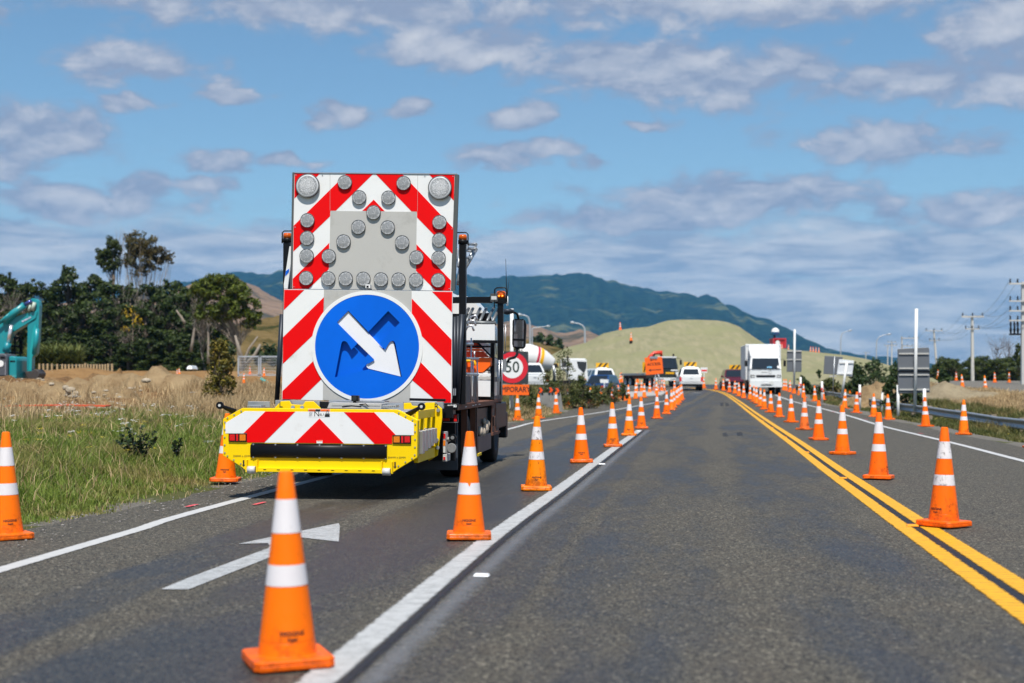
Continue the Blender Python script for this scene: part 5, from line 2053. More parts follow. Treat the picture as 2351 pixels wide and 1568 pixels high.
mb.span((1.18, 6.75, 0.90), (1.20, 7.30, 0.98), 0)
mb.span((1.19, 6.88, 0.62), (1.225, 7.05, 0.78), 1)
mb.span((1.0, 6.75, 0.47), (1.21, 7.9, 0.52), 0)
mb.build('step_box', truck, bevel=0.005)
# mirror
mm = T(ZD(930, 1260), 8.8)
mb = MB(BLACK, GLASS)
p = [T(ZD(*q), 8.8) for q in ((868, 1086), (1000, 1092), (1018, 1160), (1006, 1425), (985, 1440), (870, 1432), (852, 1400), (856, 1110))]
mb.prism(p, (0, 0.14, 0))
mir = mb.build('door_mirror', truck, bevel=0.025, seg=2)
mb = MB(mat('mirror_glass', (0.5, 0.52, 0.55), 0.05, metal=0.9, var=0))
mb.prism([T(ZD(*q), 8.797) for q in ((876, 1102), (992, 1106), (988, 1325), (872, 1320))], (0, 0.004, 0))
mb.prism([T(ZD(*q), 8.797) for q in ((872, 1345), (988, 1350), (984, 1418), (874, 1412))], (0, 0.004, 0))
mb.build('mirror_glass', mir)
mb = MB(BLACK, STEEL)
mb.tube([T(ZD(835, 1010), 8.6), T(ZD(885, 1015), 8.7), T(ZD(915, 1035), 8.8), T(ZD(928, 1090), 8.85)], 0.02, 8)
mb.tube([T(ZD(915, 1435), 8.85), T(ZD(912, 1505), 8.8), T(ZD(885, 1540), 8.7), T(ZD(820, 1556), 8.6), T(ZD(800, 1600), 8.6)], 0.025, 8)
mb.build('mirror_arm', mir)
mb = MB(STEEL)
mb.span((1.1, 8.55, 1.5), (1.24, 8.65, 1.72))
mb.build('arm_bracket', mir)
# front beacon, work lamp and aerials
pb = T(ZD(725, 895), 7.05)
mb = MB(BLACK, BEACON_ON, BEAC)
mb.span((pb.x - 0.09, 6.98, pb.z - 0.02), (pb.x + 0.09, 7.15, pb.z + 0.06), 0)
mb.lathe([(0.075, 0.06), (0.077, 0.15), (0.06, 0.18), (0.0, 0.185)], 20, 2, Matrix.Translation((pb.x, 7.06, pb.z)))
for dx in (-0.028, 0.026):
    mb.lathe([(0.001, -0.016), (0.018, 0.0), (0.001, 0.016)], 10, 1, Matrix.Translation((pb.x + dx, 6.985, pb.z + 0.10)))
mb.tube([(pb.x - 0.095, 6.96, pb.z), (pb.x - 0.095, 6.96, pb.z + 0.20), (pb.x - 0.06, 6.96, pb.z + 0.23), (pb.x + 0.07, 6.96, pb.z + 0.23), (pb.x + 0.1, 6.96, pb.z + 0.20), (pb.x + 0.1, 6.96, pb.z)], 0.012, 6, 0)
mb.build('front_beacon', truck)
pw = T(ZD(645, 845), 7.0)
mb = MB(mat('work_lamp_body', (0.06, 0.065, 0.065), 0.5), LWHT)
mb.span((pw.x - 0.06, 6.95, pw.z - 0.06), (pw.x + 0.06, 7.04, pw.z + 0.07), 0)
mb.span((pw.x - 0.045, 6.946, pw.z - 0.03), (pw.x + 0.045, 6.95, pw.z + 0.03), 1)
mb.tube([(pw.x, 7.0, pw.z - 0.05), (pw.x, 7.0, pw.z - 0.16)], 0.012, 6, 0)
mb.build('work_lamp', truck, bevel=0.005)
mb = MB(NAVYB, WHITE)
mb.tube([T(ZD(800, 935), 8.2), T(ZD(795, 825), 8.2)], 0.018, 8, 1)
mb.tube([T(ZD(795, 825), 8.2), T(ZD(786, 650), 8.2), T(ZD(779, 385), 8.2)], [0.010, 0.007, 0.004], 6, 0)
mb.tube([T(ZD(800, 800), 8.2), T(ZD(818, 625), 8.2)], [0.006, 0.003], 6, 0)
mb.lathe([(0.02, 0), (0.11, 0.03), (0.12, 0.08), (0.05, 0.10)], 14, 0, Matrix.Translation(T(ZD(800, 1040), 8.3)))
mb.build('aerial', truck)
mb = MB(ALU)
for k in range(3):
    a = T(ZD(350 - k * 22, 1110 + k * 60), 5.4)
    mb.tube([a, a + Vector((0.03, 0, 0.06)), a + Vector((0.10, 0, 0.08)), a + Vector((0.13, 0, 0.0))], 0.018, 6)
mb.build('grab_chain', truck)
# ================================================================== signs, posts, rails, poles
Z12 = ZO(1200, 720, 5.6)
Z14 = ZO(1480, 780, 7.837)
Z17 = ZO(1700, 740, 6.533)
Z22 = ZO(2200, 640, 4.899)
ZXC = ZO(0, 700, 6.533)
PWHITE = mat('white_post_paint', (0.72, 0.72, 0.70), 0.5, var=0.06, scale=3, dirt=(0.5, 0.49, 0.45), dscale=2)


def wplate(mb, pts, z, Y, th, mi=0, dy=0.0):
    """plate facing the camera side at Y"""
    q = [at(z(*p), Y) for p in pts]
    mb.prism([p + Vector((0, dy, 0)) for p in q], (0, th, 0), mi)
    return q


def root_at(p, name, label, cat, group=None):
    return thing(name, label, cat, loc=p, group=group)


def local(o, mb):
    """shift collected world coordinates into the frame of a thing"""
    l = o.location
    mb.v = [(v[0] - l.x, v[1] - l.y, v[2] - l.z) for v in mb.v]
    return mb


# ---- speed sign with its plate
Y = 52.5
c = at(ZE(905, 287), Y)
base = Vector((at(Z12(132, 0), Y).x, Y, gz(at(Z12(132, 0), Y).x, Y)))
sg = thing('speed_sign', 'round red and white 50 sign on a black square with an orange temporary plate below', 'road sign', loc=base)
k = Y / FPX * K / 4.9
mb = MB(PWHITE)
zt = at(Z12(132, 100), Y).z
mb.tube([(base.x, Y + 0.12, base.z - 0.2), (base.x, Y + 0.12, zt)], 0.065, 14)
local(sg, mb).build('post', sg)
mb = MB(mat('black_sign_sheeting', (0.035, 0.04, 0.045), 0.4, var=0.1))
r = 182 * k
mb.span((c.x - 196 * k, Y, c.z - 190 * k), (c.x + 188 * k, Y + 0.02, c.z + 190 * k))
local(sg, mb).build('backing_board', sg)
mb = MB(mat('speed_sign_red', (0.66, 0.015, 0.03), 0.4, var=0.05))
mb.disc((c.x, Y - 0.004, c.z), r, 0.004, n=64)
local(sg, mb).build('red_ring', sg)
mb = MB(WHITE)
mb.disc((c.x, Y - 0.008, c.z), r * 0.69, 0.004, n=64)
local(sg, mb).build('white_field', sg)
mb = MB(mat('dark_green_figure', (0.012, 0.03, 0.022), 0.5, var=0.05))


def bold(mb, txt, size, c, mi=0, w=0.0, sx=1.0):
    """lettering with real thickness, several strokes wide"""
    vs, fs = text_geo(txt, size)
    for dx, dz, dy in ((0, 0, 0), (w, 0, -0.0004), (-w, 0, -0.0008), (0, w, -0.0012), (0, -w, -0.0016)):
        mb.add([(c[0] + v.x * sx + dx, c[1] + dy, c[2] + v.y + dz) for v in vs], fs, mi)


bold(mb, '50', r * 1.02, (c.x, Y - 0.010, c.z), w=r * 0.008, sx=0.92)
local(sg, mb).build('figure_50', sg)
mb = MB(ORANGE_SIGN)
mb.span((c.x - 196 * k, Y - 0.01, c.z - 322 * k), (c.x + 196 * k, Y + 0.01, c.z - 200 * k))
tp = local(sg, mb).build('temporary_plate', sg)
mb = MB(INK)
bold(mb, 'TEMPORARY', 86 * k, (c.x, Y - 0.012, c.z - 259 * k), w=1.6 * k, sx=0.86)
local(sg, mb).build('lettering', tp)
mb = MB(PWHITE)
for x in (118, 140):
    xx = at(Z12(x, 0), Y).x
    mb.span((xx - 0.04, Y + 0.1, base.z - 0.1), (xx + 0.04, Y + 0.16, c.z - 322 * k))
local(sg, mb).build('leg', sg)

# ---- site access sign
Y = 101.0
q = [at(Z14(*p), Y) for p in ((478, 590), (803, 570), (832, 885), (505, 915))]
cx = sum(q, Vector()) / 4
right = ((q[1] - q[0]) + (q[2] - q[3])).normalized()
up = ((q[0] - q[3]) + (q[1] - q[2])).normalized()
base = Vector((cx.x, Y, hz(Y)))
sa = thing('site_access_sign', 'orange site access sign with a left arrow on a tripod', 'road sign', loc=base)
mb = MB(ORANGE_SIGN)
mb.prism(q, (0, 0.03, 0))
local(sa, mb).build('sign_face', sa, bevel=0.01)
w = (q[1] - q[0]).length
mb = MB(INK)
for t, sz, off in (('SITE', 0.22, 0.36), ('ACCESS', 0.22, 0.09)):
    vs, fs = text_geo(t, w * sz)
    for dx in (-0.012, 0, 0.012):
        M = face_text(cx + up * (off * w) + Vector((0, -0.004 - abs(dx) * 0.05, 0)) + right * dx, right, up)
        mb.add([M @ v for v in vs], fs)
A = lambda x, y: cx + right * (x * w) + up * (y * w) + Vector((0, -0.004, 0))
mb.prism([A(-0.34, -0.24), A(-0.20, -0.15), A(-0.22, -0.215), A(0.38, -0.215), A(0.38, -0.265), A(-0.22, -0.265), A(-0.20, -0.33)], (0, 0.003, 0))
local(sa, mb).build('lettering', sa)
mb = MB(STEEL)
mb.span((cx.x - 0.3, Y - 0.02, q[0].z - 0.06), (cx.x + 0.25, Y + 0.04, q[0].z + 0.10))
for p in ((-0.35, 0.1), (0.45, 0.0), (0.2, 0.9)):
    mb.tube([cx + Vector((0.15, 0.06, -0.2)), Vector((cx.x + 0.35 + p[0], Y + p[1], hz(Y)))], 0.035, 8)
local(sa, mb).build('tripod', sa)

# ---- small red and white sign by the mound
Y = 121.0
q = [at(Z14(*p), Y) for p in ((1525, 772), (1657, 772), (1650, 868), (1530, 868))]
base = Vector((at(Z14(1590, 0), Y).x, Y, hz(Y)))
rs = thing('small_notice_sign', 'small white sign with a red band at the foot of the stockpile', 'road sign', loc=base)
mb = MB(WHITE, RED)
mb.prism(q, (0, 0.03, 0))
cz = (q[0].z + q[2].z) / 2
mb.span((q[3].x + 0.05, Y - 0.006, cz - 0.11), (q[1].x - 0.05, Y, cz + 0.03), 1)
local(rs, mb).build('sign_face', rs)
mb = MB(PWHITE)
mb.tube([(base.x, Y + 0.05, base.z), (base.x, Y + 0.05, q[0].z)], 0.035, 8)
local(rs, mb).build('post', rs)


# ---- backs of road signs along the right side
def sign_back(label, Y, panel, z, rails, post, pw, m=SIGNBACK, group=None, round_=0.03, name='road_sign', extra=None, rail_m=GREYP):
    px = at(z(*post[1]), Y)
    base = Vector((px.x, Y, min(px.z, gz(px.x, Y))))
    o = thing(name, label, 'road sign', loc=base)
    mb = MB(m)
    q = [at(z(*p), Y) for p in panel]
    mb.prism(q, (0, -0.03, 0))
    local(o, mb).build('sign_panel', o, bevel=round_)
    for y, x0, x1 in rails:
        mb = MB(rail_m)
        a, b = at(z(x0, y), Y), at(z(x1, y), Y)
        mb.span((a.x, Y - 0.075, a.z - 0.03), (b.x, Y - 0.032, a.z + 0.03))
        local(o, mb).build('mounting_rail', o)
    mb = MB(PWHITE if pw > 0.03 else STEEL)
    a, b = at(z(*post[0]), Y), at(z(*post[1]), Y)
    mb.tube([b + Vector((0, -0.076 - pw, -0.3)), a + Vector((0, -0.076 - pw, 0))], pw, 14)
    local(o, mb).build('post', o)
    return o


o = sign_back('tall grey back of a two panel road sign on a white post by the guardrail', 55, [(805, 555), (900, 548), (1108, 538), (1119, 548), (1126, 975), (1118, 982), (822, 994), (812, 984)], ZN,
              [(600, 818, 1112), (745, 818, 1112), (808, 818, 1112), (954, 820, 1115)], [(984, 158), (968, 1090)], 0.062)
mb = MB(BLACK)
a, b = at(ZN(808, 772), 55), at(ZN(1124, 778), 55)
mb.span((a.x, 54.93, b.z - 0.015), (b.x, 54.966, a.z + 0.015))
local(o, mb).build('panel_joint', o)
mb = MB(PWHITE)
a = at(ZN(816, 985), 55)
mb.tube([(a.x, 55.05, a.z + 0.3), (a.x, 55.05, gz(a.x, 55) - 0.2)], 0.055, 12)
local(o, mb).build('post', o)
sign_back('grey sign back with two rails on a tall white post right of the box truck', 80, [(1183, 640), (1413, 632), (1411, 975), (1180, 972)], Z17, [(650, 1185, 1412), (782, 1183, 1412)], [(1298, 312), (1288, 1150)], 0.058)
sign_back('plain grey sign back on a thin tripod mast left of the tilted white sign', 71, [(88, 620), (268, 632), (220, 808), (75, 800)], ZN, [(822, 130, 200)], [(182, 628), (163, 955)], 0.026)
o = sign_back('tilted white sign back on a leaning white post', 69, [(230, 655), (378, 670), (358, 826), (206, 810)], ZN, [(690, 232, 372), (798, 215, 356)], [(302, 682), (250, 962)], 0.058, m=mat('white_sign_back', (0.66, 0.68, 0.70), 0.5, var=0.05), rail_m=PWHITE)

# ---- marker posts
MRED = mat('marker_red', (0.45, 0.03, 0.02), 0.5)


def marker_post(z, x, y0, y1, w, Y, label, banded=True, tilt=0.0):
    a, b = at(z(x, y0), Y), at(z(x - tilt, y1), Y)
    b.z = min(b.z, gz(b.x, Y))
    o = thing('marker_post', label, 'marker post', loc=b, group='white marker posts by the road')
    h = a.z - b.z
    mb = MB(PWHITE)
    mb.tube([b + Vector((0, 0, -0.1)), a], w, 12)
    local(o, mb).build('post', o)
    if banded:
        mb = MB(MRED)
        mb.tube([b.lerp(a, 0.50), b.lerp(a, 0.70)], w + 0.004, 12)
        local(o, mb).build('red_band', o)
        mb = MB(WHITE)
        c = b.lerp(a, 0.58)
        mb.disc(c + Vector((0, -w - 0.010, 0)), w * 0.4, 0.008, n=12)
        local(o, mb).build('reflector', o)


marker_post(ZN, 1073, 945, 1105, 0.062, 53, 'white post with a red band behind the guardrail, below the tall sign back')
marker_post(ZN, 435, 905, 1005, 0.055, 64, 'white post with a red band left of the dark bush')
marker_post(ZN, 62, 873, 930, 0.06, 78, 'white post with a red band behind the shoulder cones, right of the box truck')
marker_post(Z17, 1398, 1055, 1180, 0.06, 88, 'white post with a red band nearest the box truck')
marker_post(ZN, 658, 972, 1045, 0.045, 62, 'short plain white peg left of the tall sign back', banded=False, tilt=10)

# ---- guardrail
gr_px = [(2351 + 90, 981), (2351, 962), ZN(1800, 1222), ZN(1500, 1173), ZN(1130, 1122), ZN(820, 1086), ZN(600, 1052), ZN(400, 1015), ZN(210, 985), ZN(0, 958), Z17(1300, 1160)]
gr_Y = [37, 40, 44, 47, 52, 60, 68, 78, 90, 100, 108]
top = [at(p, y) for p, y in zip(gr_px, gr_Y)]
gdr = thing('guardrail', 'long galvanised guardrail half buried in roadside weeds', 'guardrail', loc=(top[1].x, top[1].y, gz(top[1].x, top[1].y)))
mb = MB(mat('weathered_guardrail', (0.36, 0.38, 0.40), 0.45, metal=0.5, var=0.25, scale=2))
prof = [(0.0, 0.0), (-0.05, -0.02), (-0.05, -0.08), (0.02, -0.12), (0.02, -0.19), (-0.05, -0.23), (-0.05, -0.29), (0.0, -0.31)]
n = len(prof)
cps = catmull([(p.x, p.y) for p in top], 1.0)
zz = np.interp([c.y for c in cps], [p.y for p in top], [p.z for p in top])
V, F = [], []
for i, c in enumerate(cps):
    t = (cps[min(i + 1, len(cps) - 1)] - cps[max(i - 1, 0)]).normalized()
    nr = Vector((t.y, -t.x))
    if nr.x > 0:
        nr = -nr
    for a, b in prof:
        V.append((c.x - nr.x * a, c.y - nr.y * a, zz[i] + b))
for i in range(len(cps) - 1):
    for j in range(n - 1):
        F.append((i * n + j, i * n + j + 1, (i + 1) * n + j + 1, (i + 1) * n + j))
mb.add(V, F, 0, True)
local(gdr, mb).build('rail_beam', gdr)
WOOD = mat('weathered_timber', (0.26, 0.21, 0.15), 0.9, var=0.3)
for i in range(0, len(cps), 4):
    mb = MB(WOOD)
    c = cps[i]
    mb.span((c.x + 0.06, c.y - 0.08, gz(c.x, c.y) - 0.3), (c.x + 0.22, c.y + 0.08, zz[i] + 0.02))
    local(gdr, mb).build('rail_post', gdr)

# ---- concrete block with chevron markers
Y = 63.0
q = [at(Z12(*p), Y) for p in ((478, 1228), (785, 1226), (822, 1432), (470, 1436))]
base = Vector(((q[0].x + q[1].x) / 2, Y, gz((q[0].x + q[1].x) / 2, Y)))
CDARK = mat('stained_concrete', (0.17, 0.165, 0.155), 0.9, var=0.3, scale=3, bump=0.3, dirt=(0.10, 0.095, 0.085), dscale=2)
bl = thing('concrete_block', 'grey concrete barrier block on the verge behind the left cones', 'barrier', loc=base)
mb = MB(CDARK)
mb.hexa([(q[3].x, Y - 0.3, base.z - 0.1), (q[2].x, Y - 0.3, base.z - 0.1), (q[2].x, Y + 0.3, base.z - 0.1), (q[3].x, Y + 0.3, base.z - 0.1)],
        [(q[0].x, Y - 0.12, q[0].z), (q[1].x, Y - 0.12, q[1].z), (q[1].x, Y + 0.12, q[1].z), (q[0].x, Y + 0.12, q[0].z)])
local(bl, mb).build('block', bl, bevel=0.03, seg=2)
CHEV = mat('fluorescent_orange_red', (0.95, 0.085, 0.004), 0.45)
for i, (x, y) in enumerate(((520, 1192), (655, 1189), (742, 1197))):
    w = 1.0
    o = thing('chevron_marker', 'small orange chevron marker above the concrete block, ' + ['leftmost', 'middle one', 'rightmost'][i] + ' of three', 'chevron marker', loc=(at(Z12(x, y), Y - 0.2).x, Y - 0.2, q[0].z), group='orange chevron markers on the block')
    mb = MB(mat('chevron_backing', (0.03, 0.035, 0.03), 0.6), STEEL)
    wplate(mb, [(x - 34, y - 38), (x + 34, y - 38), (x + 34, y + 38), (x - 34, y + 38)], Z12, Y - 0.2, 0.015, 0)
    p = at(Z12(x, y), Y - 0.18)
    mb.span((p.x - 0.02, Y - 0.184, q[0].z - 0.35), (p.x + 0.02, Y - 0.15, p.z), 1)
    local(o, mb).build('board', o)
    mb = MB(CHEV)
    wplate(mb, [(x - 28, y - 33), (x + 4, y - 33), (x + 28, y), (x + 4, y + 33), (x - 28, y + 33), (x - 4, y)], Z12, Y - 0.204, 0.003, 0)
    local(o, mb).build('chevron', o)


# ---- street lamps
LAMPM = mat('lamp_post_grey', (0.42, 0.45, 0.49), 0.5, metal=0.3, var=0.05)


def street_lamp(label, pts, z, Y, r, head=0.5, zb=None):
    w = [at(z(*p), Y) for p in pts]
    base = Vector((w[0].x, Y, zb if zb is not None else min(w[0].z, gz(w[0].x, Y))))
    o = thing('street_lamp', label, 'street lamp', loc=base, group='street lamps beyond the road works')
    cv = [base] + w[1:]
    # round the bend
    fine = []
    for i in range(len(cv) - 1):
        for t in (0, 0.5):
            fine.append(cv[i].lerp(cv[i + 1], t))
    fine.append(cv[-1])
    mb = MB(LAMPM)
    mb.tube(fine, [r * (1 - 0.5 * i / (len(fine) - 1)) for i in range(len(fine))], 8)
    local(o, mb).build('mast', o)
    d = (cv[-1] - cv[-2]).normalized()
    mb = MB(LAMPM, LWHT)
    e = cv[-1]
    mb.tube([e - d * 0.1, e + d * head * 0.4, e + d * head], [r * 0.7, r * 1.4, r * 0.9], 8)
    local(o, mb).build('lamp_head', o)
    return o


street_lamp('grey street lamp bending left, just right of the truck mirror', [(375, 600), (376, 400), (372, 280), (352, 215), (310, 190), (262, 184)], Z12, 150, 0.11)
street_lamp('grey street lamp bending left above the left slope of the stockpile', [(1108, 560), (1110, 440), (1106, 370), (1080, 325), (1030, 300), (965, 290)], Z12, 190, 0.14, zb=1.4)
street_lamp('grey street lamp with an arm reaching right, beside the mirror', [(405, 600), (405, 480), (406, 372), (430, 358), (500, 348), (590, 338)], Z12, 170, 0.085)
street_lamp('distant street lamp with its arm to the right, above the ridge cones', [(244, 640), (246, 500), (250, 430), (262, 402), (290, 384), (325, 374)], ZN, 200, 0.085, zb=1.4)
street_lamp('distant street lamp with its arm to the right, left of the tall sign back', [(598, 725), (598, 560), (602, 470), (622, 438), (660, 420), (708, 410)], ZN, 185, 0.085, zb=1.4)

# ---- power poles and lines
POLES = []


def pole(label, Y, z, xt, yt, xb, yb, arms, w, zb=None, extra=False):
    a, b = at(z(xt, yt), Y), at(z(xb, yb), Y)
    if zb is not None:
        b.z = zb
    o = thing('power_pole', label, 'power pole', loc=b, group='concrete power poles on the right')
    mb = MB(POLE_GREY)
    d = a - b
    mb.hexa([b + Vector(v) for v in ((-w, -w, -0.3), (w, -w, -0.3), (w, w, -0.3), (-w, w, -0.3))], [a + Vector(v) for v in ((-w * .7, -w * .7, 0), (w * .7, -w * .7, 0), (w * .7, w * .7, 0), (-w * .7, w * .7, 0))])
    local(o, mb).build('pole', o, bevel=0.02)
    att = []
    for (x0, x1, y, th) in arms:
        p, q = at(z(x0, y), Y - w - 0.07), at(z(x1, y), Y - w - 0.07)
        mb = MB(POLE_GREY)
        mb.box((p + q) / 2, ((q - p).length, 0.12, th))
        arm = local(o, mb).build('crossarm', o)
        mb = MB(NAVYB)
        for t in (0.05, 0.5 if len(arms) < 4 else 0.35, 0.95):
            c = p.lerp(q, t)
            mb.lathe([(0.05, 0), (0.09, 0.08), (0.05, 0.16), (0.08, 0.24), (0.04, 0.36)], 8, 0, Matrix.Translation(c + Vector((0, 0, th / 2))))
            att.append(c + Vector((0, 0, th / 2 + 0.3)))
        local(o, mb).build('insulator', arm)
    POLES.append(att)
    return o, mb


pole('tall power pole cut by the right edge of the photo, with many crossarms', 118, Z22, 1200, 165, 1203, 1345, [(1040, 1330, 187, 0.14), (1040, 1330, 390, 0.12), (1040, 1330, 505, 0.12), (1040, 1330, 618, 0.12)], 0.16)
o2 = bpy.data.objects['power_pole']
mb = MB(BLACK, POLE_GREY)
a, b = at(Z22(1045, 770), 118), at(Z22(1160, 790), 118)
mb.span((a.x, 117.6, b.z), (b.x, 118.1, a.z), 0)
for x in (1060, 1103, 1143):
    p = at(Z22(x, 768), 117.8)
    mb.lathe([(0.07, 0), (0.12, 0.3), (0.06, 0.5), (0.10, 0.8), (0.04, 1.0)], 8, 0, Matrix.Translation(p))
local(o2, mb).build('transformer_bracket', o2)
a, b = at(Z22(1188, 760), 120), at(Z22(1186, 1345), 120)
st = thing('pole_stay', 'second slimmer pole stood against the right edge power pole', 'power pole', loc=b)
mb = MB(POLE_GREY)
mb.tube([b, a], 0.09, 8)
local(st, mb).build('pole', st)
pole('pale concrete power pole with a wide top crossarm behind the terrace cones', 165, Z22, 608, 575, 612, 1330, [(484, 742, 573, 0.20), (525, 692, 717, 0.10)], 0.175)
pole('slimmer power pole leaning left just right of the tall sign back', 225, Z22, 158, 742, 205, 1262, [(62, 260, 738, 0.10), (105, 228, 852, 0.08)], 0.16)
ZNN = ZN
pole('distant twin crossarm power pole left of the white post', 300, ZNN, 850, 432, 850, 640, [(840, 1000, 447, 0.16), (850, 960, 525, 0.14)], 0.17, zb=1.3)
pole('distant power pole showing left of the tall sign back', 360, ZNN, 750, 480, 748, 660, [(708, 790, 486, 0.14), (735, 800, 520, 0.14)], 0.17, zb=1.3)
pole('farther power pole, leftmost of the close distant pair', 420, ZNN, 710, 515, 708, 690, [(678, 760, 520, 0.14)], 0.17, zb=1.3)
pole('small power pole standing alone over the far hedge, left of the other poles', 520, ZNN, 494, 585, 494, 665, [(478, 535, 590, 0.16)], 0.17, zb=1.3)
pole('distant power pole showing right of the white post', 330, ZNN, 1002, 455, 1000, 600, [(960, 1015, 450, 0.14)], 0.16, zb=1.3)
WIRE = mat('grey_cable', (0.10, 0.105, 0.11), 0.6, var=0)


def wire(pts, label, sag, r=0.013):
    o = MB(WIRE)
    path = []
    for a, b in zip(pts, pts[1:]):
        for i in range(10):
            t = i / 10
            p = a.lerp(b, t)
            p.z -= 4 * sag * t * (1 - t)
            path.append(p)
    path.append(pts[-1])
    o.tube(path, r, 4, cap=False)
    ob = o.build('power_line')
    tag(ob, label, 'power line', 'cables strung between the power poles')


P0, P1, P2, P3 = POLES[0], POLES[1], POLES[2], POLES[3]
for i in range(3):
    wire([P0[i], P1[i], P2[i], P3[i]], 'top cable strung between the power poles, ' + ['left', 'middle', 'right'][i] + ' of three', 1.5)
for i in range(3):
    wire([P0[6 + i], P1[3 + i], P2[3 + i], P3[3 + i]], 'lower cable strung between the power poles, ' + ['left', 'middle', 'right'][i] + ' of three', 0.9)
for i in range(3):
    wire([P0[9 + i], at(Z22(1060 + 42 * i, 730), 117.8)], 'short hanging jumper cable on the right edge pole, ' + ['left', 'middle', 'right'][i] + ' of three', 0.2, 0.02)

# ---- red container with a lamp mast on the ridge
q = [at(Z17(*p), 180) for p in ((968, 450), (1168, 452), (1168, 600), (968, 600))]
CR = mat('red_container_steel', (0.52, 0.025, 0.035), 0.5, var=0.1, scale=1)
ct = thing('shipping_container', 'red shipping container on the ridge behind the box truck', 'container', loc=(q[3].x, 180, q[3].z))
mb = MB(CR)
n = 14
pts = []
w = q[1].x - q[0].x
for i in range(n):
    x = q[0].x + w * i / n
    d = 0.05 if i % 2 else 0.0
    pts += [(x, 180 + d), (x + w / n * 0.8, 180 + d)]
pts += [(q[1].x, 180), (q[1].x, 182.4), (q[0].x, 182.4)]
mb.prism([(x, y, q[3].z) for x, y in pts], (0, 0, q[0].z - q[3].z))
local(ct, mb).build('body', ct)
mb = MB(CR)
mb.span((q[0].x - 0.03, 179.9, q[0].z - 0.15), (q[1].x + 0.03, 182.45, q[0].z + 0.02))
mb.span((q[0].x - 0.03, 179.9, q[3].z), (q[0].x + 0.15, 180.0, q[0].z - 0.15))
mb.span((q[1].x - 0.15, 179.9, q[3].z), (q[1].x + 0.03, 180.0, q[0].z - 0.15))
local(ct, mb).build('corner_frame', ct)
mb = MB(WHITE)
p = at(Z17(1040, 515), 179.88)
mb.disc(p, 0.27, 0.01, n=20)
local(ct, mb).build('white_emblem', ct)
b = at(Z17(988, 450), 180.5)
lm = thing('camera_mast', 'short dark mast with a white and blue dome above the red container', 'mast', loc=b)
mb = MB(BLACK)
mb.tube([b, at(Z17(988, 400), 180.5)], 0.12, 8)
mb.tube([at(Z17(925, 385), 180.5), at(Z17(1000, 398), 180.5), at(Z17(1062, 385), 180.5)], 0.04, 6)
local(lm, mb).build('mast', lm)
mb = MB(WHITE, BLUE_TAPE)
p = at(Z17(1003, 345), 180.5)
prof = [(0.01, -0.5), (0.35, -0.38), (0.5, -0.05)]
mb.lathe(prof, 14, 1, Matrix.Translation(p), caps=False)
mb.lathe([(0.5, -0.05), (0.45, 0.25), (0.25, 0.44), (0.01, 0.5)], 14, 0, Matrix.Translation(p), caps=False)
local(lm, mb).build('dome', lm)

# ---- fences on the left
TIM = mat('pale_fence_timber', (0.42, 0.30, 0.16), 0.85, var=0.3, scale=3)
fx = [(338, 1245), (372, 1245), (408, 1245), (445, 1245), (490, 1248), (533, 1248), (560, 1250), (590, 1250), (620, 1250), (652, 1250), (683, 1250), (706, 1250), (728, 1240), (752, 1250), (777, 1250), (802, 1250), (828, 1250), (853, 1250), (877, 1250), (900, 1250), (924, 1245), (957, 1245)]
fpost = [at(ZT(x, y), 100) for x, y in fx]
fo = thing('paling_fence', 'row of pale timber fence posts in front of the maize and trees', 'fence', loc=(fpost[0].x, 100, 1.2))
for p in fpost:
    mb = MB(TIM)
    w = 0.055
    mb.span((p.x - w, 99.9, 0.9), (p.x + w, 100.1, p.z))
    local(fo, mb).build('fence_post', fo)
mb = MB(STEEL)
for dz in (-0.1, -0.45):
    mb.tube([(fpost[0].x, 100.1, fpost[0].z + dz), (fpost[-1].x, 100.1, fpost[-1].z + dz)], 0.015, 5)
local(fo, mb).build('fence_wire', fo)
Yf = 72
FG = mat('fence_frame_steel', (0.55, 0.57, 0.60), 0.4, metal=0.5)
for i, (x0, x1) in enumerate(((2025, 2210), (2215, 2400))):
    a, b = at(ZT(x0, 1182), Yf), at(ZT(x1, 1182), Yf)
    zb = at(ZT(x0, 1355), Yf).z
    o = thing('wire_fence_panel', 'temporary wire mesh fence panel beyond the dry grass, ' + ('left' if i == 0 else 'right') + ' one', 'fence', loc=(a.x, Yf, zb), group='temporary fence panels')
    mb = MB(FG)
    for x in (a.x, b.x - 0.06):
        mb.span((x, Yf, zb), (x + 0.06, Yf + 0.05, a.z))
    mb.span((a.x, Yf, a.z - 0.05), (b.x, Yf + 0.05, a.z + 0.02))
    mb.span((a.x, Yf, zb + 0.05), (b.x, Yf + 0.05, zb + 0.10))
    local(o, mb).build('frame', o)
    mb = MB(FG)
    for k in range(1, 14):
        x = a.x + (b.x - a.x) * k / 14
        mb.tube([(x, Yf + 0.02, zb), (x, Yf + 0.02, a.z)], 0.006, 4, cap=False)
    for k in range(1, 7):
        zz_ = zb + (a.z - zb) * k / 7
        mb.tube([(a.x, Yf + 0.03, zz_), (b.x, Yf + 0.03, zz_)], 0.006, 4, cap=False)
    local(o, mb).build('wire_mesh', o)
mb = MB(mat('turquoise_pipe', (0.03, 0.42, 0.42), 0.5))
for i in range(4):
    a = at(ZT(2225 + 14 * i, 1372 + 8 * i), 66)
    mb.tube([a, a + Vector((0.30, 0.5, -0.45))], 0.06, 8)
o = mb.build('pipe_offcut')
tag(o, 'turquoise pipe pieces lying right of the wire fence', 'pipe')
mb = MB(WPAINT)
a, b = at(ZT(1612, 1262), 98), at(ZT(1665, 1296), 98)
mb.rect(a.x, b.x, 97, 99, b.z, a.z, a.x + 0.1, b.x - 0.1, 97.2, 98.8)
tag(mb.build('white_crate', bevel=0.05), 'small white box under the trees left of the yellow leaved shrub', 'box')
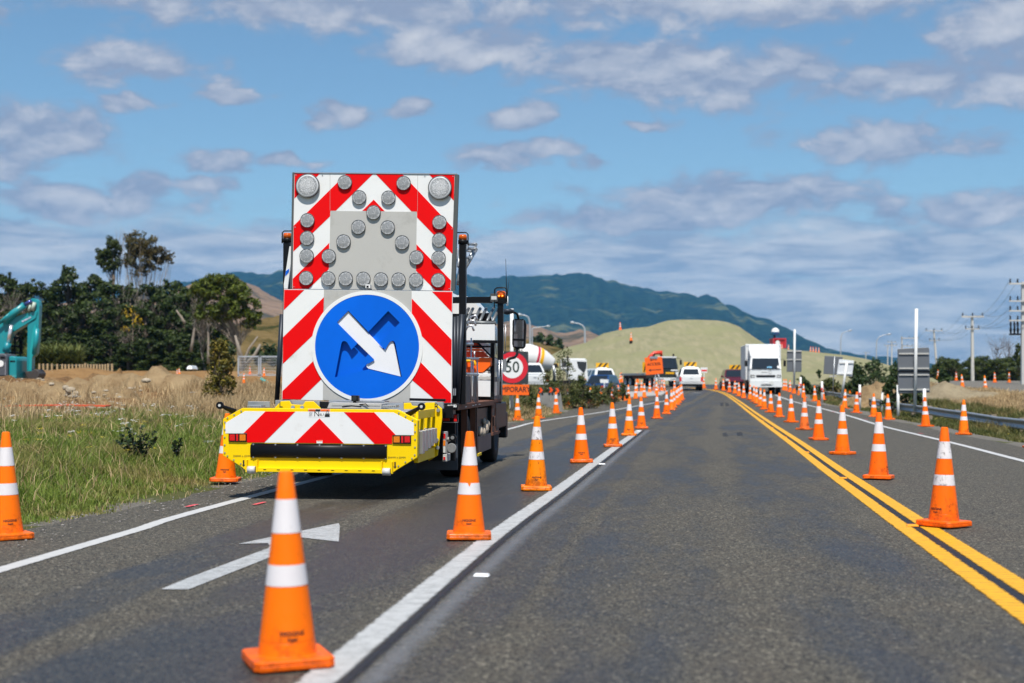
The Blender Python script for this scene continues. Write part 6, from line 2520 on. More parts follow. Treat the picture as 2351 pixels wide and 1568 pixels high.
# orange safety mesh lying in the grass
mb = MB(mat('orange_safety_mesh', (0.60, 0.075, 0.02), 0.8, var=0.3, scale=8, dirt=(0.22, 0.15, 0.07), dscale=3, dlim=(0.45, 0.6)))
pa = [at(p, 33) for p in (ZL(40, 222), ZL(300, 216), ZL(560, 214), ZL(900, 222))]
for i in range(len(pa) - 1):
    a, b = pa[i], pa[i + 1]
    mb.hexa([(a.x, a.y, a.z - 0.10), (b.x, b.y, b.z - 0.10), (b.x, b.y + 0.5, b.z - 0.09), (a.x, a.y + 0.5, a.z - 0.09)], [(a.x, a.y, a.z - 0.07), (b.x, b.y, b.z - 0.07), (b.x, b.y + 0.5, b.z - 0.065), (a.x, a.y + 0.5, a.z - 0.065)])
tag(mb.build('safety_mesh'), 'strip of orange safety mesh lying in the grass before the soil heaps', 'safety mesh')
# ================================================================== far vehicles and the excavator
YSIGN = mat('amber_board_sheeting', (0.85, 0.42, 0.005), 0.45, var=0.05)


def hazard_board(root, c, w, h, name='roof_sign'):
    """yellow board with slanted black bars facing -y"""
    mb = MB(YSIGN)
    mb.span((c[0] - w / 2, c[1], c[2]), (c[0] + w / 2, c[1] + 0.04, c[2] + h))
    b = mb.build(name, root)
    mb = MB(INK)
    for k in (-0.30, 0.10):
        x = c[0] + k * w
        mb.prism([(x - 0.10 * w, c[1] - 0.005, c[2] + 0.04 * h), (x + 0.08 * w, c[1] - 0.005, c[2] + 0.04 * h), (x + 0.34 * w, c[1] - 0.005, c[2] + 0.96 * h), (x + 0.16 * w, c[1] - 0.005, c[2] + 0.96 * h)], (0, 0.004, 0))
    mb.build('black_bar', b)


def quad_panel(mb, a, b, c, d, u0, u1, v0, v1, off, mi=0, th=0.012):
    """panel on the quad a b (bottom) c d (top), set proud by off"""
    a, b, c, d = map(Vector, (a, b, c, d))
    n = (b - a).cross(d - a).normalized()
    P = lambda u, v: (a.lerp(b, u)).lerp(d.lerp(c, u), v) + n * off
    mb.prism([P(u0, v0), P(u1, v0), P(u1, v1), P(u0, v1)], -n * th, mi)


def vehicle(name, label, g, face, cat, twist=0.0):
    """thing at g; face 'to' looks at the camera, 'away' shows its rear. Local -y points at the viewer"""
    a = az(g)
    return thing(name, label, cat, loc=g, rz=-a + twist)


def ute(label, g, twist=0.0, col=WPAINT, sign=True, canopy=True, beacon=False):
    """double cab utility seen from the rear; local -y is the tail"""
    o = vehicle('utility_vehicle', label, g, 'away', 'utility vehicle', twist)
    mb = MB(col)
    mb.rect(-0.90, 0.90, 0.05, 4.9, 0.42, 0.72, -0.92, 0.92, 0.0, 5.0)
    mb.rect(-0.92, 0.92, 0.0, 5.0, 0.72, 1.10, -0.87, 0.87, 0.03, 4.9)
    body = mb.build('body', o, bevel=0.05, seg=2)
    mb = MB(col)
    B = [(-0.84, 0.10, 1.10), (0.84, 0.10, 1.10), (0.84, 3.75, 1.10), (-0.84, 3.75, 1.10)]
    Tp = [(-0.64, 0.42, 1.80), (0.64, 0.42, 1.80), (0.64, 2.7, 1.80), (-0.64, 2.7, 1.80)]
    mb.hexa(B, Tp)
    cab = mb.build('canopy', o, bevel=0.05, seg=2)
    mb = MB(GLASS)
    quad_panel(mb, B[0], B[1], Tp[1], Tp[0], 0.10, 0.90, 0.18, 0.82, 0.006)
    mb.build('rear_window', o)
    for s in (0, 1):
        mb = MB(GLASS)
        if s:
            q = (B[1], B[2], Tp[2], Tp[1])
        else:
            q = (B[3], B[0], Tp[0], Tp[3])
        for u0, u1 in ((0.08, 0.36), (0.42, 0.62), (0.66, 0.92)):
            if not s:
                u0, u1 = 1 - u1, 1 - u0
            quad_panel(mb, *q, u0, u1, 0.18, 0.82, 0.006)
        mb.build('side_window', o)
    mb = MB(col, STEEL)
    mb.span((-0.70, -0.02, 0.70), (0.70, 0.02, 1.06), 0)
    mb.span((-0.10, -0.035, 0.90), (0.10, -0.018, 0.97), 1)
    mb.build('tailgate', o, bevel=0.015)
    for s in (-1, 1):
        mb = MB(LRED)
        mb.span((s * 0.74, -0.015, 0.72), (s * 0.90, 0.05, 1.05))
        mb.build('tail_lamp', o, bevel=0.01)
        mb = MB(BLACK)
        mb.span((s * 0.92, 3.2, 1.05), (s * 1.12, 3.3, 1.25))
        mb.build('side_mirror', o, bevel=0.02)
    mb = MB(mat('pale_bumper', (0.55, 0.56, 0.56), 0.4), BLACK)
    mb.span((-0.88, -0.14, 0.50), (0.88, 0.0, 0.66), 0)
    mb.span((-0.5, -0.15, 0.64), (0.5, -0.02, 0.68), 1)
    mb.span((-0.86, -0.05, 0.34), (0.86, 0.1, 0.50), 1)
    mb.build('rear_bumper', o, bevel=0.02)
    for s in (-1, 1):
        for y in (0.95, 4.05):
            wheel(o, (s * 0.78, y, 0.37), 0.37, 0.26)
    if sign:
        mb = MB(col)
        mb.span((-0.35, 0.9, 1.8), (0.35, 1.1, 1.9))
        mb.build('sign_mount', o)
        hazard_board(o, (0, 0.9, 1.88), 0.98, 0.34)
    if beacon:
        mb = MB(BLACK, BEACON_ON)
        mb.lathe([(0.10, 0), (0.10, 0.05)], 12, 0, Matrix.Translation((-0.2, 1.2, 1.80)))
        mb.lathe([(0.09, 0.05), (0.07, 0.16), (0.0, 0.18)], 12, 1, Matrix.Translation((-0.2, 1.2, 1.80)))
        mb.build('beacon', o)
    return o


g = G(Z14(1352, 1205))
ute('white utility vehicle with canopy and yellow striped roof board driving away', g, twist=0.07)
g = at(ZO(1400, 860, 9.042)(440, 500), 106)
g.z = hz(106) - 0.05
ute('white double cab utility with a roof board turning left, by the blue car', g, twist=0.30)
g = at(Z12(440, 1110), 84)
g.z = gz(g.x, 84)
ute('white vehicle with a lit amber beacon behind the hedge beside the mixer', g, twist=0.5, sign=False, beacon=True)

# ---- dark red and blue cars
def car(label, g, twist, paint, front=True):
    o = vehicle('parked_car' if not front else 'car', label, g, 'to', 'car', twist)
    mb = MB(paint)
    mb.rect(-0.90, 0.90, 0.1, 4.4, 0.30, 0.60, -0.93, 0.93, 0.0, 4.5)
    mb.rect(-0.93, 0.93, 0.0, 4.5, 0.60, 0.98, -0.86, 0.86, 0.12, 4.35)
    mb.build('body', o, bevel=0.07, seg=2)
    B = [(-0.84, 1.0, 0.96), (0.84, 1.0, 0.96), (0.84, 4.2, 0.96), (-0.84, 4.2, 0.96)]
    Tp = [(-0.66, 1.75, 1.62), (0.66, 1.75, 1.62), (0.66, 3.7, 1.62), (-0.66, 3.7, 1.62)]
    mb = MB(paint)
    mb.hexa(B, Tp)
    mb.build('roof', o, bevel=0.05, seg=2)
    mb = MB(GLASS)
    quad_panel(mb, B[0], B[1], Tp[1], Tp[0], 0.06, 0.94, 0.08, 0.90, 0.006)
    mb.build('windscreen', o)
    mb = MB(GLASS)
    quad_panel(mb, B[3], B[0], Tp[0], Tp[3], 0.10, 0.88, 0.10, 0.88, 0.006)
    mb.build('side_window', o)
    mb = MB(GLASS)
    quad_panel(mb, B[1], B[2], Tp[2], Tp[1], 0.12, 0.90, 0.10, 0.88, 0.006)
    mb.build('side_window', o)
    for s in (-1, 1):
        mb = MB(LWHT if front else LRED)
        mb.span((s * 0.58, -0.01, 0.68), (s * 0.86, 0.12, 0.84))
        mb.build('headlight' if front else 'tail_lamp', o, bevel=0.02)
        mb = MB(paint)
        mb.span((s * 0.90, 1.25, 0.98), (s * 1.08, 1.4, 1.12))
        mb.build('side_mirror', o, bevel=0.02)
        for y in (0.85, 3.6):
            wheel(o, (s * 0.80, y, 0.33), 0.33, 0.22)
    mb = MB(BLACK)
    mb.span((-0.5, -0.015, 0.45), (0.5, 0.05, 0.66))
    mb.build('grille', o, bevel=0.01)
    mb = MB(WHITE)
    mb.span((-0.2, -0.025, 0.42), (0.2, -0.012, 0.53))
    mb.build('number_plate', o)
    return o


g = at(Z14(2200, 1190), 113)
g.z = hz(113)
o = car('dark red car with a yellow roof board, half hidden by the box truck', g, 0.12, mat('dark_red_paint', (0.10, 0.008, 0.02), 0.2, coat=0.5))
hazard_board(o, (0.15, 2.0, 1.64), 0.95, 0.34)
g = at(ZO(1400, 860, 9.042)(150, 560), 100)
g.z = 0.22
car('dark blue car beside the white double cab, partly behind the hedge', g, -0.3, mat('dark_blue_paint', (0.01, 0.05, 0.16), 0.2, coat=0.5), front=False)
q = [at(ZO(1400, 860, 9.042)(*p), 97) for p in ((312, 418), (492, 430), (488, 505), (318, 498))]
mb = MB(WPAINT)
mb.prism(q, (0, 0.04, 0))
p = (q[2] + q[3]) / 2
mb.span((p.x - 0.03, 97.0, hz(97)), (p.x + 0.03, 97.05, p.z))
tag(mb.build('white_board'), 'low white board standing behind the double cab utility', 'board')

# ---- white box truck
g = G(Z17(855, 1325))
bt = vehicle('box_truck', 'white box truck with a blunt cab coming towards the camera', g, 'to', 'truck', 0.085)
mb = MB(WPAINT)
mb.rect(-1.10, 1.10, 0.05, 1.9, 0.85, 1.72, -1.08, 1.08, 0.05, 1.9)
mb.rect(-1.08, 1.08, 0.05, 1.9, 1.72, 2.62, -0.98, 0.98, 0.40, 1.9)
cab_ = mb.build('cab', bt, bevel=0.06, seg=2)
mb = MB(mat('box_body_white', (0.74, 0.75, 0.75), 0.45, var=0.04), STEEL)
mb.span((-1.20, 2.1, 1.05), (1.20, 7.6, 3.50), 0)
mb.span((-1.24, 2.06, 3.40), (1.24, 2.16, 3.54), 0)
mb.span((-1.24, 2.06, 1.0), (-1.14, 2.16, 3.4), 0)
mb.span((1.14, 2.06, 1.0), (1.24, 2.16, 3.4), 0)
mb.build('cargo_box', bt, bevel=0.02)
mb = MB(WPAINT)
mb.hexa([(-0.98, 0.42, 2.60), (0.98, 0.42, 2.60), (0.98, 1.9, 2.60), (-0.98, 1.9, 2.60)], [(-1.05, 1.55, 3.45), (1.05, 1.55, 3.45), (1.05, 2.0, 3.45), (-1.05, 2.0, 3.45)])
mb.build('roof_fairing', cab_, bevel=0.06, seg=2)
wa, wb, wc, wd = (-1.08, 0.05, 1.72), (1.08, 0.05, 1.72), (0.98, 0.40, 2.62), (-0.98, 0.40, 2.62)
mb = MB(GLASS)
quad_panel(mb, wa, wb, wc, wd, 0.05, 0.95, 0.03, 0.88, 0.008)
mb.build('windscreen', cab_)
mb = MB(mat('blue_card', (0.10, 0.35, 0.55), 0.5), WHITE)
quad_panel(mb, wa, wb, wc, wd, 0.55, 0.70, 0.12, 0.24, 0.012, 0, 0.003)
quad_panel(mb, wa, wb, wc, wd, 0.88, 0.94, 0.10, 0.30, 0.012, 1, 0.003)
mb.build('windscreen_card', cab_)
mb = MB(BLACK)
for u in (0.22, 0.58):
    a, b = Vector(wa).lerp(Vector(wb), u + 0.12) + Vector((0, -0.03, 0.02)), Vector(wa).lerp(Vector(wb), u) + Vector((0, -0.02, 0.16))
    mb.tube([a, b], 0.018, 6)
mb.build('wiper', cab_)
mb = MB(BLACK)
mb.span((-0.66, 0.03, 1.22), (0.66, 0.06, 1.34))
mb.span((-0.62, 0.03, 1.18), (0.62, 0.055, 1.21))
mb.build('grille', cab_, bevel=0.01)
for s in (-1, 1):
    mb = MB(LWHT, GLASS)
    mb.span((s * 0.76, 0.03, 1.16), (s * 1.04, 0.10, 1.36), 1)
    mb.span((s * 0.80, 0.02, 1.18), (s * 0.98, 0.032, 1.30), 0)
    mb.build('headlight', cab_, bevel=0.01)
    mb = MB(BLACK)
    mb.span((s * 1.24, 0.28, 1.95), (s * 1.42, 0.38, 2.35))
    mb.tube([(s * 1.06, 0.45, 2.42), (s * 1.33, 0.34, 2.42), (s * 1.33, 0.34, 2.3)], 0.02, 6)
    mb.build('side_mirror', cab_, bevel=0.03)
    for y in (1.0, 5.9):
        wheel(bt, (s * 0.92, y, 0.45), 0.45, 0.30 if y < 2 else 0.42)
mb = MB(WPAINT, BLACK, WHITE)
mb.span((-1.12, -0.08, 0.50), (1.12, 0.5, 0.86), 0)
mb.span((-0.35, -0.09, 0.60), (0.35, -0.07, 0.70), 1)
mb.span((-0.22, -0.10, 0.74), (0.20, -0.082, 0.84), 2)
mb.build('front_bumper', bt, bevel=0.03)
mb = MB(mat('orchid_white', (0.7, 0.70, 0.66), 0.5), GREYP)
mb.disc((0.38, -0.12, 0.80), 0.14, 0.02, n=16)
mb.build('bumper_emblem', bt)
mb = MB(GREYP)
mb.tube([(0.30 + 0.10 * math.cos(t), 0.035, 1.55 + 0.10 * math.sin(t)) for t in np.linspace(0, 6.0, 14)], 0.012, 5)
mb.span((-0.30, 0.035, 1.52), (0.12, 0.045, 1.57))
mb.build('cab_emblem', cab_)
mb = MB(BLACK)
mb.span((-0.95, 1.9, 0.55), (0.95, 7.4, 1.02))
mb.span((-1.18, 2.2, 0.45), (-1.12, 5.2, 1.0))
mb.span((1.12, 2.2, 0.45), (1.18, 5.2, 1.0))
mb.build('chassis', bt)

# ---- dark flatbed truck with a folded red crane
g = at(Z14(890, 1045), 121)
g.z = hz(121)
fb = vehicle('flatbed_truck', 'dark flatbed truck with a red crane and yellow plate behind the site access sign', g, 'to', 'truck', 0.0)
fb.rotation_euler[2] += 0.42
DG = mat('dark_green_paint', (0.025, 0.035, 0.035), 0.3, coat=0.3)
mb = MB(DG)
mb.rect(-1.12, 1.12, 0.0, 1.8, 0.75, 1.55, -1.12, 1.12, 0.0, 1.8)
mb.rect(-1.12, 1.12, 0.0, 1.8, 1.55, 2.55, -1.0, 1.0, 0.25, 1.8)
cb = mb.build('cab', fb, bevel=0.06, seg=2)
mb = MB(GLASS)
quad_panel(mb, (-1.12, 0, 1.55), (1.12, 0, 1.55), (1.0, 0.25, 2.55), (-1.0, 0.25, 2.55), 0.06, 0.94, 0.06, 0.86, 0.008)
mb.build('windscreen', cb)
mb = MB(GLASS)
quad_panel(mb, (-1.12, 1.8, 1.55), (-1.12, 0, 1.55), (-1.0, 0.25, 2.55), (-1.0, 1.8, 2.55), 0.2, 0.85, 0.08, 0.84, 0.008)
mb.build('side_window', cb)
mb = MB(WPAINT, BLACK)
mb.span((-1.14, -0.10, 0.55), (1.14, 0.1, 0.80), 0)
mb.span((-0.8, -0.11, 0.64), (-0.3, -0.09, 0.72), 1)
mb.span((0.3, -0.11, 0.64), (0.8, -0.09, 0.72), 1)
mb.build('front_bumper', fb, bevel=0.02)
mb = MB(WPAINT)
mb.span((0.84, -0.012, 0.86), (1.10, 0.03, 1.30))
mb.span((0.4, -0.012, 1.38), (1.05, 0.02, 1.50))
mb.span((-1.0, 0.18, 2.50), (1.0, 0.35, 2.62))
mb.build('white_trim', cb)
mb = MB(YSIGN, INK)
mb.span((-0.1, -0.03, 1.12), (0.70, -0.01, 1.28), 0)
mb.build('yellow_plate', cb)
mb = MB(STEEL, RUST)
mb.span((-1.2, 1.9, 1.02), (1.2, 7.4, 1.20), 0)
mb.span((-1.0, 2.0, 0.72), (1.0, 7.2, 1.02), 1)
mb.build('flat_deck', fb, bevel=0.01)
hazard_board(fb, (-1.0, 2.0, 1.25), 0.7, 0.9, 'side_sign')
mb = MB(mat('crane_red', (0.70, 0.05, 0.02), 0.4))
mb.tube([(-0.6, 2.4, 1.2), (-0.5, 2.4, 2.6), (-0.1, 2.4, 2.95), (0.55, 2.4, 3.0), (0.6, 2.4, 2.6)], [0.22, 0.2, 0.16, 0.2, 0.12], 8)
mb.build('folded_crane', fb)
mb = MB(BLACK)
for s in (-1, 1):
    mb.tube([(s * 0.98, 0.3, 2.5), (s * 1.4, 0.2, 2.45), (s * 1.42, 0.2, 2.3)], 0.02, 6)
    mb.span((s * 1.34, 0.15, 1.9), (s * 1.50, 0.25, 2.32))
    mb.span((s * 0.85, 0.5, 2.6), (s * 0.95, 0.65, 2.85))
mb.build('mirror_arms', cb)
for s in (-1, 1):
    for y in (0.95, 5.4, 6.5):
        wheel(fb, (s * 0.95, y, 0.48), 0.48, 0.32)

# ---- concrete mixer
MX = Frame((0, 0, 0), 0)
Ym = 90.0
gm = at(Z12(780, 1140), Ym)
zb = gz(gm.x, Ym)
mx = thing('concrete_mixer', 'white concrete mixer truck with red and yellow bands on its drum', 'mixer truck', loc=(gm.x, Ym, zb))
ax0, ax1 = at(Z12(250, 800), Ym), at(Z12(640, 800), Ym)
px = lambda n: n / 5.6 * K * Ym / FPX
dirv = (at(Z12(600, 835), Ym) - at(Z12(330, 750), Ym)).normalized()
dirv.y = 0.30
dirv.normalize()
cen = at(Z12(440, 775), Ym)
Mq = Matrix.Translation(cen) @ dirv.to_track_quat('Z', 'Y').to_matrix().to_4x4()
MWHITE = mat('mixer_white', (0.72, 0.71, 0.68), 0.4, var=0.06)
MREDB = mat('mixer_red_band', (0.50, 0.02, 0.05), 0.4)
MYEL = mat('mixer_yellow_band', (0.85, 0.42, 0.0), 0.4)
R_ = px(175)
mb = MB(MWHITE, MREDB, MYEL)


def dr(t):
    """drum radius along its axis, -1 rear .. 1 front"""
    return R_ * (1.0 if -0.5 < t < 0.05 else (1 - 0.42 * ((t - 0.05) / 0.95) ** 1.6 if t > 0 else 1 - 0.5 * ((-t - 0.5) / 0.8) ** 1.3))


L_ = px(240)
seg = [(-1.2, -0.10, 0), (-0.10, 0.04, 1), (0.04, 0.09, 0), (0.09, 0.30, 2), (0.30, 1.0, 0)]
for t0, t1, mi in seg:
    ts = np.linspace(t0, t1, 8)
    mb.lathe([(dr(t), t * L_) for t in ts], 28, mi, Mq, caps=False)
mb.lathe([(dr(1.0), L_), (0.01, L_ * 1.02)], 28, 0, Mq, caps=False)
local(mx, mb).build('mixing_drum', mx)
q = [at(Z12(*p), Ym) for p in ((790, 762), (1135, 765), (1152, 1010), (1150, 1090), (880, 1060), (870, 930), (790, 920))]
mb = MB(WPAINT)
mb.prism([p + Vector((0, 0.2, 0)) for p in q], (0, 2.2, 0))
cb = local(mx, mb).build('cab', mx, bevel=0.08, seg=2)
mb = MB(GLASS)
mb.prism([at(Z12(*p), Ym + 0.19) for p in ((1003, 806), (1132, 812), (1130, 890), (1100, 965), (1020, 890))], (0, 0.005, 0))
mb.prism([at(Z12(*p), Ym + 0.19) for p in ((800, 800), (862, 800), (862, 880), (806, 880))], (0, 0.005, 0))
local(mx, mb).build('side_window', cb)
mb = MB(BLACK, LAMB)
mb.prism([at(Z12(*p), Ym + 0.18) for p in ((1018, 985), (1080, 1000), (1100, 1090), (1030, 1075))], (0, 0.01, 0))
mb.span(*[at(Z12(*p), y) for p, y in (((870, 735), Ym + 0.1), ((890, 920), Ym + 0.3))])
mb.span(*[at(Z12(*p), y) for p, y in (((1108, 1040), Ym + 0.17), ((1128, 1055), Ym + 0.2))], 1)
local(mx, mb).build('cab_fittings', cb)
a = at(Z12(670, 795), Ym + 0.4)
mb = MB(MWHITE)
mb.lathe([(0.01, -px(48)), (px(34), -px(34)), (px(48), 0), (px(34), px(34)), (0.01, px(48))], 16, 0, Matrix.Translation(a))
local(mx, mb).build('water_tank', mx)
mb = MB(BLACK, STEEL)
b0, b1 = at(Z12(360, 1060), Ym + 0.5), at(Z12(1100, 1110), Ym + 2.2)
mb.span(b0, b1, 0)
mb.tube([at(Z12(600, 960), Ym + 1), at(Z12(660, 820), Ym + 1)], 0.10, 8, 1)
mb.tube([at(Z12(700, 1060), Ym + 1), at(Z12(690, 860), Ym + 1)], 0.08, 8, 1)
local(mx, mb).build('chassis', mx)
for x in (430, 560, 990):
    w = at(Z12(x, 1110), Ym + 0.4)
    for yy in (0.4, 2.1):
        Mw = Vector((w.x - gm.x, yy, 0.5))
        mb = MB(RUBBER, DRIM)
        Mx_ = Matrix.Translation(Mw) @ Matrix.Rotation(math.pi / 2, 4, 'X')
        mb.lathe([(0.28, -0.15), (0.47, -0.15), (0.5, -0.1), (0.5, 0.1), (0.47, 0.15), (0.28, 0.15), (0.02, 0.10)], 20, 0, Mx_)
        mb.build('wheel', mx)
q = [at(Z12(*p), 94) for p in ((668, 835), (752, 832), (756, 890), (672, 892))]
ys = thing('hazard_sign', 'yellow sign with a black diagonal between the drum and cab of the mixer', 'road sign', loc=((q[2].x + q[3].x) / 2, 94, hz(94)))
mb = MB(YSIGN, INK)
mb.prism(q, (0, 0.03, 0))
A, B_ = at(Z12(700, 888), 93.99), at(Z12(742, 835), 93.99)
mb.prism([A, A + Vector((0.28, 0, 0)), B_, B_ - Vector((0.28, 0, 0))], (0, 0.005, 0), 1)
local(ys, mb).build('sign_face', ys)
mb = MB(STEEL)
p = (q[2] + q[3]) / 2
mb.tube([(p.x, 94.05, hz(94)), (p.x, 94.05, p.z)], 0.04, 8)
local(ys, mb).build('post', ys)

# ---- excavator at the left edge
Ye = 70.0
TEAL = mat('turquoise_paint', (0.008, 0.25, 0.28), 0.35, var=0.12, scale=1.5, coat=0.2, dirt=(0.10, 0.22, 0.20), dscale=1.5)
TEALD = mat('turquoise_shade_side', (0.010, 0.20, 0.24), 0.4, var=0.12)  # darker copy of the turquoise, with shade put into the colour
EGREY = mat('charcoal_counterweight', (0.075, 0.08, 0.095), 0.5, var=0.15)
BUCK = mat('bucket_steel', (0.05, 0.042, 0.038), 0.6, var=0.3)
e0 = at(ZXC(60, 1440), Ye)
ex = thing('excavator', 'turquoise excavator with a raised boom at the left edge of the earthworks', 'excavator', loc=(e0.x, Ye, e0.z))


def xp(name, pts, dy, th, m, parent=ex, bevel=0.02):
    mb = MB(m)
    mb.prism([at(ZXC(*p), Ye) + Vector((0, dy, 0)) for p in pts], (0, th, 0))
    return local(ex, mb).build(name, parent, bevel=bevel)


def xt(name, pts, r, m, parent, dy=0.0, n=10):
    mb = MB(m)
    mb.tube([at(ZXC(*p), Ye) + Vector((0, dy, 0)) for p in pts], r, n)
    return local(ex, mb).build(name, parent)


boom = xp('boom', [(-170, 720), (-90, 560), (20, 480), (180, 395), (330, 345), (575, 272), (585, 300), (558, 400), (330, 540), (200, 615), (150, 700), (70, 950), (-60, 960)], 0.0, 0.55, TEAL)
arm = xp('dipper_arm', [(470, 92), (505, 85), (545, 88), (600, 130), (612, 200), (600, 480), (585, 760), (560, 950), (500, 1010), (492, 1232), (418, 1228), (412, 1150), (425, 480), (540, 420), (560, 290), (520, 180)], 0.05, 0.42, TEAL)
xp('arm_lit_face', [(500, 650), (520, 540), (560, 480), (585, 760), (560, 950), (500, 1010), (492, 1225), (450, 1220), (470, 900)], -0.01, 0.05, mat('turquoise_lit_face', (0.012, 0.33, 0.34), 0.35), arm, 0.005)  # lit face of the arm, its light put into a paler turquoise
xt('boom_cylinder', [(85, 455), (215, 325), (395, 190)], 0.17, TEAL, boom, -0.1)
xt('cylinder_rod', [(395, 190), (505, 122)], 0.09, mat('blue_steel_rod', (0.10, 0.12, 0.35), 0.2, metal=0.7), boom, -0.1)
xt('cylinder_rod', [(200, 505), (148, 785)], 0.085, mat('chrome_rod', (0.75, 0.73, 0.75), 0.15, metal=0.6), boom, -0.2)
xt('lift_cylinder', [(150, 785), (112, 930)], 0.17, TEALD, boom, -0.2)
xt('hydraulic_hose', [(60, 420), (180, 330), (330, 180), (345, 165)], 0.05, BLACK, boom, -0.15)
xt('hydraulic_hose', [(0, 480), (90, 400), (170, 330)], 0.06, TEAL, boom, -0.2)
xt('arm_link', [(455, 290), (480, 180)], 0.07, mat('worn_link', (0.42, 0.50, 0.42), 0.5), arm, -0.05)
xt('arm_link', [(510, 280), (545, 150)], 0.09, MATS['worn_link'], arm, -0.05)
xt('bucket_cylinder', [(585, 560), (575, 760), (545, 960)], 0.12, TEAL, arm, -0.1)
mb = MB(mat('pale_decal', (0.55, 0.55, 0.68), 0.5))
p0, p1 = at(ZXC(355, 445), Ye - 0.02), at(ZXC(470, 385), Ye - 0.02)
rt = (p1 - p0).normalized()
M_ = face_text((p0 + p1) / 2, rt, Vector((0, -1, 0)).cross(rt) * -1 if (Vector((0, -1, 0)).cross(rt)).z < 0 else Vector((0, -1, 0)).cross(rt))
vs, fs = text_geo('KOBELCO', (p1 - p0).length * 0.26)
for d in (-0.012, 0, 0.012):
    mb.add([M_ @ (v + Vector((d, 0, 0.001 * d))) for v in vs], fs)
local(ex, mb).build('lettering', boom)
bucket = xp('bucket', [(385, 1232), (405, 1290), (430, 1350), (455, 1395), (500, 1400), (520, 1410), (560, 1385), (630, 1412), (585, 1345), (612, 1300), (625, 1262), (595, 1215), (560, 1190), (500, 1215), (440, 1225)], 0.0, 0.95, BUCK, bevel=0.05)
cw = xp('counterweight', [(-200, 985), (-150, 958), (190, 955), (228, 985), (240, 1060), (238, 1300), (225, 1375), (180, 1392), (-200, 1392)], -1.1, 1.5, EGREY, bevel=0.10)
xp('vent_recess', [(130, 1000), (205, 1000), (205, 1035), (130, 1035)], -1.11, 0.02, BLACK, cw, 0.0)
xp('body_seam', [(-150, 1288), (225, 1288), (222, 1298), (-150, 1298)], -1.108, 0.02, BLACK, cw, 0.0)
xp('body_seam', [(205, 1080), (214, 1080), (214, 1290), (205, 1290)], -1.108, 0.02, mat('pale_edge', (0.3, 0.3, 0.34), 0.5), cw, 0.0)
mb = MB(WHITE)
mb.disc(at(ZXC(5, 1105), Ye - 1.13), 0.16, 0.02, n=16)
local(ex, mb).build('white_emblem', cw)
side = xp('engine_cover', [(238, 1000), (300, 992), (340, 1010), (356, 1060), (356, 1340), (340, 1380), (238, 1378)], -0.9, 2.2, TEAL, bevel=0.06)
xp('cover_vent', [(258, 1062), (335, 1062), (335, 1085), (258, 1085)], -0.91, 0.02, BLACK, side, 0.0)
xp('cover_seam', [(240, 1300), (354, 1300), (354, 1308), (240, 1308)], -0.91, 0.02, mat('pale_teal_edge', (0.10, 0.5, 0.52), 0.4), side, 0.0)
mb = MB(BLACK)
for pts in (((0, 690), (190, 692), (310, 700)), ((310, 700), (318, 985)), ((230, 700), (235, 985)), ((165, 830), (330, 838)), ((310, 740), (340, 745), (345, 960)), ((-40, 930), (330, 940))):
    mb.tube([at(ZXC(*p), Ye + 0.6) for p in pts], 0.045, 8)
local(ex, mb).build('handrail', ex)
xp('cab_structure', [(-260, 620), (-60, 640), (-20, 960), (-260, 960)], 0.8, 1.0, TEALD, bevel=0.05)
mb = MB(BLACK)
a, b = at(ZXC(-220, 1400), Ye), at(ZXC(205, 1460), Ye)
for dy in (-1.3, 0.9):
    mb.span((a.x, Ye + dy, b.z - 0.55), (b.x, Ye + dy + 0.6, a.z))
local(ex, mb).build('crawler_track', ex, bevel=0.2, seg=3)
# ================================================================== plants
def crown_mesh(clumps, leaf, per, seed, squash=0.8, up=0.25, nmin=6):
    """leaf faces scattered in clumps: (x, y, z, radius) -> verts, faces"""
    g = np.random.default_rng(seed)
    V, nrm = [], []
    for (cx, cy, cz, r) in clumps:
        n = max(nmin, int(per * (r * r)))
        d = g.normal(size=(n, 3))
        d /= np.linalg.norm(d, axis=1)[:, None]
        rad = r * g.uniform(0.25, 1.0, n) ** 0.55
        p = d * rad[:, None] * np.array([1, 1, squash]) + np.array([cx, cy, cz])
        V.append(p)
        q = d + g.normal(scale=0.55, size=(n, 3)) + np.array([0, 0, up])
        nrm.append(q / np.linalg.norm(q, axis=1)[:, None])
    P, Nn = np.concatenate(V), np.concatenate(nrm)
    n = len(P)
    a = np.cross(Nn, g.normal(size=(n, 3)))
    a /= np.linalg.norm(a, axis=1)[:, None] + 1e-9
    b = np.cross(Nn, a)
    s = leaf * g.uniform(0.6, 1.5, n)[:, None]
    v0, v1, v2, v3 = P - a * s, P - b * s * 0.45, P + a * s, P + b * s * 0.45
    verts = np.stack([v0, v1, v2, v3], 1).reshape(-1, 3)
    faces = np.arange(n * 4).reshape(n, 4)
    return verts, faces


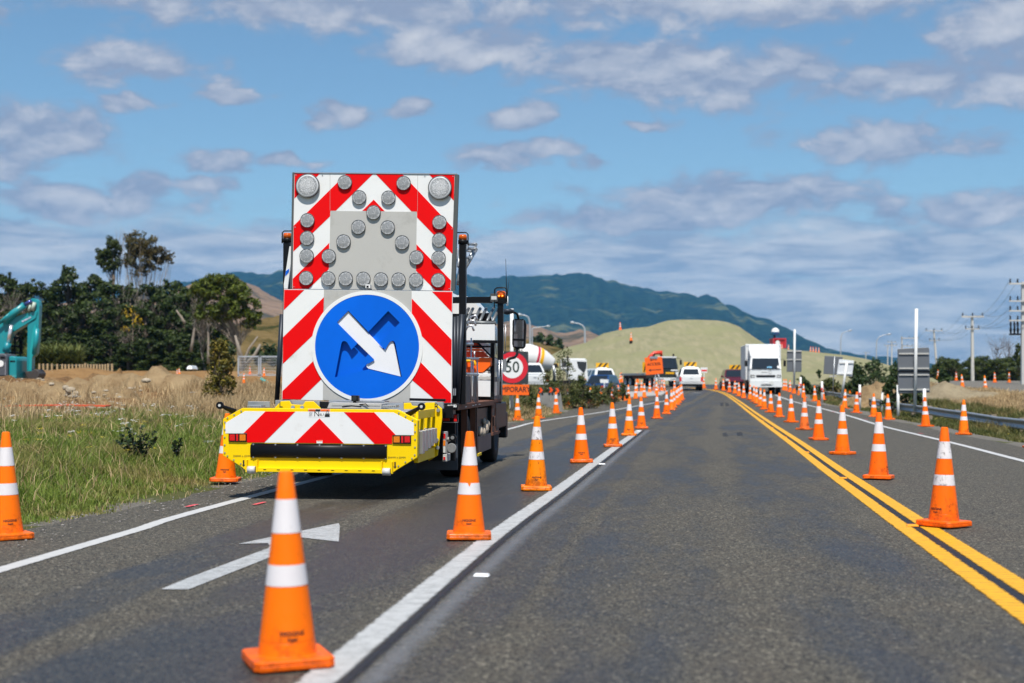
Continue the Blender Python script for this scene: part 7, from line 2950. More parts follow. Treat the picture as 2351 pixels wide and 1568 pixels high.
BARK = mat('bark', (0.13, 0.10, 0.075), 0.95, var=0.35, scale=4, bump=0.5)
BARKP = mat('pale_bark', (0.25, 0.21, 0.17), 0.9, var=0.3, scale=3, bump=0.4)
PINE = leaf_mat('pine_foliage', (0.009, 0.020, 0.002), (0.050, 0.074, 0.009), None, trans=0.12)
PINE2 = leaf_mat('macrocarpa_foliage', (0.038, 0.062, 0.004), (0.125, 0.150, 0.016), None, trans=0.15)
DARKL = leaf_mat('dark_tree_foliage', (0.024, 0.040, 0.006), (0.075, 0.095, 0.016), None, trans=0.15)
BROWNL = leaf_mat('browned_foliage', (0.060, 0.050, 0.014), (0.135, 0.098, 0.030), (0.05, 0.06, 0.018), trans=0.15)
TWIG = leaf_mat('grey_twigs', (0.12, 0.095, 0.075), (0.24, 0.19, 0.155), None, trans=0.0)
SHRUB = leaf_mat('shrub_leaves', (0.030, 0.048, 0.012), (0.11, 0.125, 0.030), (0.16, 0.10, 0.02), trans=0.25)
YSHRUB = leaf_mat('yellowing_leaves', (0.06, 0.07, 0.015), (0.25, 0.20, 0.03), (0.20, 0.08, 0.02), trans=0.25)
BUSHG = leaf_mat('bush_leaves', (0.022, 0.045, 0.012), (0.065, 0.095, 0.025), None, trans=0.2)
GORSE = leaf_mat('gorse_flower', (0.35, 0.22, 0.01), (0.55, 0.36, 0.01), None, trans=0.1)
WEED = leaf_mat('dark_weed_leaves', (0.018, 0.032, 0.012), (0.055, 0.085, 0.028), (0.075, 0.035, 0.030), trans=0.2, rough=0.35)


def limb(mb, a, b, r0, r1, g, mi=0, wob=0.12, n=6):
    a, b = Vector(a), Vector(b)
    L = (b - a).length
    pts = [a.lerp(b, t) + Vector((g.uniform(-1, 1), g.uniform(-1, 1), g.uniform(-0.3, 0.3))) * L * wob * math.sin(math.pi * t) for t in (0, 0.25, 0.5, 0.75, 1)]
    mb.tube(pts, [r0 + (r1 - r0) * t for t in (0, 0.25, 0.5, 0.75, 1)], n, mi)


def tree(name, label, loc, h, w, m, group, seed, kind='pine', bark=None, leaf=0.22, per=60, nclump=30, low=0.08):
    g = random.Random(seed)
    o = thing(name, label, 'tree', loc=loc, group=group)
    mb = MB(bark or BARK)
    top = h * (0.9 if kind == 'pine' else 0.6)
    limb(mb, (0, 0, -0.4), (g.uniform(-.03, .03) * h, g.uniform(-.03, .03) * h, top), 0.022 * h, 0.006 * h, g, wob=0.03, n=8)
    cl = []
    for i in range(nclump):
        t = (i + g.random()) / nclump
        z = h * (low + (0.97 - low) * t)
        if kind == 'pine':
            prof = w * (0.30 + 0.75 * (1 - t) ** 0.7) * (0.75 if t < 0.12 else 1.0)
        else:
            prof = w * math.sqrt(max(0.05, 1 - (2 * t - 1) ** 2))
        a = g.uniform(0, 2 * math.pi)
        rr = prof * g.uniform(0.35, 0.95)
        x, y = rr * math.cos(a), rr * math.sin(a)
        r = w * g.uniform(0.20, 0.38) * (1.1 - 0.45 * t if kind == 'pine' else 1.0)
        cl.append((x, y, z, r))
        limb(mb, (0, 0, max(0.2, z * 0.80)), (x * 0.85, y * 0.85, z), 0.007 * h, 0.002 * h, g, wob=0.08, n=4)
    if kind == 'pine':
        for k in range(4):
            cl.append((g.uniform(-.15, .15) * w, g.uniform(-.15, .15) * w, h * (0.90 + 0.035 * k), w * (0.15 - 0.025 * k)))
    mb.build('trunk', o)
    V, F = crown_mesh(cl, leaf, per / (w * 0.28) ** 2, seed, squash=0.72)
    np_mesh('crown', V, F, m, parent=o)
    return o


ZTL = ZT
# ---- windbreak on the left: trees in three ranks behind the fence
PL = 'dark green pine massed in the windbreak behind the fence posts'
PG = 'pines massed in the windbreak'
proto = [tree('pine_tree', PL, (-200, -60, -30), 8.0, 2.5, PINE, PG, 40 + k, nclump=44, per=170, leaf=0.145) for k in range(4)]
spots = []
for (px, top, Y) in [(-40, 640, 136), (20, 625, 133), (70, 640, 130), (115, 650, 134), (158, 608, 131), (205, 628, 134), (250, 640, 130), (300, 648, 133), (345, 650, 131), (390, 640, 134), (430, 655, 132), (470, 640, 133),
                     (-20, 690, 124), (35, 705, 122), (95, 690, 124), (140, 700, 121), (190, 690, 123), (240, 700, 122), (290, 690, 124), (335, 700, 121), (385, 690, 123), (425, 715, 122),
                     (120, 770, 114), (165, 765, 115), (210, 775, 114), (255, 760, 115), (300, 780, 113), (345, 770, 114), (390, 765, 115), (430, 785, 113), (15, 780, 115), (65, 775, 114)]:
    spots.append((px, top, Y))
for i, (px, top, Y) in enumerate(spots):
    x = at((px, 800), Y).x
    zt = at((px, top), Y).z
    zg = gz(x, Y)
    o = proto[i] if i < 4 else dup(proto[i % 4])
    o.location = (x, Y, zg - 0.2)
    s = (zt - zg) / 8.0
    w = max(s, 0.62) * (1.15 if Y > 128 else 1.25)
    if px in (158, 20, 115):
        w *= 0.8
    o.scale = (w, w, s)
    o.rotation_euler = (0, 0, 2.1 * i)

# grey dead trunks and bare crowns between the pines
def bare(label, px, top, base, Y, spread, seed, m=BARKP, n=26, group=None, name='bare_tree', twig=True, dens=1.0):
    g = random.Random(seed)
    b = at((px, base), Y)
    t = at((px, top), Y)
    b.z = min(b.z, max(gz(b.x, Y), b.z - 3))
    h = t.z - b.z
    o = thing(name, label, 'tree', loc=b, group=group)
    mb = MB(m)
    limb(mb, (0, 0, -0.3), (0, 0, h * 0.72), 0.009 * h + 0.02, 0.015, g, wob=0.05)
    tips = []
    for i in range(n):
        z0 = h * g.uniform(0.25, 0.66)
        a = g.uniform(0, 6.283)
        rr = spread * g.uniform(0.25, 1.0)
        tip = Vector((rr * math.cos(a), rr * math.sin(a), z0 + (h - z0) * g.uniform(0.45, 1.0)))
        limb(mb, (0, 0, z0), tip, 0.003 * h + 0.006, 0.007, g, wob=0.12, n=4)
        tips.append(tip)
    mb.build('trunk', o)
    if twig:
        V, F = [], []
        k = 0
        for tip in tips:
            for j in range(int(34 * dens)):
                d = Vector((g.gauss(0, 1), g.gauss(0, 1), abs(g.gauss(0.3, 0.9)))).normalized()
                s = tip * g.uniform(0.55, 1.0) + Vector((g.gauss(0, .1), g.gauss(0, .1), 0)) * spread
                L = spread * g.uniform(0.12, 0.34)
                w = 0.012
                sd = Vector((d.y, -d.x, 0.2)).normalized() * w
                V += [tuple(s - sd), tuple(s + sd), tuple(s + d * L)]
                F.append((k, k + 1, k + 2))
                k += 3
        np_mesh('twigs', np.array(V), np.array(F), TWIG, parent=o)
    return o


bare('grey leafless tree in front of the pines beside the round green tree', 468, 640, 800, 116, 1.5, 3, n=34)
bare('pale dead stem tree at the left among the pines', 60, 690, 830, 126, 1.4, 5, n=20)
bare('grey dead branches between the two halves of the windbreak', 300, 655, 780, 127, 1.7, 6, n=24)
bare('grey dead crown at the far left of the windbreak', 22, 655, 800, 128, 1.8, 9, n=24)
for i, (px, top, base, Y, w) in enumerate([(150, 700, 800, 124, 1.6), (205, 690, 790, 126, 1.5), (255, 705, 800, 123, 1.7), (345, 700, 800, 123, 1.6), (395, 690, 800, 125, 1.5), (282, 745, 840, 117, 1.5), (92, 660, 780, 131, 1.7), (180, 640, 760, 136, 1.5)]):
    bare('brownish bare branched thicket between the pines, ' + ['third', 'fifth', 'sixth', 'eighth', 'ninth', 'seventh', 'second', 'fourth'][i] + ' from the left', px, top, base, Y, w, 300 + i, m=BARK, n=18, group='bare thickets in the windbreak', dens=1.3)
g_ = random.Random(4)
for i, (a, b, lb) in enumerate([((405, 712), (425, 742), 'pale leaning dead stem high in the windbreak'), ((452, 712), (438, 808), 'long pale dead stem leaning left of the grey leafless tree'), ((476, 735), (478, 835), 'straight pale trunk in front of the windbreak')]):
    mb = MB(BARKP)
    limb(mb, at(b, 112), at(a, 112), 0.14, 0.06, g_, wob=0.02)
    tag(mb.build('dead_stem'), lb, 'tree')

# gorse flowering in the windbreak
bs = at((305, 730), 119)
go = thing('gorse_bush', 'yellow flowering gorse showing between the dark pines', 'bush', loc=(bs.x, 119, gz(bs.x, 119)))
mb = MB(BARK)
mb.tube([(0, 0, -0.2), (0, 0, bs.z - go.location.z)], [0.08, 0.03], 5)
mb.build('stem', go)
h_ = bs.z - go.location.z
V, F = crown_mesh([(-0.2, -0.5, h_ + 0.5, 0.7), (0.5, -0.4, h_ - 0.4, 0.6), (-0.5, -0.5, h_ - 0.9, 0.5), (0.4, -0.5, h_ + 0.1, 0.4)], 0.10, 90, 3)
np_mesh('flowers', V, F, GORSE, parent=go)

# the two tall trees above the windbreak
def tall(label, Y, trunk, crown, m, seed, per=200, leaf=0.15, multi=False, bark=None):
    """crown: ellipses (px, py, rx, ry) in frame pixels"""
    g = random.Random(seed)
    b = at(trunk[0], Y)
    b.z = gz(b.x, Y)
    o = thing('tall_tree', label, 'tree', loc=b)
    mb = MB(bark or BARK)
    t1 = at(trunk[1], Y) - b
    if not multi:
        limb(mb, (0, 0, -0.3), t1, 0.32, 0.12, g, wob=0.02, n=8)
    k = Y / FPX
    cl = []
    for (px, py, rx, ry) in crown:
        c = at((px, py), Y) - b
        n = 34
        for i in range(n):
            a, e = g.uniform(0, 6.283), g.uniform(-1, 1)
            rr = g.uniform(0.35, 0.95)
            q = Vector((c.x + rx * k * rr * math.cos(a) * math.sqrt(1 - e * e), c.y + rx * k * rr * math.sin(a) * math.sqrt(1 - e * e), c.z + ry * k * rr * e))
            cl.append((q.x, q.y, q.z, min(rx, ry) * k * g.uniform(0.22, 0.40)))
            if i % 3 == 0:
                st = Vector((g.uniform(-.3, .3), 0, -0.3)) if multi else t1 * g.uniform(0.75, 0.98)
                limb(mb, st, q, 0.04 if multi else 0.028, 0.008, g, wob=0.05, n=5)
    mb.build('trunk', o)
    V, F = crown_mesh(cl, leaf, per, seed)
    np_mesh('crown', V, F, m, parent=o)


tall('dark green rounded tree on a bare trunk, left of the two tall trees', 140, ((266, 700), (262, 600)), [(238, 590, 20, 24), (258, 570, 24, 30), (246, 612, 18, 14), (262, 600, 18, 30)], DARKL, 21, per=520, leaf=0.12)
tall('tall brownish tree with fanned stems, right of the two tall trees', 138, ((318, 720), (322, 640)), [(302, 555, 24, 32), (330, 565, 40, 34), (325, 600, 38, 26), (365, 585, 28, 26), (298, 590, 20, 26), (390, 590, 12, 22), (322, 622, 24, 16), (345, 615, 26, 14)], BROWNL, 22, per=330, leaf=0.11, multi=True, bark=BARKP)
bare('thin bare twigs rising between the two tall trees', 275, 515, 640, 141, 0.55, 13, n=12, dens=0.6)
# big round tree at the right end of the windbreak
tall('large round topped green tree with a pale forked trunk at the windbreak right end', 112, ((560, 880), (545, 775)), [(470, 665, 42, 34), (505, 655, 46, 32), (545, 680, 44, 38), (570, 715, 30, 40), (520, 710, 44, 36), (585, 735, 16, 22), (475, 715, 26, 26)], PINE2, 23, per=420, leaf=0.13, bark=BARKP)
mb = MB(BARKP)
for pts in ([(552, 872), (560, 830), (572, 800), (592, 772)], [(560, 835), (548, 800), (540, 770)], [(556, 845), (585, 815), (598, 790)]):
    mb.tube([at(p, 110.5) for p in pts], [0.18, 0.14, 0.09, 0.05][:len(pts)], 7)
tag(mb.build('forked_stem'), 'pale forked stem in front of the round tree crown', 'tree')


def shrub(label, p, base, Y, w, m, seed, group=None, name='shrub', leaf=0.07, per=220, tall_=1.0, n=26, stems=True, cat='shrub', depth=0.7):
    """shrub whose top is seen at p and foot at base (frame pixel rows)"""
    g = random.Random(seed)
    t = at(p, Y)
    zg = gz(t.x, Y)
    zb = min(at((p[0], base), Y).z, t.z - 0.3)
    zb = max(zb, zg - 0.2) if zg < t.z - 0.3 else zb
    h = t.z - zb
    o = thing(name, label, cat, loc=(t.x, Y, zb), group=group)
    mb = MB(BARK)
    cl = []
    wm = w * Y / FPX
    for i in range(n):
        a = g.uniform(0, 6.283)
        u = (i + 0.5) / n
        z = h * (0.06 + 0.92 * u)
        rr = wm * g.uniform(0.1, 0.95) * math.sqrt(max(0.06, 1 - u ** 1.8))
        q = (rr * math.cos(a), rr * depth * math.sin(a), z)
        cl.append((*q, wm * g.uniform(0.16, 0.34)))
        if i % 2 == 0:
            limb(mb, (q[0] * 0.15, q[1] * 0.15, -0.1), q, 0.020, 0.006, g, wob=0.06, n=4)
    mb.build('stem', o)
    V, F = crown_mesh(cl, leaf, per, seed, squash=1.0, nmin=26)
    np_mesh('leaves', V, F, m, parent=o)
    return o


# ---- shrubs in front of the earthworks
shrub('yellow and red leaved poplar sapling in front of the wire fence', (505, 782), 925, 46, 46, YSHRUB, 31, leaf=0.065, per=130, n=80)
def stem_weed(label, p, Y, w, h, seed, n=12):
    """low bush of leafy stems fanning out of the grass"""
    g = random.Random(seed)
    c = at(p, Y)
    z = gz(c.x, Y)
    o = thing('roadside_shrub', label, 'shrub', loc=(c.x, Y, z))
    mb = MB(BARK)
    V, F = [], []
    k = 0
    for i in range(n):
        a = 6.283 * i / n + g.uniform(-.3, .3)
        tip = Vector((w * g.uniform(0.35, 1.0) * math.cos(a), w * 0.7 * math.sin(a), h * g.uniform(0.55, 1.0)))
        mb.tube([(0, 0, -0.05), tip * 0.5 + Vector((0, 0, 0.08 * h)), tip], [0.008, 0.006, 0.003], 5)
        for j in range(22):
            t = g.uniform(0.25, 1.02)
            q = tip * t + Vector((0, 0, 0.16 * h * t * (1 - t) * 2))
            d = Vector((g.gauss(0, 1), g.gauss(0, 1), g.gauss(0.25, 0.6))).normalized()
            s1 = d.cross(Vector((g.gauss(0, .4), g.gauss(0, .4), 1))).normalized()
            L = g.uniform(0.045, 0.085)
            wd_ = L * 0.36
            pts = [q, q + d * L * 0.35 + s1 * wd_, q + d * L * 0.75 + s1 * wd_ * 0.7, q + d * L, q + d * L * 0.75 - s1 * wd_ * 0.7, q + d * L * 0.35 - s1 * wd_]
            V += [tuple(v) for v in pts]
            F.append(tuple(range(k, k + 6)))
            k += 6
    mb.build('stem', o)
    np_mesh('leaves', np.array(V), np.array(F), WEED, parent=o)
    return o


stem_weed('low dark leaved shrub growing in the roadside grass left of the crash cushion', (316, 1000), 21.0, 0.34, 0.66, 32, 16)
stem_weed('small dark leaved plant just right of the larger roadside shrub', (405, 985), 21.5, 0.10, 0.48, 33, 4)
# hedge by the side road, in front of the mixer
HG = 'shrubs by the side road'
for i, (p, base, Y, w, lb) in enumerate([((1255, 855), 940, 66, 36, 'bushy shrub just right of the speed sign'), ((1300, 800), 935, 68, 42, 'tallest shrub in front of the mixer cab'), ((1335, 862), 935, 66, 40, 'rounded shrub below the mixer cab'),
                                         ((1370, 885), 935, 70, 34, 'low shrub behind the leaning verge cones'), ((1405, 880), 925, 76, 24, 'small shrub at the tip of the verge'), ((1218, 890), 945, 58, 28, 'low shrub behind the orange temporary plate'), ((1196, 735), 905, 60, 20, 'tall shrub behind the post of the speed sign'), ((1430, 880), 915, 80, 14, 'thin dark shrub between cones at the verge tip'), ((1278, 875), 938, 66, 40, 'wide low shrub directly behind the concrete block'), ((1320, 890), 935, 67, 38, 'low leafy shrub right of the concrete block'), ((1350, 900), 932, 66, 36, 'ground hugging shrub around the first leaning cone'), ((1385, 905), 928, 74, 30, 'ground hugging shrub around the second leaning cone')]):
    shrub(lb, p, base, Y, w, SHRUB, 60 + i, HG, leaf=0.055, per=170, n=30)
# green bushes on the rise behind the mirror
for i, (p, w) in enumerate([((1240, 765), 18), ((1262, 770), 20), ((1284, 780), 16), ((1225, 775), 14)]):
    shrub('dark green bush on the grassy rise right of the truck mirror, ' + ['left of centre', 'right of centre', 'rightmost', 'leftmost'][i], p, 800, 282, w, BUSHG, 80 + i, 'bushes on the grassy rise', leaf=0.35, per=5, n=18)
# low scrub left of the truck, below the brown hill
for i, (px, top) in enumerate([(590, 800), (618, 794), (645, 805)]):
    shrub('low green scrub below the brown hill, ' + ['left', 'middle', 'right'][i] + ' of three clumps', (px, top), 835, 150, 34, BUSHG, 90 + i, 'scrub below the brown hill', leaf=0.22, per=14, n=18)
# weeds at the foot of the stockpile
for i, (px, top, w) in enumerate([(1497, 860, 8), (1503, 868, 14), (1515, 872, 10), (1478, 873, 12), (1620, 880, 8), (1640, 878, 10), (1725, 880, 9), (1520, 857, 6), (1460, 868, 8), (1385, 868, 8), (1840, 862, 10), (1880, 850, 9)]):
    y = 139.0
    shrub('green weed clump at the foot of the stockpile, %s from the left' % ['fifth', 'sixth', 'seventh', 'fourth', 'ninth', 'tenth', 'eleventh', 'eighth', 'third', 'second', 'twelfth', 'thirteenth'][i], (px, top), top + 16, y, w, BUSHG, 100 + i, 'weeds at the foot of the stockpile', leaf=0.12, per=26, n=8, name='weed_clump', cat='weed')
# right hand bushes
for i, (p, base, Y, w, lb) in enumerate([((2046, 865), 940, 60, 26, 'upright broom bush in front of the guardrail'), ((2095, 855), 925, 66, 50, 'dark bush left of the tall sign back'), ((2060, 838), 885, 110, 40, 'green bush on the bank behind the tilted white sign'),
                                         ((2010, 828), 880, 125, 40, 'green scrub right of the plain grey sign back'), ((1965, 838), 880, 120, 30, 'green scrub behind the grey tripod sign'), ((2165, 850), 885, 100, 18, 'small green bush right of the tall sign back'),
                                         ((1850, 875), 905, 100, 26, 'scrub behind the shoulder cones right of the box truck'), ((1905, 872), 905, 96, 30, 'brownish scrub below the grey tripod sign'), ((1968, 868), 905, 90, 30, 'scrub at the foot of the tilted white sign')]):
    shrub(lb, p, base, Y, w, BUSHG if i != 7 else SHRUB, 130 + i, 'bushes along the right bank', leaf=0.07 + Y * 0.0006, per=120 if Y < 80 else 60, n=30)
# hedge beyond the terrace
HL = 'dark green tree massed in the hedge beyond the gravel terrace'
HGp = 'trees of the hedge beyond the terrace'
hp = [tree('hedge_tree', HL, (-210, -60, -30), 5.0, 2.6, DARKL, HGp, 160 + k, kind='round', nclump=26, per=70, leaf=0.22, low=0.05) for k in range(3)]
for i, (px, top, Y) in enumerate([(2145, 840, 185), (2168, 822, 182), (2192, 825, 180), (2215, 832, 184), (2240, 822, 180), (2265, 818, 182), (2290, 826, 179), (2315, 822, 182), (2338, 815, 180), (2362, 808, 182), (2390, 810, 180), (2128, 850, 190)]):
    x = at((px, 850), Y).x
    zt = at((px, top), Y).z
    o = hp[i] if i < 3 else dup(hp[i % 3])
    o.location = (x, Y, 1.0)
    s = (zt - 1.0) / 5.0
    o.scale = (0.75, 0.75, s)
    o.rotation_euler = (0, 0, 1.7 * i)
bare('thin leafless tree above the hedge, left of two', 2290, 765, 860, 184, 2.0, 41, m=BARK, n=22, dens=0.35)
bare('thin leafless tree above the hedge, right of two', 2318, 762, 860, 186, 1.7, 42, m=BARK, n=22, dens=0.35)
shrub('dark rounded tree top against the right edge power pole', (2338, 790), 860, 176, 18, DARKL, 171, leaf=0.2, per=22, n=22, name='hedge_tree', cat='tree')
# maize
def maize():
    V, F = [], []
    k = 0
    g = random.Random(5)
    for i in range(1500):
        px = g.uniform(60, 185)
        Y = g.uniform(103, 109)
        b = at((px, 870), Y)
        b.z = gz(b.x, Y)
        h = g.uniform(1.9, 2.5)
        for j in range(5):
            z = h * g.uniform(0.2, 1.0)
            a = g.uniform(0, 6.283)
            L = g.uniform(0.4, 0.8)
            d = Vector((math.cos(a), math.sin(a), g.uniform(-0.1, 0.9)))
            s = Vector((-math.sin(a), math.cos(a), 0)) * 0.07
            p = b + Vector((0, 0, z))
            V += [tuple(p - s), tuple(p + s), tuple(p + d * L)]
            F.append((k, k + 1, k + 2))
            k += 3
    o = np_mesh('maize_crop', np.array(V), np.array(F), leaf_mat('maize_leaves', (0.06, 0.085, 0.018), (0.17, 0.18, 0.045), None, trans=0.25))
    tag(o, kind='stuff')


maize()


# ---- grass
def blades(name, X, Y, Z, H, Wd, m, lean=0.45, seed=1):
    """one tapering bent blade for each point"""
    g = np.random.default_rng(seed)
    n = len(X)
    a = g.uniform(0, 2 * np.pi, n)
    d = np.stack([np.cos(a), np.sin(a), np.zeros(n)], -1)
    f = g.uniform(0, 2 * np.pi, n)
    s = np.stack([np.cos(f), np.sin(f), np.zeros(n)], -1) * Wd[:, None] * 0.5
    ln = (g.uniform(0.05, 1.0, n) * lean * H)[:, None]
    P = np.stack([X, Y, Z], -1)
    up = np.array([0, 0, 1.0])
    mid = P + up * (H * 0.55)[:, None] + d * ln * 0.30
    tip = P + up * (H * g.uniform(0.8, 1.0, n))[:, None] + d * ln
    V = np.stack([P - s, P + s, mid + s * 0.75, mid - s * 0.75, tip], 1).reshape(-1, 3)
    i = np.arange(n) * 5
    F = np.concatenate([np.stack([i, i + 1, i + 2], -1), np.stack([i, i + 2, i + 3], -1), np.stack([i + 3, i + 2, i + 4], -1)])
    return tag(np_mesh(name, V, F, m), kind='stuff')


GREEN_G = leaf_mat('green_grass_blades', (0.105, 0.165, 0.020), (0.270, 0.335, 0.062), (0.33, 0.28, 0.095), trans=0.35, rough=0.5)
DRY_G = leaf_mat('dry_grass_blades', (0.26, 0.165, 0.075), (0.70, 0.52, 0.29), None, trans=0.25, rough=0.7)
MIX_G = leaf_mat('verge_weeds', (0.055, 0.075, 0.015), (0.165, 0.165, 0.045), (0.24, 0.185, 0.07), trans=0.25, rough=0.6)


def scatter_left(n, y0, y1, s0, s1, keep, seed, pw=1.0):
    g = np.random.default_rng(seed)
    y = y0 + (y1 - y0) * g.random(n) ** pw
    s = s0 + (s1 - s0) * g.random(n)
    x = left_edge(y) - s
    k = keep(x, y, s, g.random(n)) & (np.abs((x / y)) < 0.43)
    return x[k], y[k], s[k], g


def scatter_right(n, y0, y1, t0, t1, keep, seed, pw=1.0):
    g = np.random.default_rng(seed)
    y = y0 + (y1 - y0) * g.random(n) ** pw
    t = t0 + (t1 - t0) * g.random(n)
    x = right_edge(y) + t
    k = keep(x, y, t, g.random(n)) & ((x / y) < 0.43)
    return x[k], y[k], t[k], g


NF = lambda x, y: fbm(x * 0.9, y * 0.9, 31, 3)
# green sward, thinning towards the seal, drying away from the road
x, y, s, g = scatter_left(430000, 10, 46, 0.05, 11, lambda x, y, s, r: (r < ss(0.0, 0.7, s + (NF(x, y) - 0.5) * 1.2)) & (r > 0.9 * ss(5.5, 10, s + (NF(x, y) - 0.5) * 7) * ss(18, 28, y)), 51, 1.3)
hh = (0.06 + 0.19 * ss(0.1, 2.2, s)) * (0.55 + 0.8 * NF(x * 1.5, y * 1.5)) * (0.6 + 0.7 * g.random(len(x)))
blades('green_grass', x, y, ground_z(x, y) - 0.02, hh, 0.007 + 0.0004 * y, GREEN_G, 0.85, 52)
x, y, s, g = scatter_left(11000, 11, 40, 0.1, 7, lambda x, y, s, r: r < 0.75, 57, 1.2)
hh = (0.10 + 0.28 * ss(0.1, 2.0, s)) * (0.5 + 0.8 * g.random(len(x)))
blades('straw_grass', x, y, ground_z(x, y) - 0.02, hh, 0.004 + 0.0003 * y, DRY_G, 0.9, 58)
# tall dry grass in front of the earthworks and behind the truck
x, y, s, g = scatter_left(300000, 17, 66, 2.2, 19, lambda x, y, s, r: r < ss(4.8, 8.5, s + (NF(x, y) - 0.5) * 6) * ss(18, 29, y + (NF(x * 0.4, y * 0.4) - 0.5) * 14) * (1 - ss(46, 60, y) * (s > 6) * (x / y < -0.235)) * (1 - 0.93 * ss(25, 33, y + (NF(x, y) - 0.5) * 8) * ss(0.225, 0.25, -x / y + (NF(x, y) - 0.5) * 0.05)), 53, 1.0)
hh = (0.15 + 0.75 * NF(x * 1.2, y * 1.2) ** 1.3) * (0.45 + 0.8 * g.random(len(x)))
blades('dry_grass', x, y, ground_z(x, y) - 0.03, hh, 0.007 + 0.0004 * y, DRY_G, 0.5, 54)
x, y, s, g = scatter_left(110000, 36, 95, 0.3, 7, lambda x, y, s, r: r < ss(0.2, 1.0, s), 59, 1.2)
hh = (0.12 + 0.35 * ss(0.2, 2.2, s)) * (0.5 + 0.9 * g.random(len(x)))
blades('verge_grass', x, y, ground_z(x, y) - 0.03, hh, 0.008 + 0.0004 * y, DRY_G, 0.6, 60)
x, y, s, g = scatter_left(70000, 50, 96, 0.5, 7, lambda x, y, s, r: r < ss(0.5, 1.6, s), 61, 1.2)
hh = (0.15 + 0.4 * ss(0.4, 2.2, s)) * (0.5 + 0.9 * g.random(len(x)))
blades('verge_weeds', x, y, ground_z(x, y) - 0.03, hh, 0.016 + 0.0005 * y, MIX_G, 0.8, 62)
# right verge and bank
x, y, t, g = scatter_right(150000, 26, 112, 0.5, 5.0, lambda x, y, t, r: r < ss(0.6, 1.4, t + (NF(x, y) - 0.5) * 1.2), 63, 1.5)
hh = (0.10 + 0.34 * ss(0.6, 2.4, t)) * (0.4 + 1.0 * NF(x, y)) * (0.6 + 0.7 * g.random(len(x)))
blades('roadside_weeds', x, y, ground_z(x, y) - 0.03, hh, 0.012 + 0.0004 * y, MIX_G, 0.8, 64)
x, y, t, g = scatter_right(130000, 28, 118, 3.6, 10.5, lambda x, y, t, r: r < ss(3.8, 5.2, t) * (1 - ss(8.2, 10.4, t + (NF(x, y) - 0.5) * 2)), 65, 1.4)
hh = (0.18 + 0.30 * NF(x, y)) * (0.5 + 0.7 * g.random(len(x)))
blades('bank_grass', x, y, ground_z(x, y) - 0.03, hh, 0.008 + 0.0004 * y, DRY_G, 0.6, 66)


# white and yellow wild flowers
def flowers(name, pts, m, size, seed):
    g = random.Random(seed)
    V, F = [], []
    k = 0
    for p in pts:
        for j in range(9):
            c = Vector(p) + Vector((g.gauss(0, size), g.gauss(0, size), g.gauss(0, size * 0.25)))
            r = size * 0.55
            n = 5
            V += [(c.x + r * math.cos(6.283 * q / n), c.y + r * math.sin(6.283 * q / n), c.z + g.uniform(-.2, .2) * r) for q in range(n)]
            F.append(tuple(range(k, k + n)))
            k += n
    tag(np_mesh(name, np.array(V), np.array(F), m), kind='stuff')


FW = leaf_mat('white_petals', (0.55, 0.55, 0.50), (0.75, 0.74, 0.70), None, trans=0.1)
FY = leaf_mat('yellow_petals', (0.55, 0.42, 0.02), (0.7, 0.55, 0.04), None, trans=0.1)
g = random.Random(77)
pw = []
for i in range(70):
    y = g.uniform(24, 34)
    x = g.gauss(-0.30, 0.045) * y
    pw.append((x, y, gz(x, y) + g.uniform(0.25, 0.5)))
for p in ((438, 928), (270, 945), (175, 948), (222, 950)):
    q = on_ground((p[0], p[1] + 12))
    pw += [(q.x + 0.04 * k, q.y, q.z + 0.55) for k in range(3)]
flowers('white_wildflowers', pw, FW, 0.045, 3)
py_ = []
for i in range(80):
    y = g.uniform(29, 70)
    x = float(right_edge(y)) + g.uniform(0.9, 3.2)
    py_.append((x, y, gz(x, y) + g.uniform(0.2, 0.45)))
for i in range(30):
    y = g.uniform(20, 28)
    x = g.uniform(-0.34, -0.24) * y
    py_.append((x, y, gz(x, y) + 0.3))
flowers('yellow_wildflowers', py_, FY, 0.03, 4)


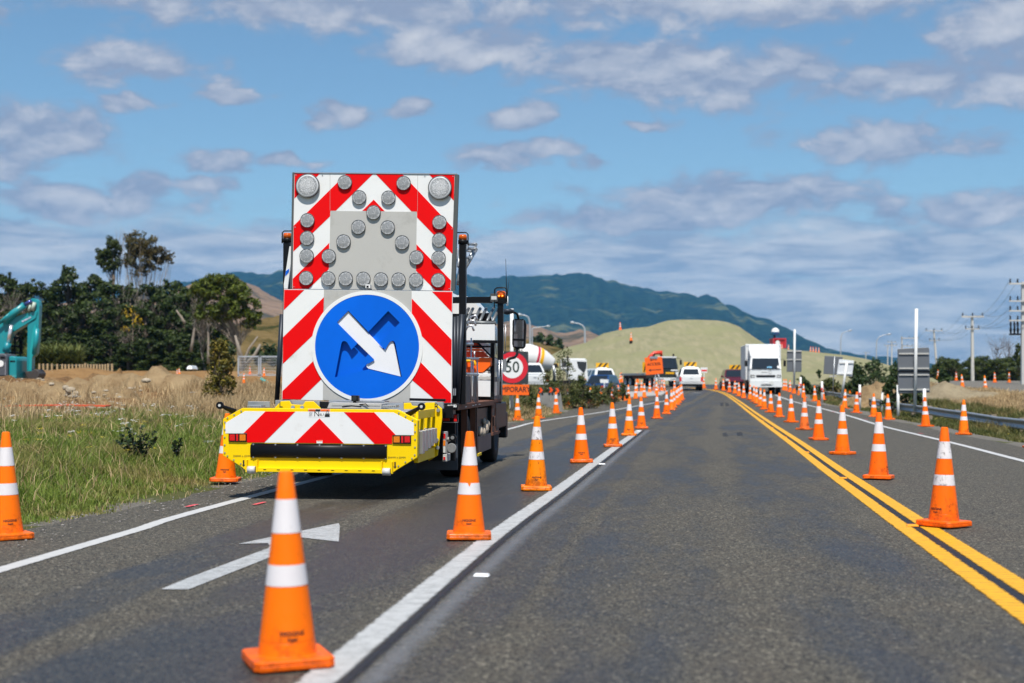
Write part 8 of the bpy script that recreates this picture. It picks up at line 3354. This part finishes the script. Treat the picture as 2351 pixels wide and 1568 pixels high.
# stones by the soil heaps
def stones(name, pts, m, seed):
    g = random.Random(seed)
    bm = bmesh.new()
    for p, r in pts:
        q = bmesh.ops.create_icosphere(bm, subdivisions=2, radius=r)
        sx, sy, sz = g.uniform(.8, 1.5), g.uniform(.7, 1.2), g.uniform(.5, .9)
        for v in q['verts']:
            k = 1 + 0.25 * (float(vnoise(v.co.x * 3 / r + p[0], v.co.z * 3 / r + v.co.y * 2 / r, 3)) - 0.5)
            v.co = Vector((v.co.x * sx * k + p[0], v.co.y * sy * k + p[1], v.co.z * sz * k + p[2]))
    me = bpy.data.meshes.new(name)
    bm.to_mesh(me)
    bm.free()
    me.materials.append(m)
    o = bpy.data.objects.new(name, me)
    COL.objects.link(o)
    return tag(o, kind='stuff')


STONE = mat('pale_stone', (0.36, 0.30, 0.22), 0.9, var=0.3, scale=5, bump=0.5, bscale=10)
ps = []
for (x, y, r) in [(600, 1470, 0.13), (640, 1500, 0.10), (580, 1495, 0.09), (620, 1525, 0.12), (440, 1420, 0.08), (1245, 1390, 0.13), (560, 1450, 0.1), (800, 1490, 0.08), (905, 1475, 0.07)]:
    q = at(ZT(x, y), 43)
    ps.append(((q.x, q.y, q.z), r))
for i in range(700):
    y = g.uniform(31, 72)
    x = g.uniform(-0.40, -0.235) * y
    ps.append(((x, y, gz(x, y) + 0.03), g.uniform(0.02, 0.09)))
stones('loose_stones', ps, STONE, 5)
ps = []
for i in range(260):
    y = g.uniform(38, 95)
    t = g.gauss(8.6, 0.8)
    x = float(right_edge(y)) + t
    ps.append(((x, y, gz(x, y) + 0.02), g.uniform(0.04, 0.14)))
stones('bank_stones', ps, STONE, 6)
# chips of seal and gravel along the left edge
ps = []
for i in range(500):
    y = g.uniform(10, 30)
    x = float(left_edge(y)) + g.uniform(-0.25, 0.7) ** 1
    ps.append(((x, y, 0.006), g.uniform(0.004, 0.012)))
stones('edge_chippings', ps, mat('grey_chippings', (0.26, 0.24, 0.22), 0.9, var=0.3), 7)

# ================================================================== air
def haze():
    m = bpy.data.materials.new('haze_air')
    m.use_nodes = True
    N = NT(m.node_tree)
    N.n.remove(N.n['Principled BSDF'])
    v = N.new('ShaderNodeVolumePrincipled')
    v.inputs['Color'].default_value = (0.15, 0.52, 1.0, 1)
    v.inputs['Density'].default_value = 0.000066
    v.inputs['Anisotropy'].default_value = 0.0
    N.l.new(v.outputs[0], N.n['Material Output'].inputs['Volume'])
    mb = MB(m)
    mb.span((-6800, -80, -3.5), (6800, 8200, 620))
    o = mb.build('haze')
    tag(o, kind='stuff')


haze()
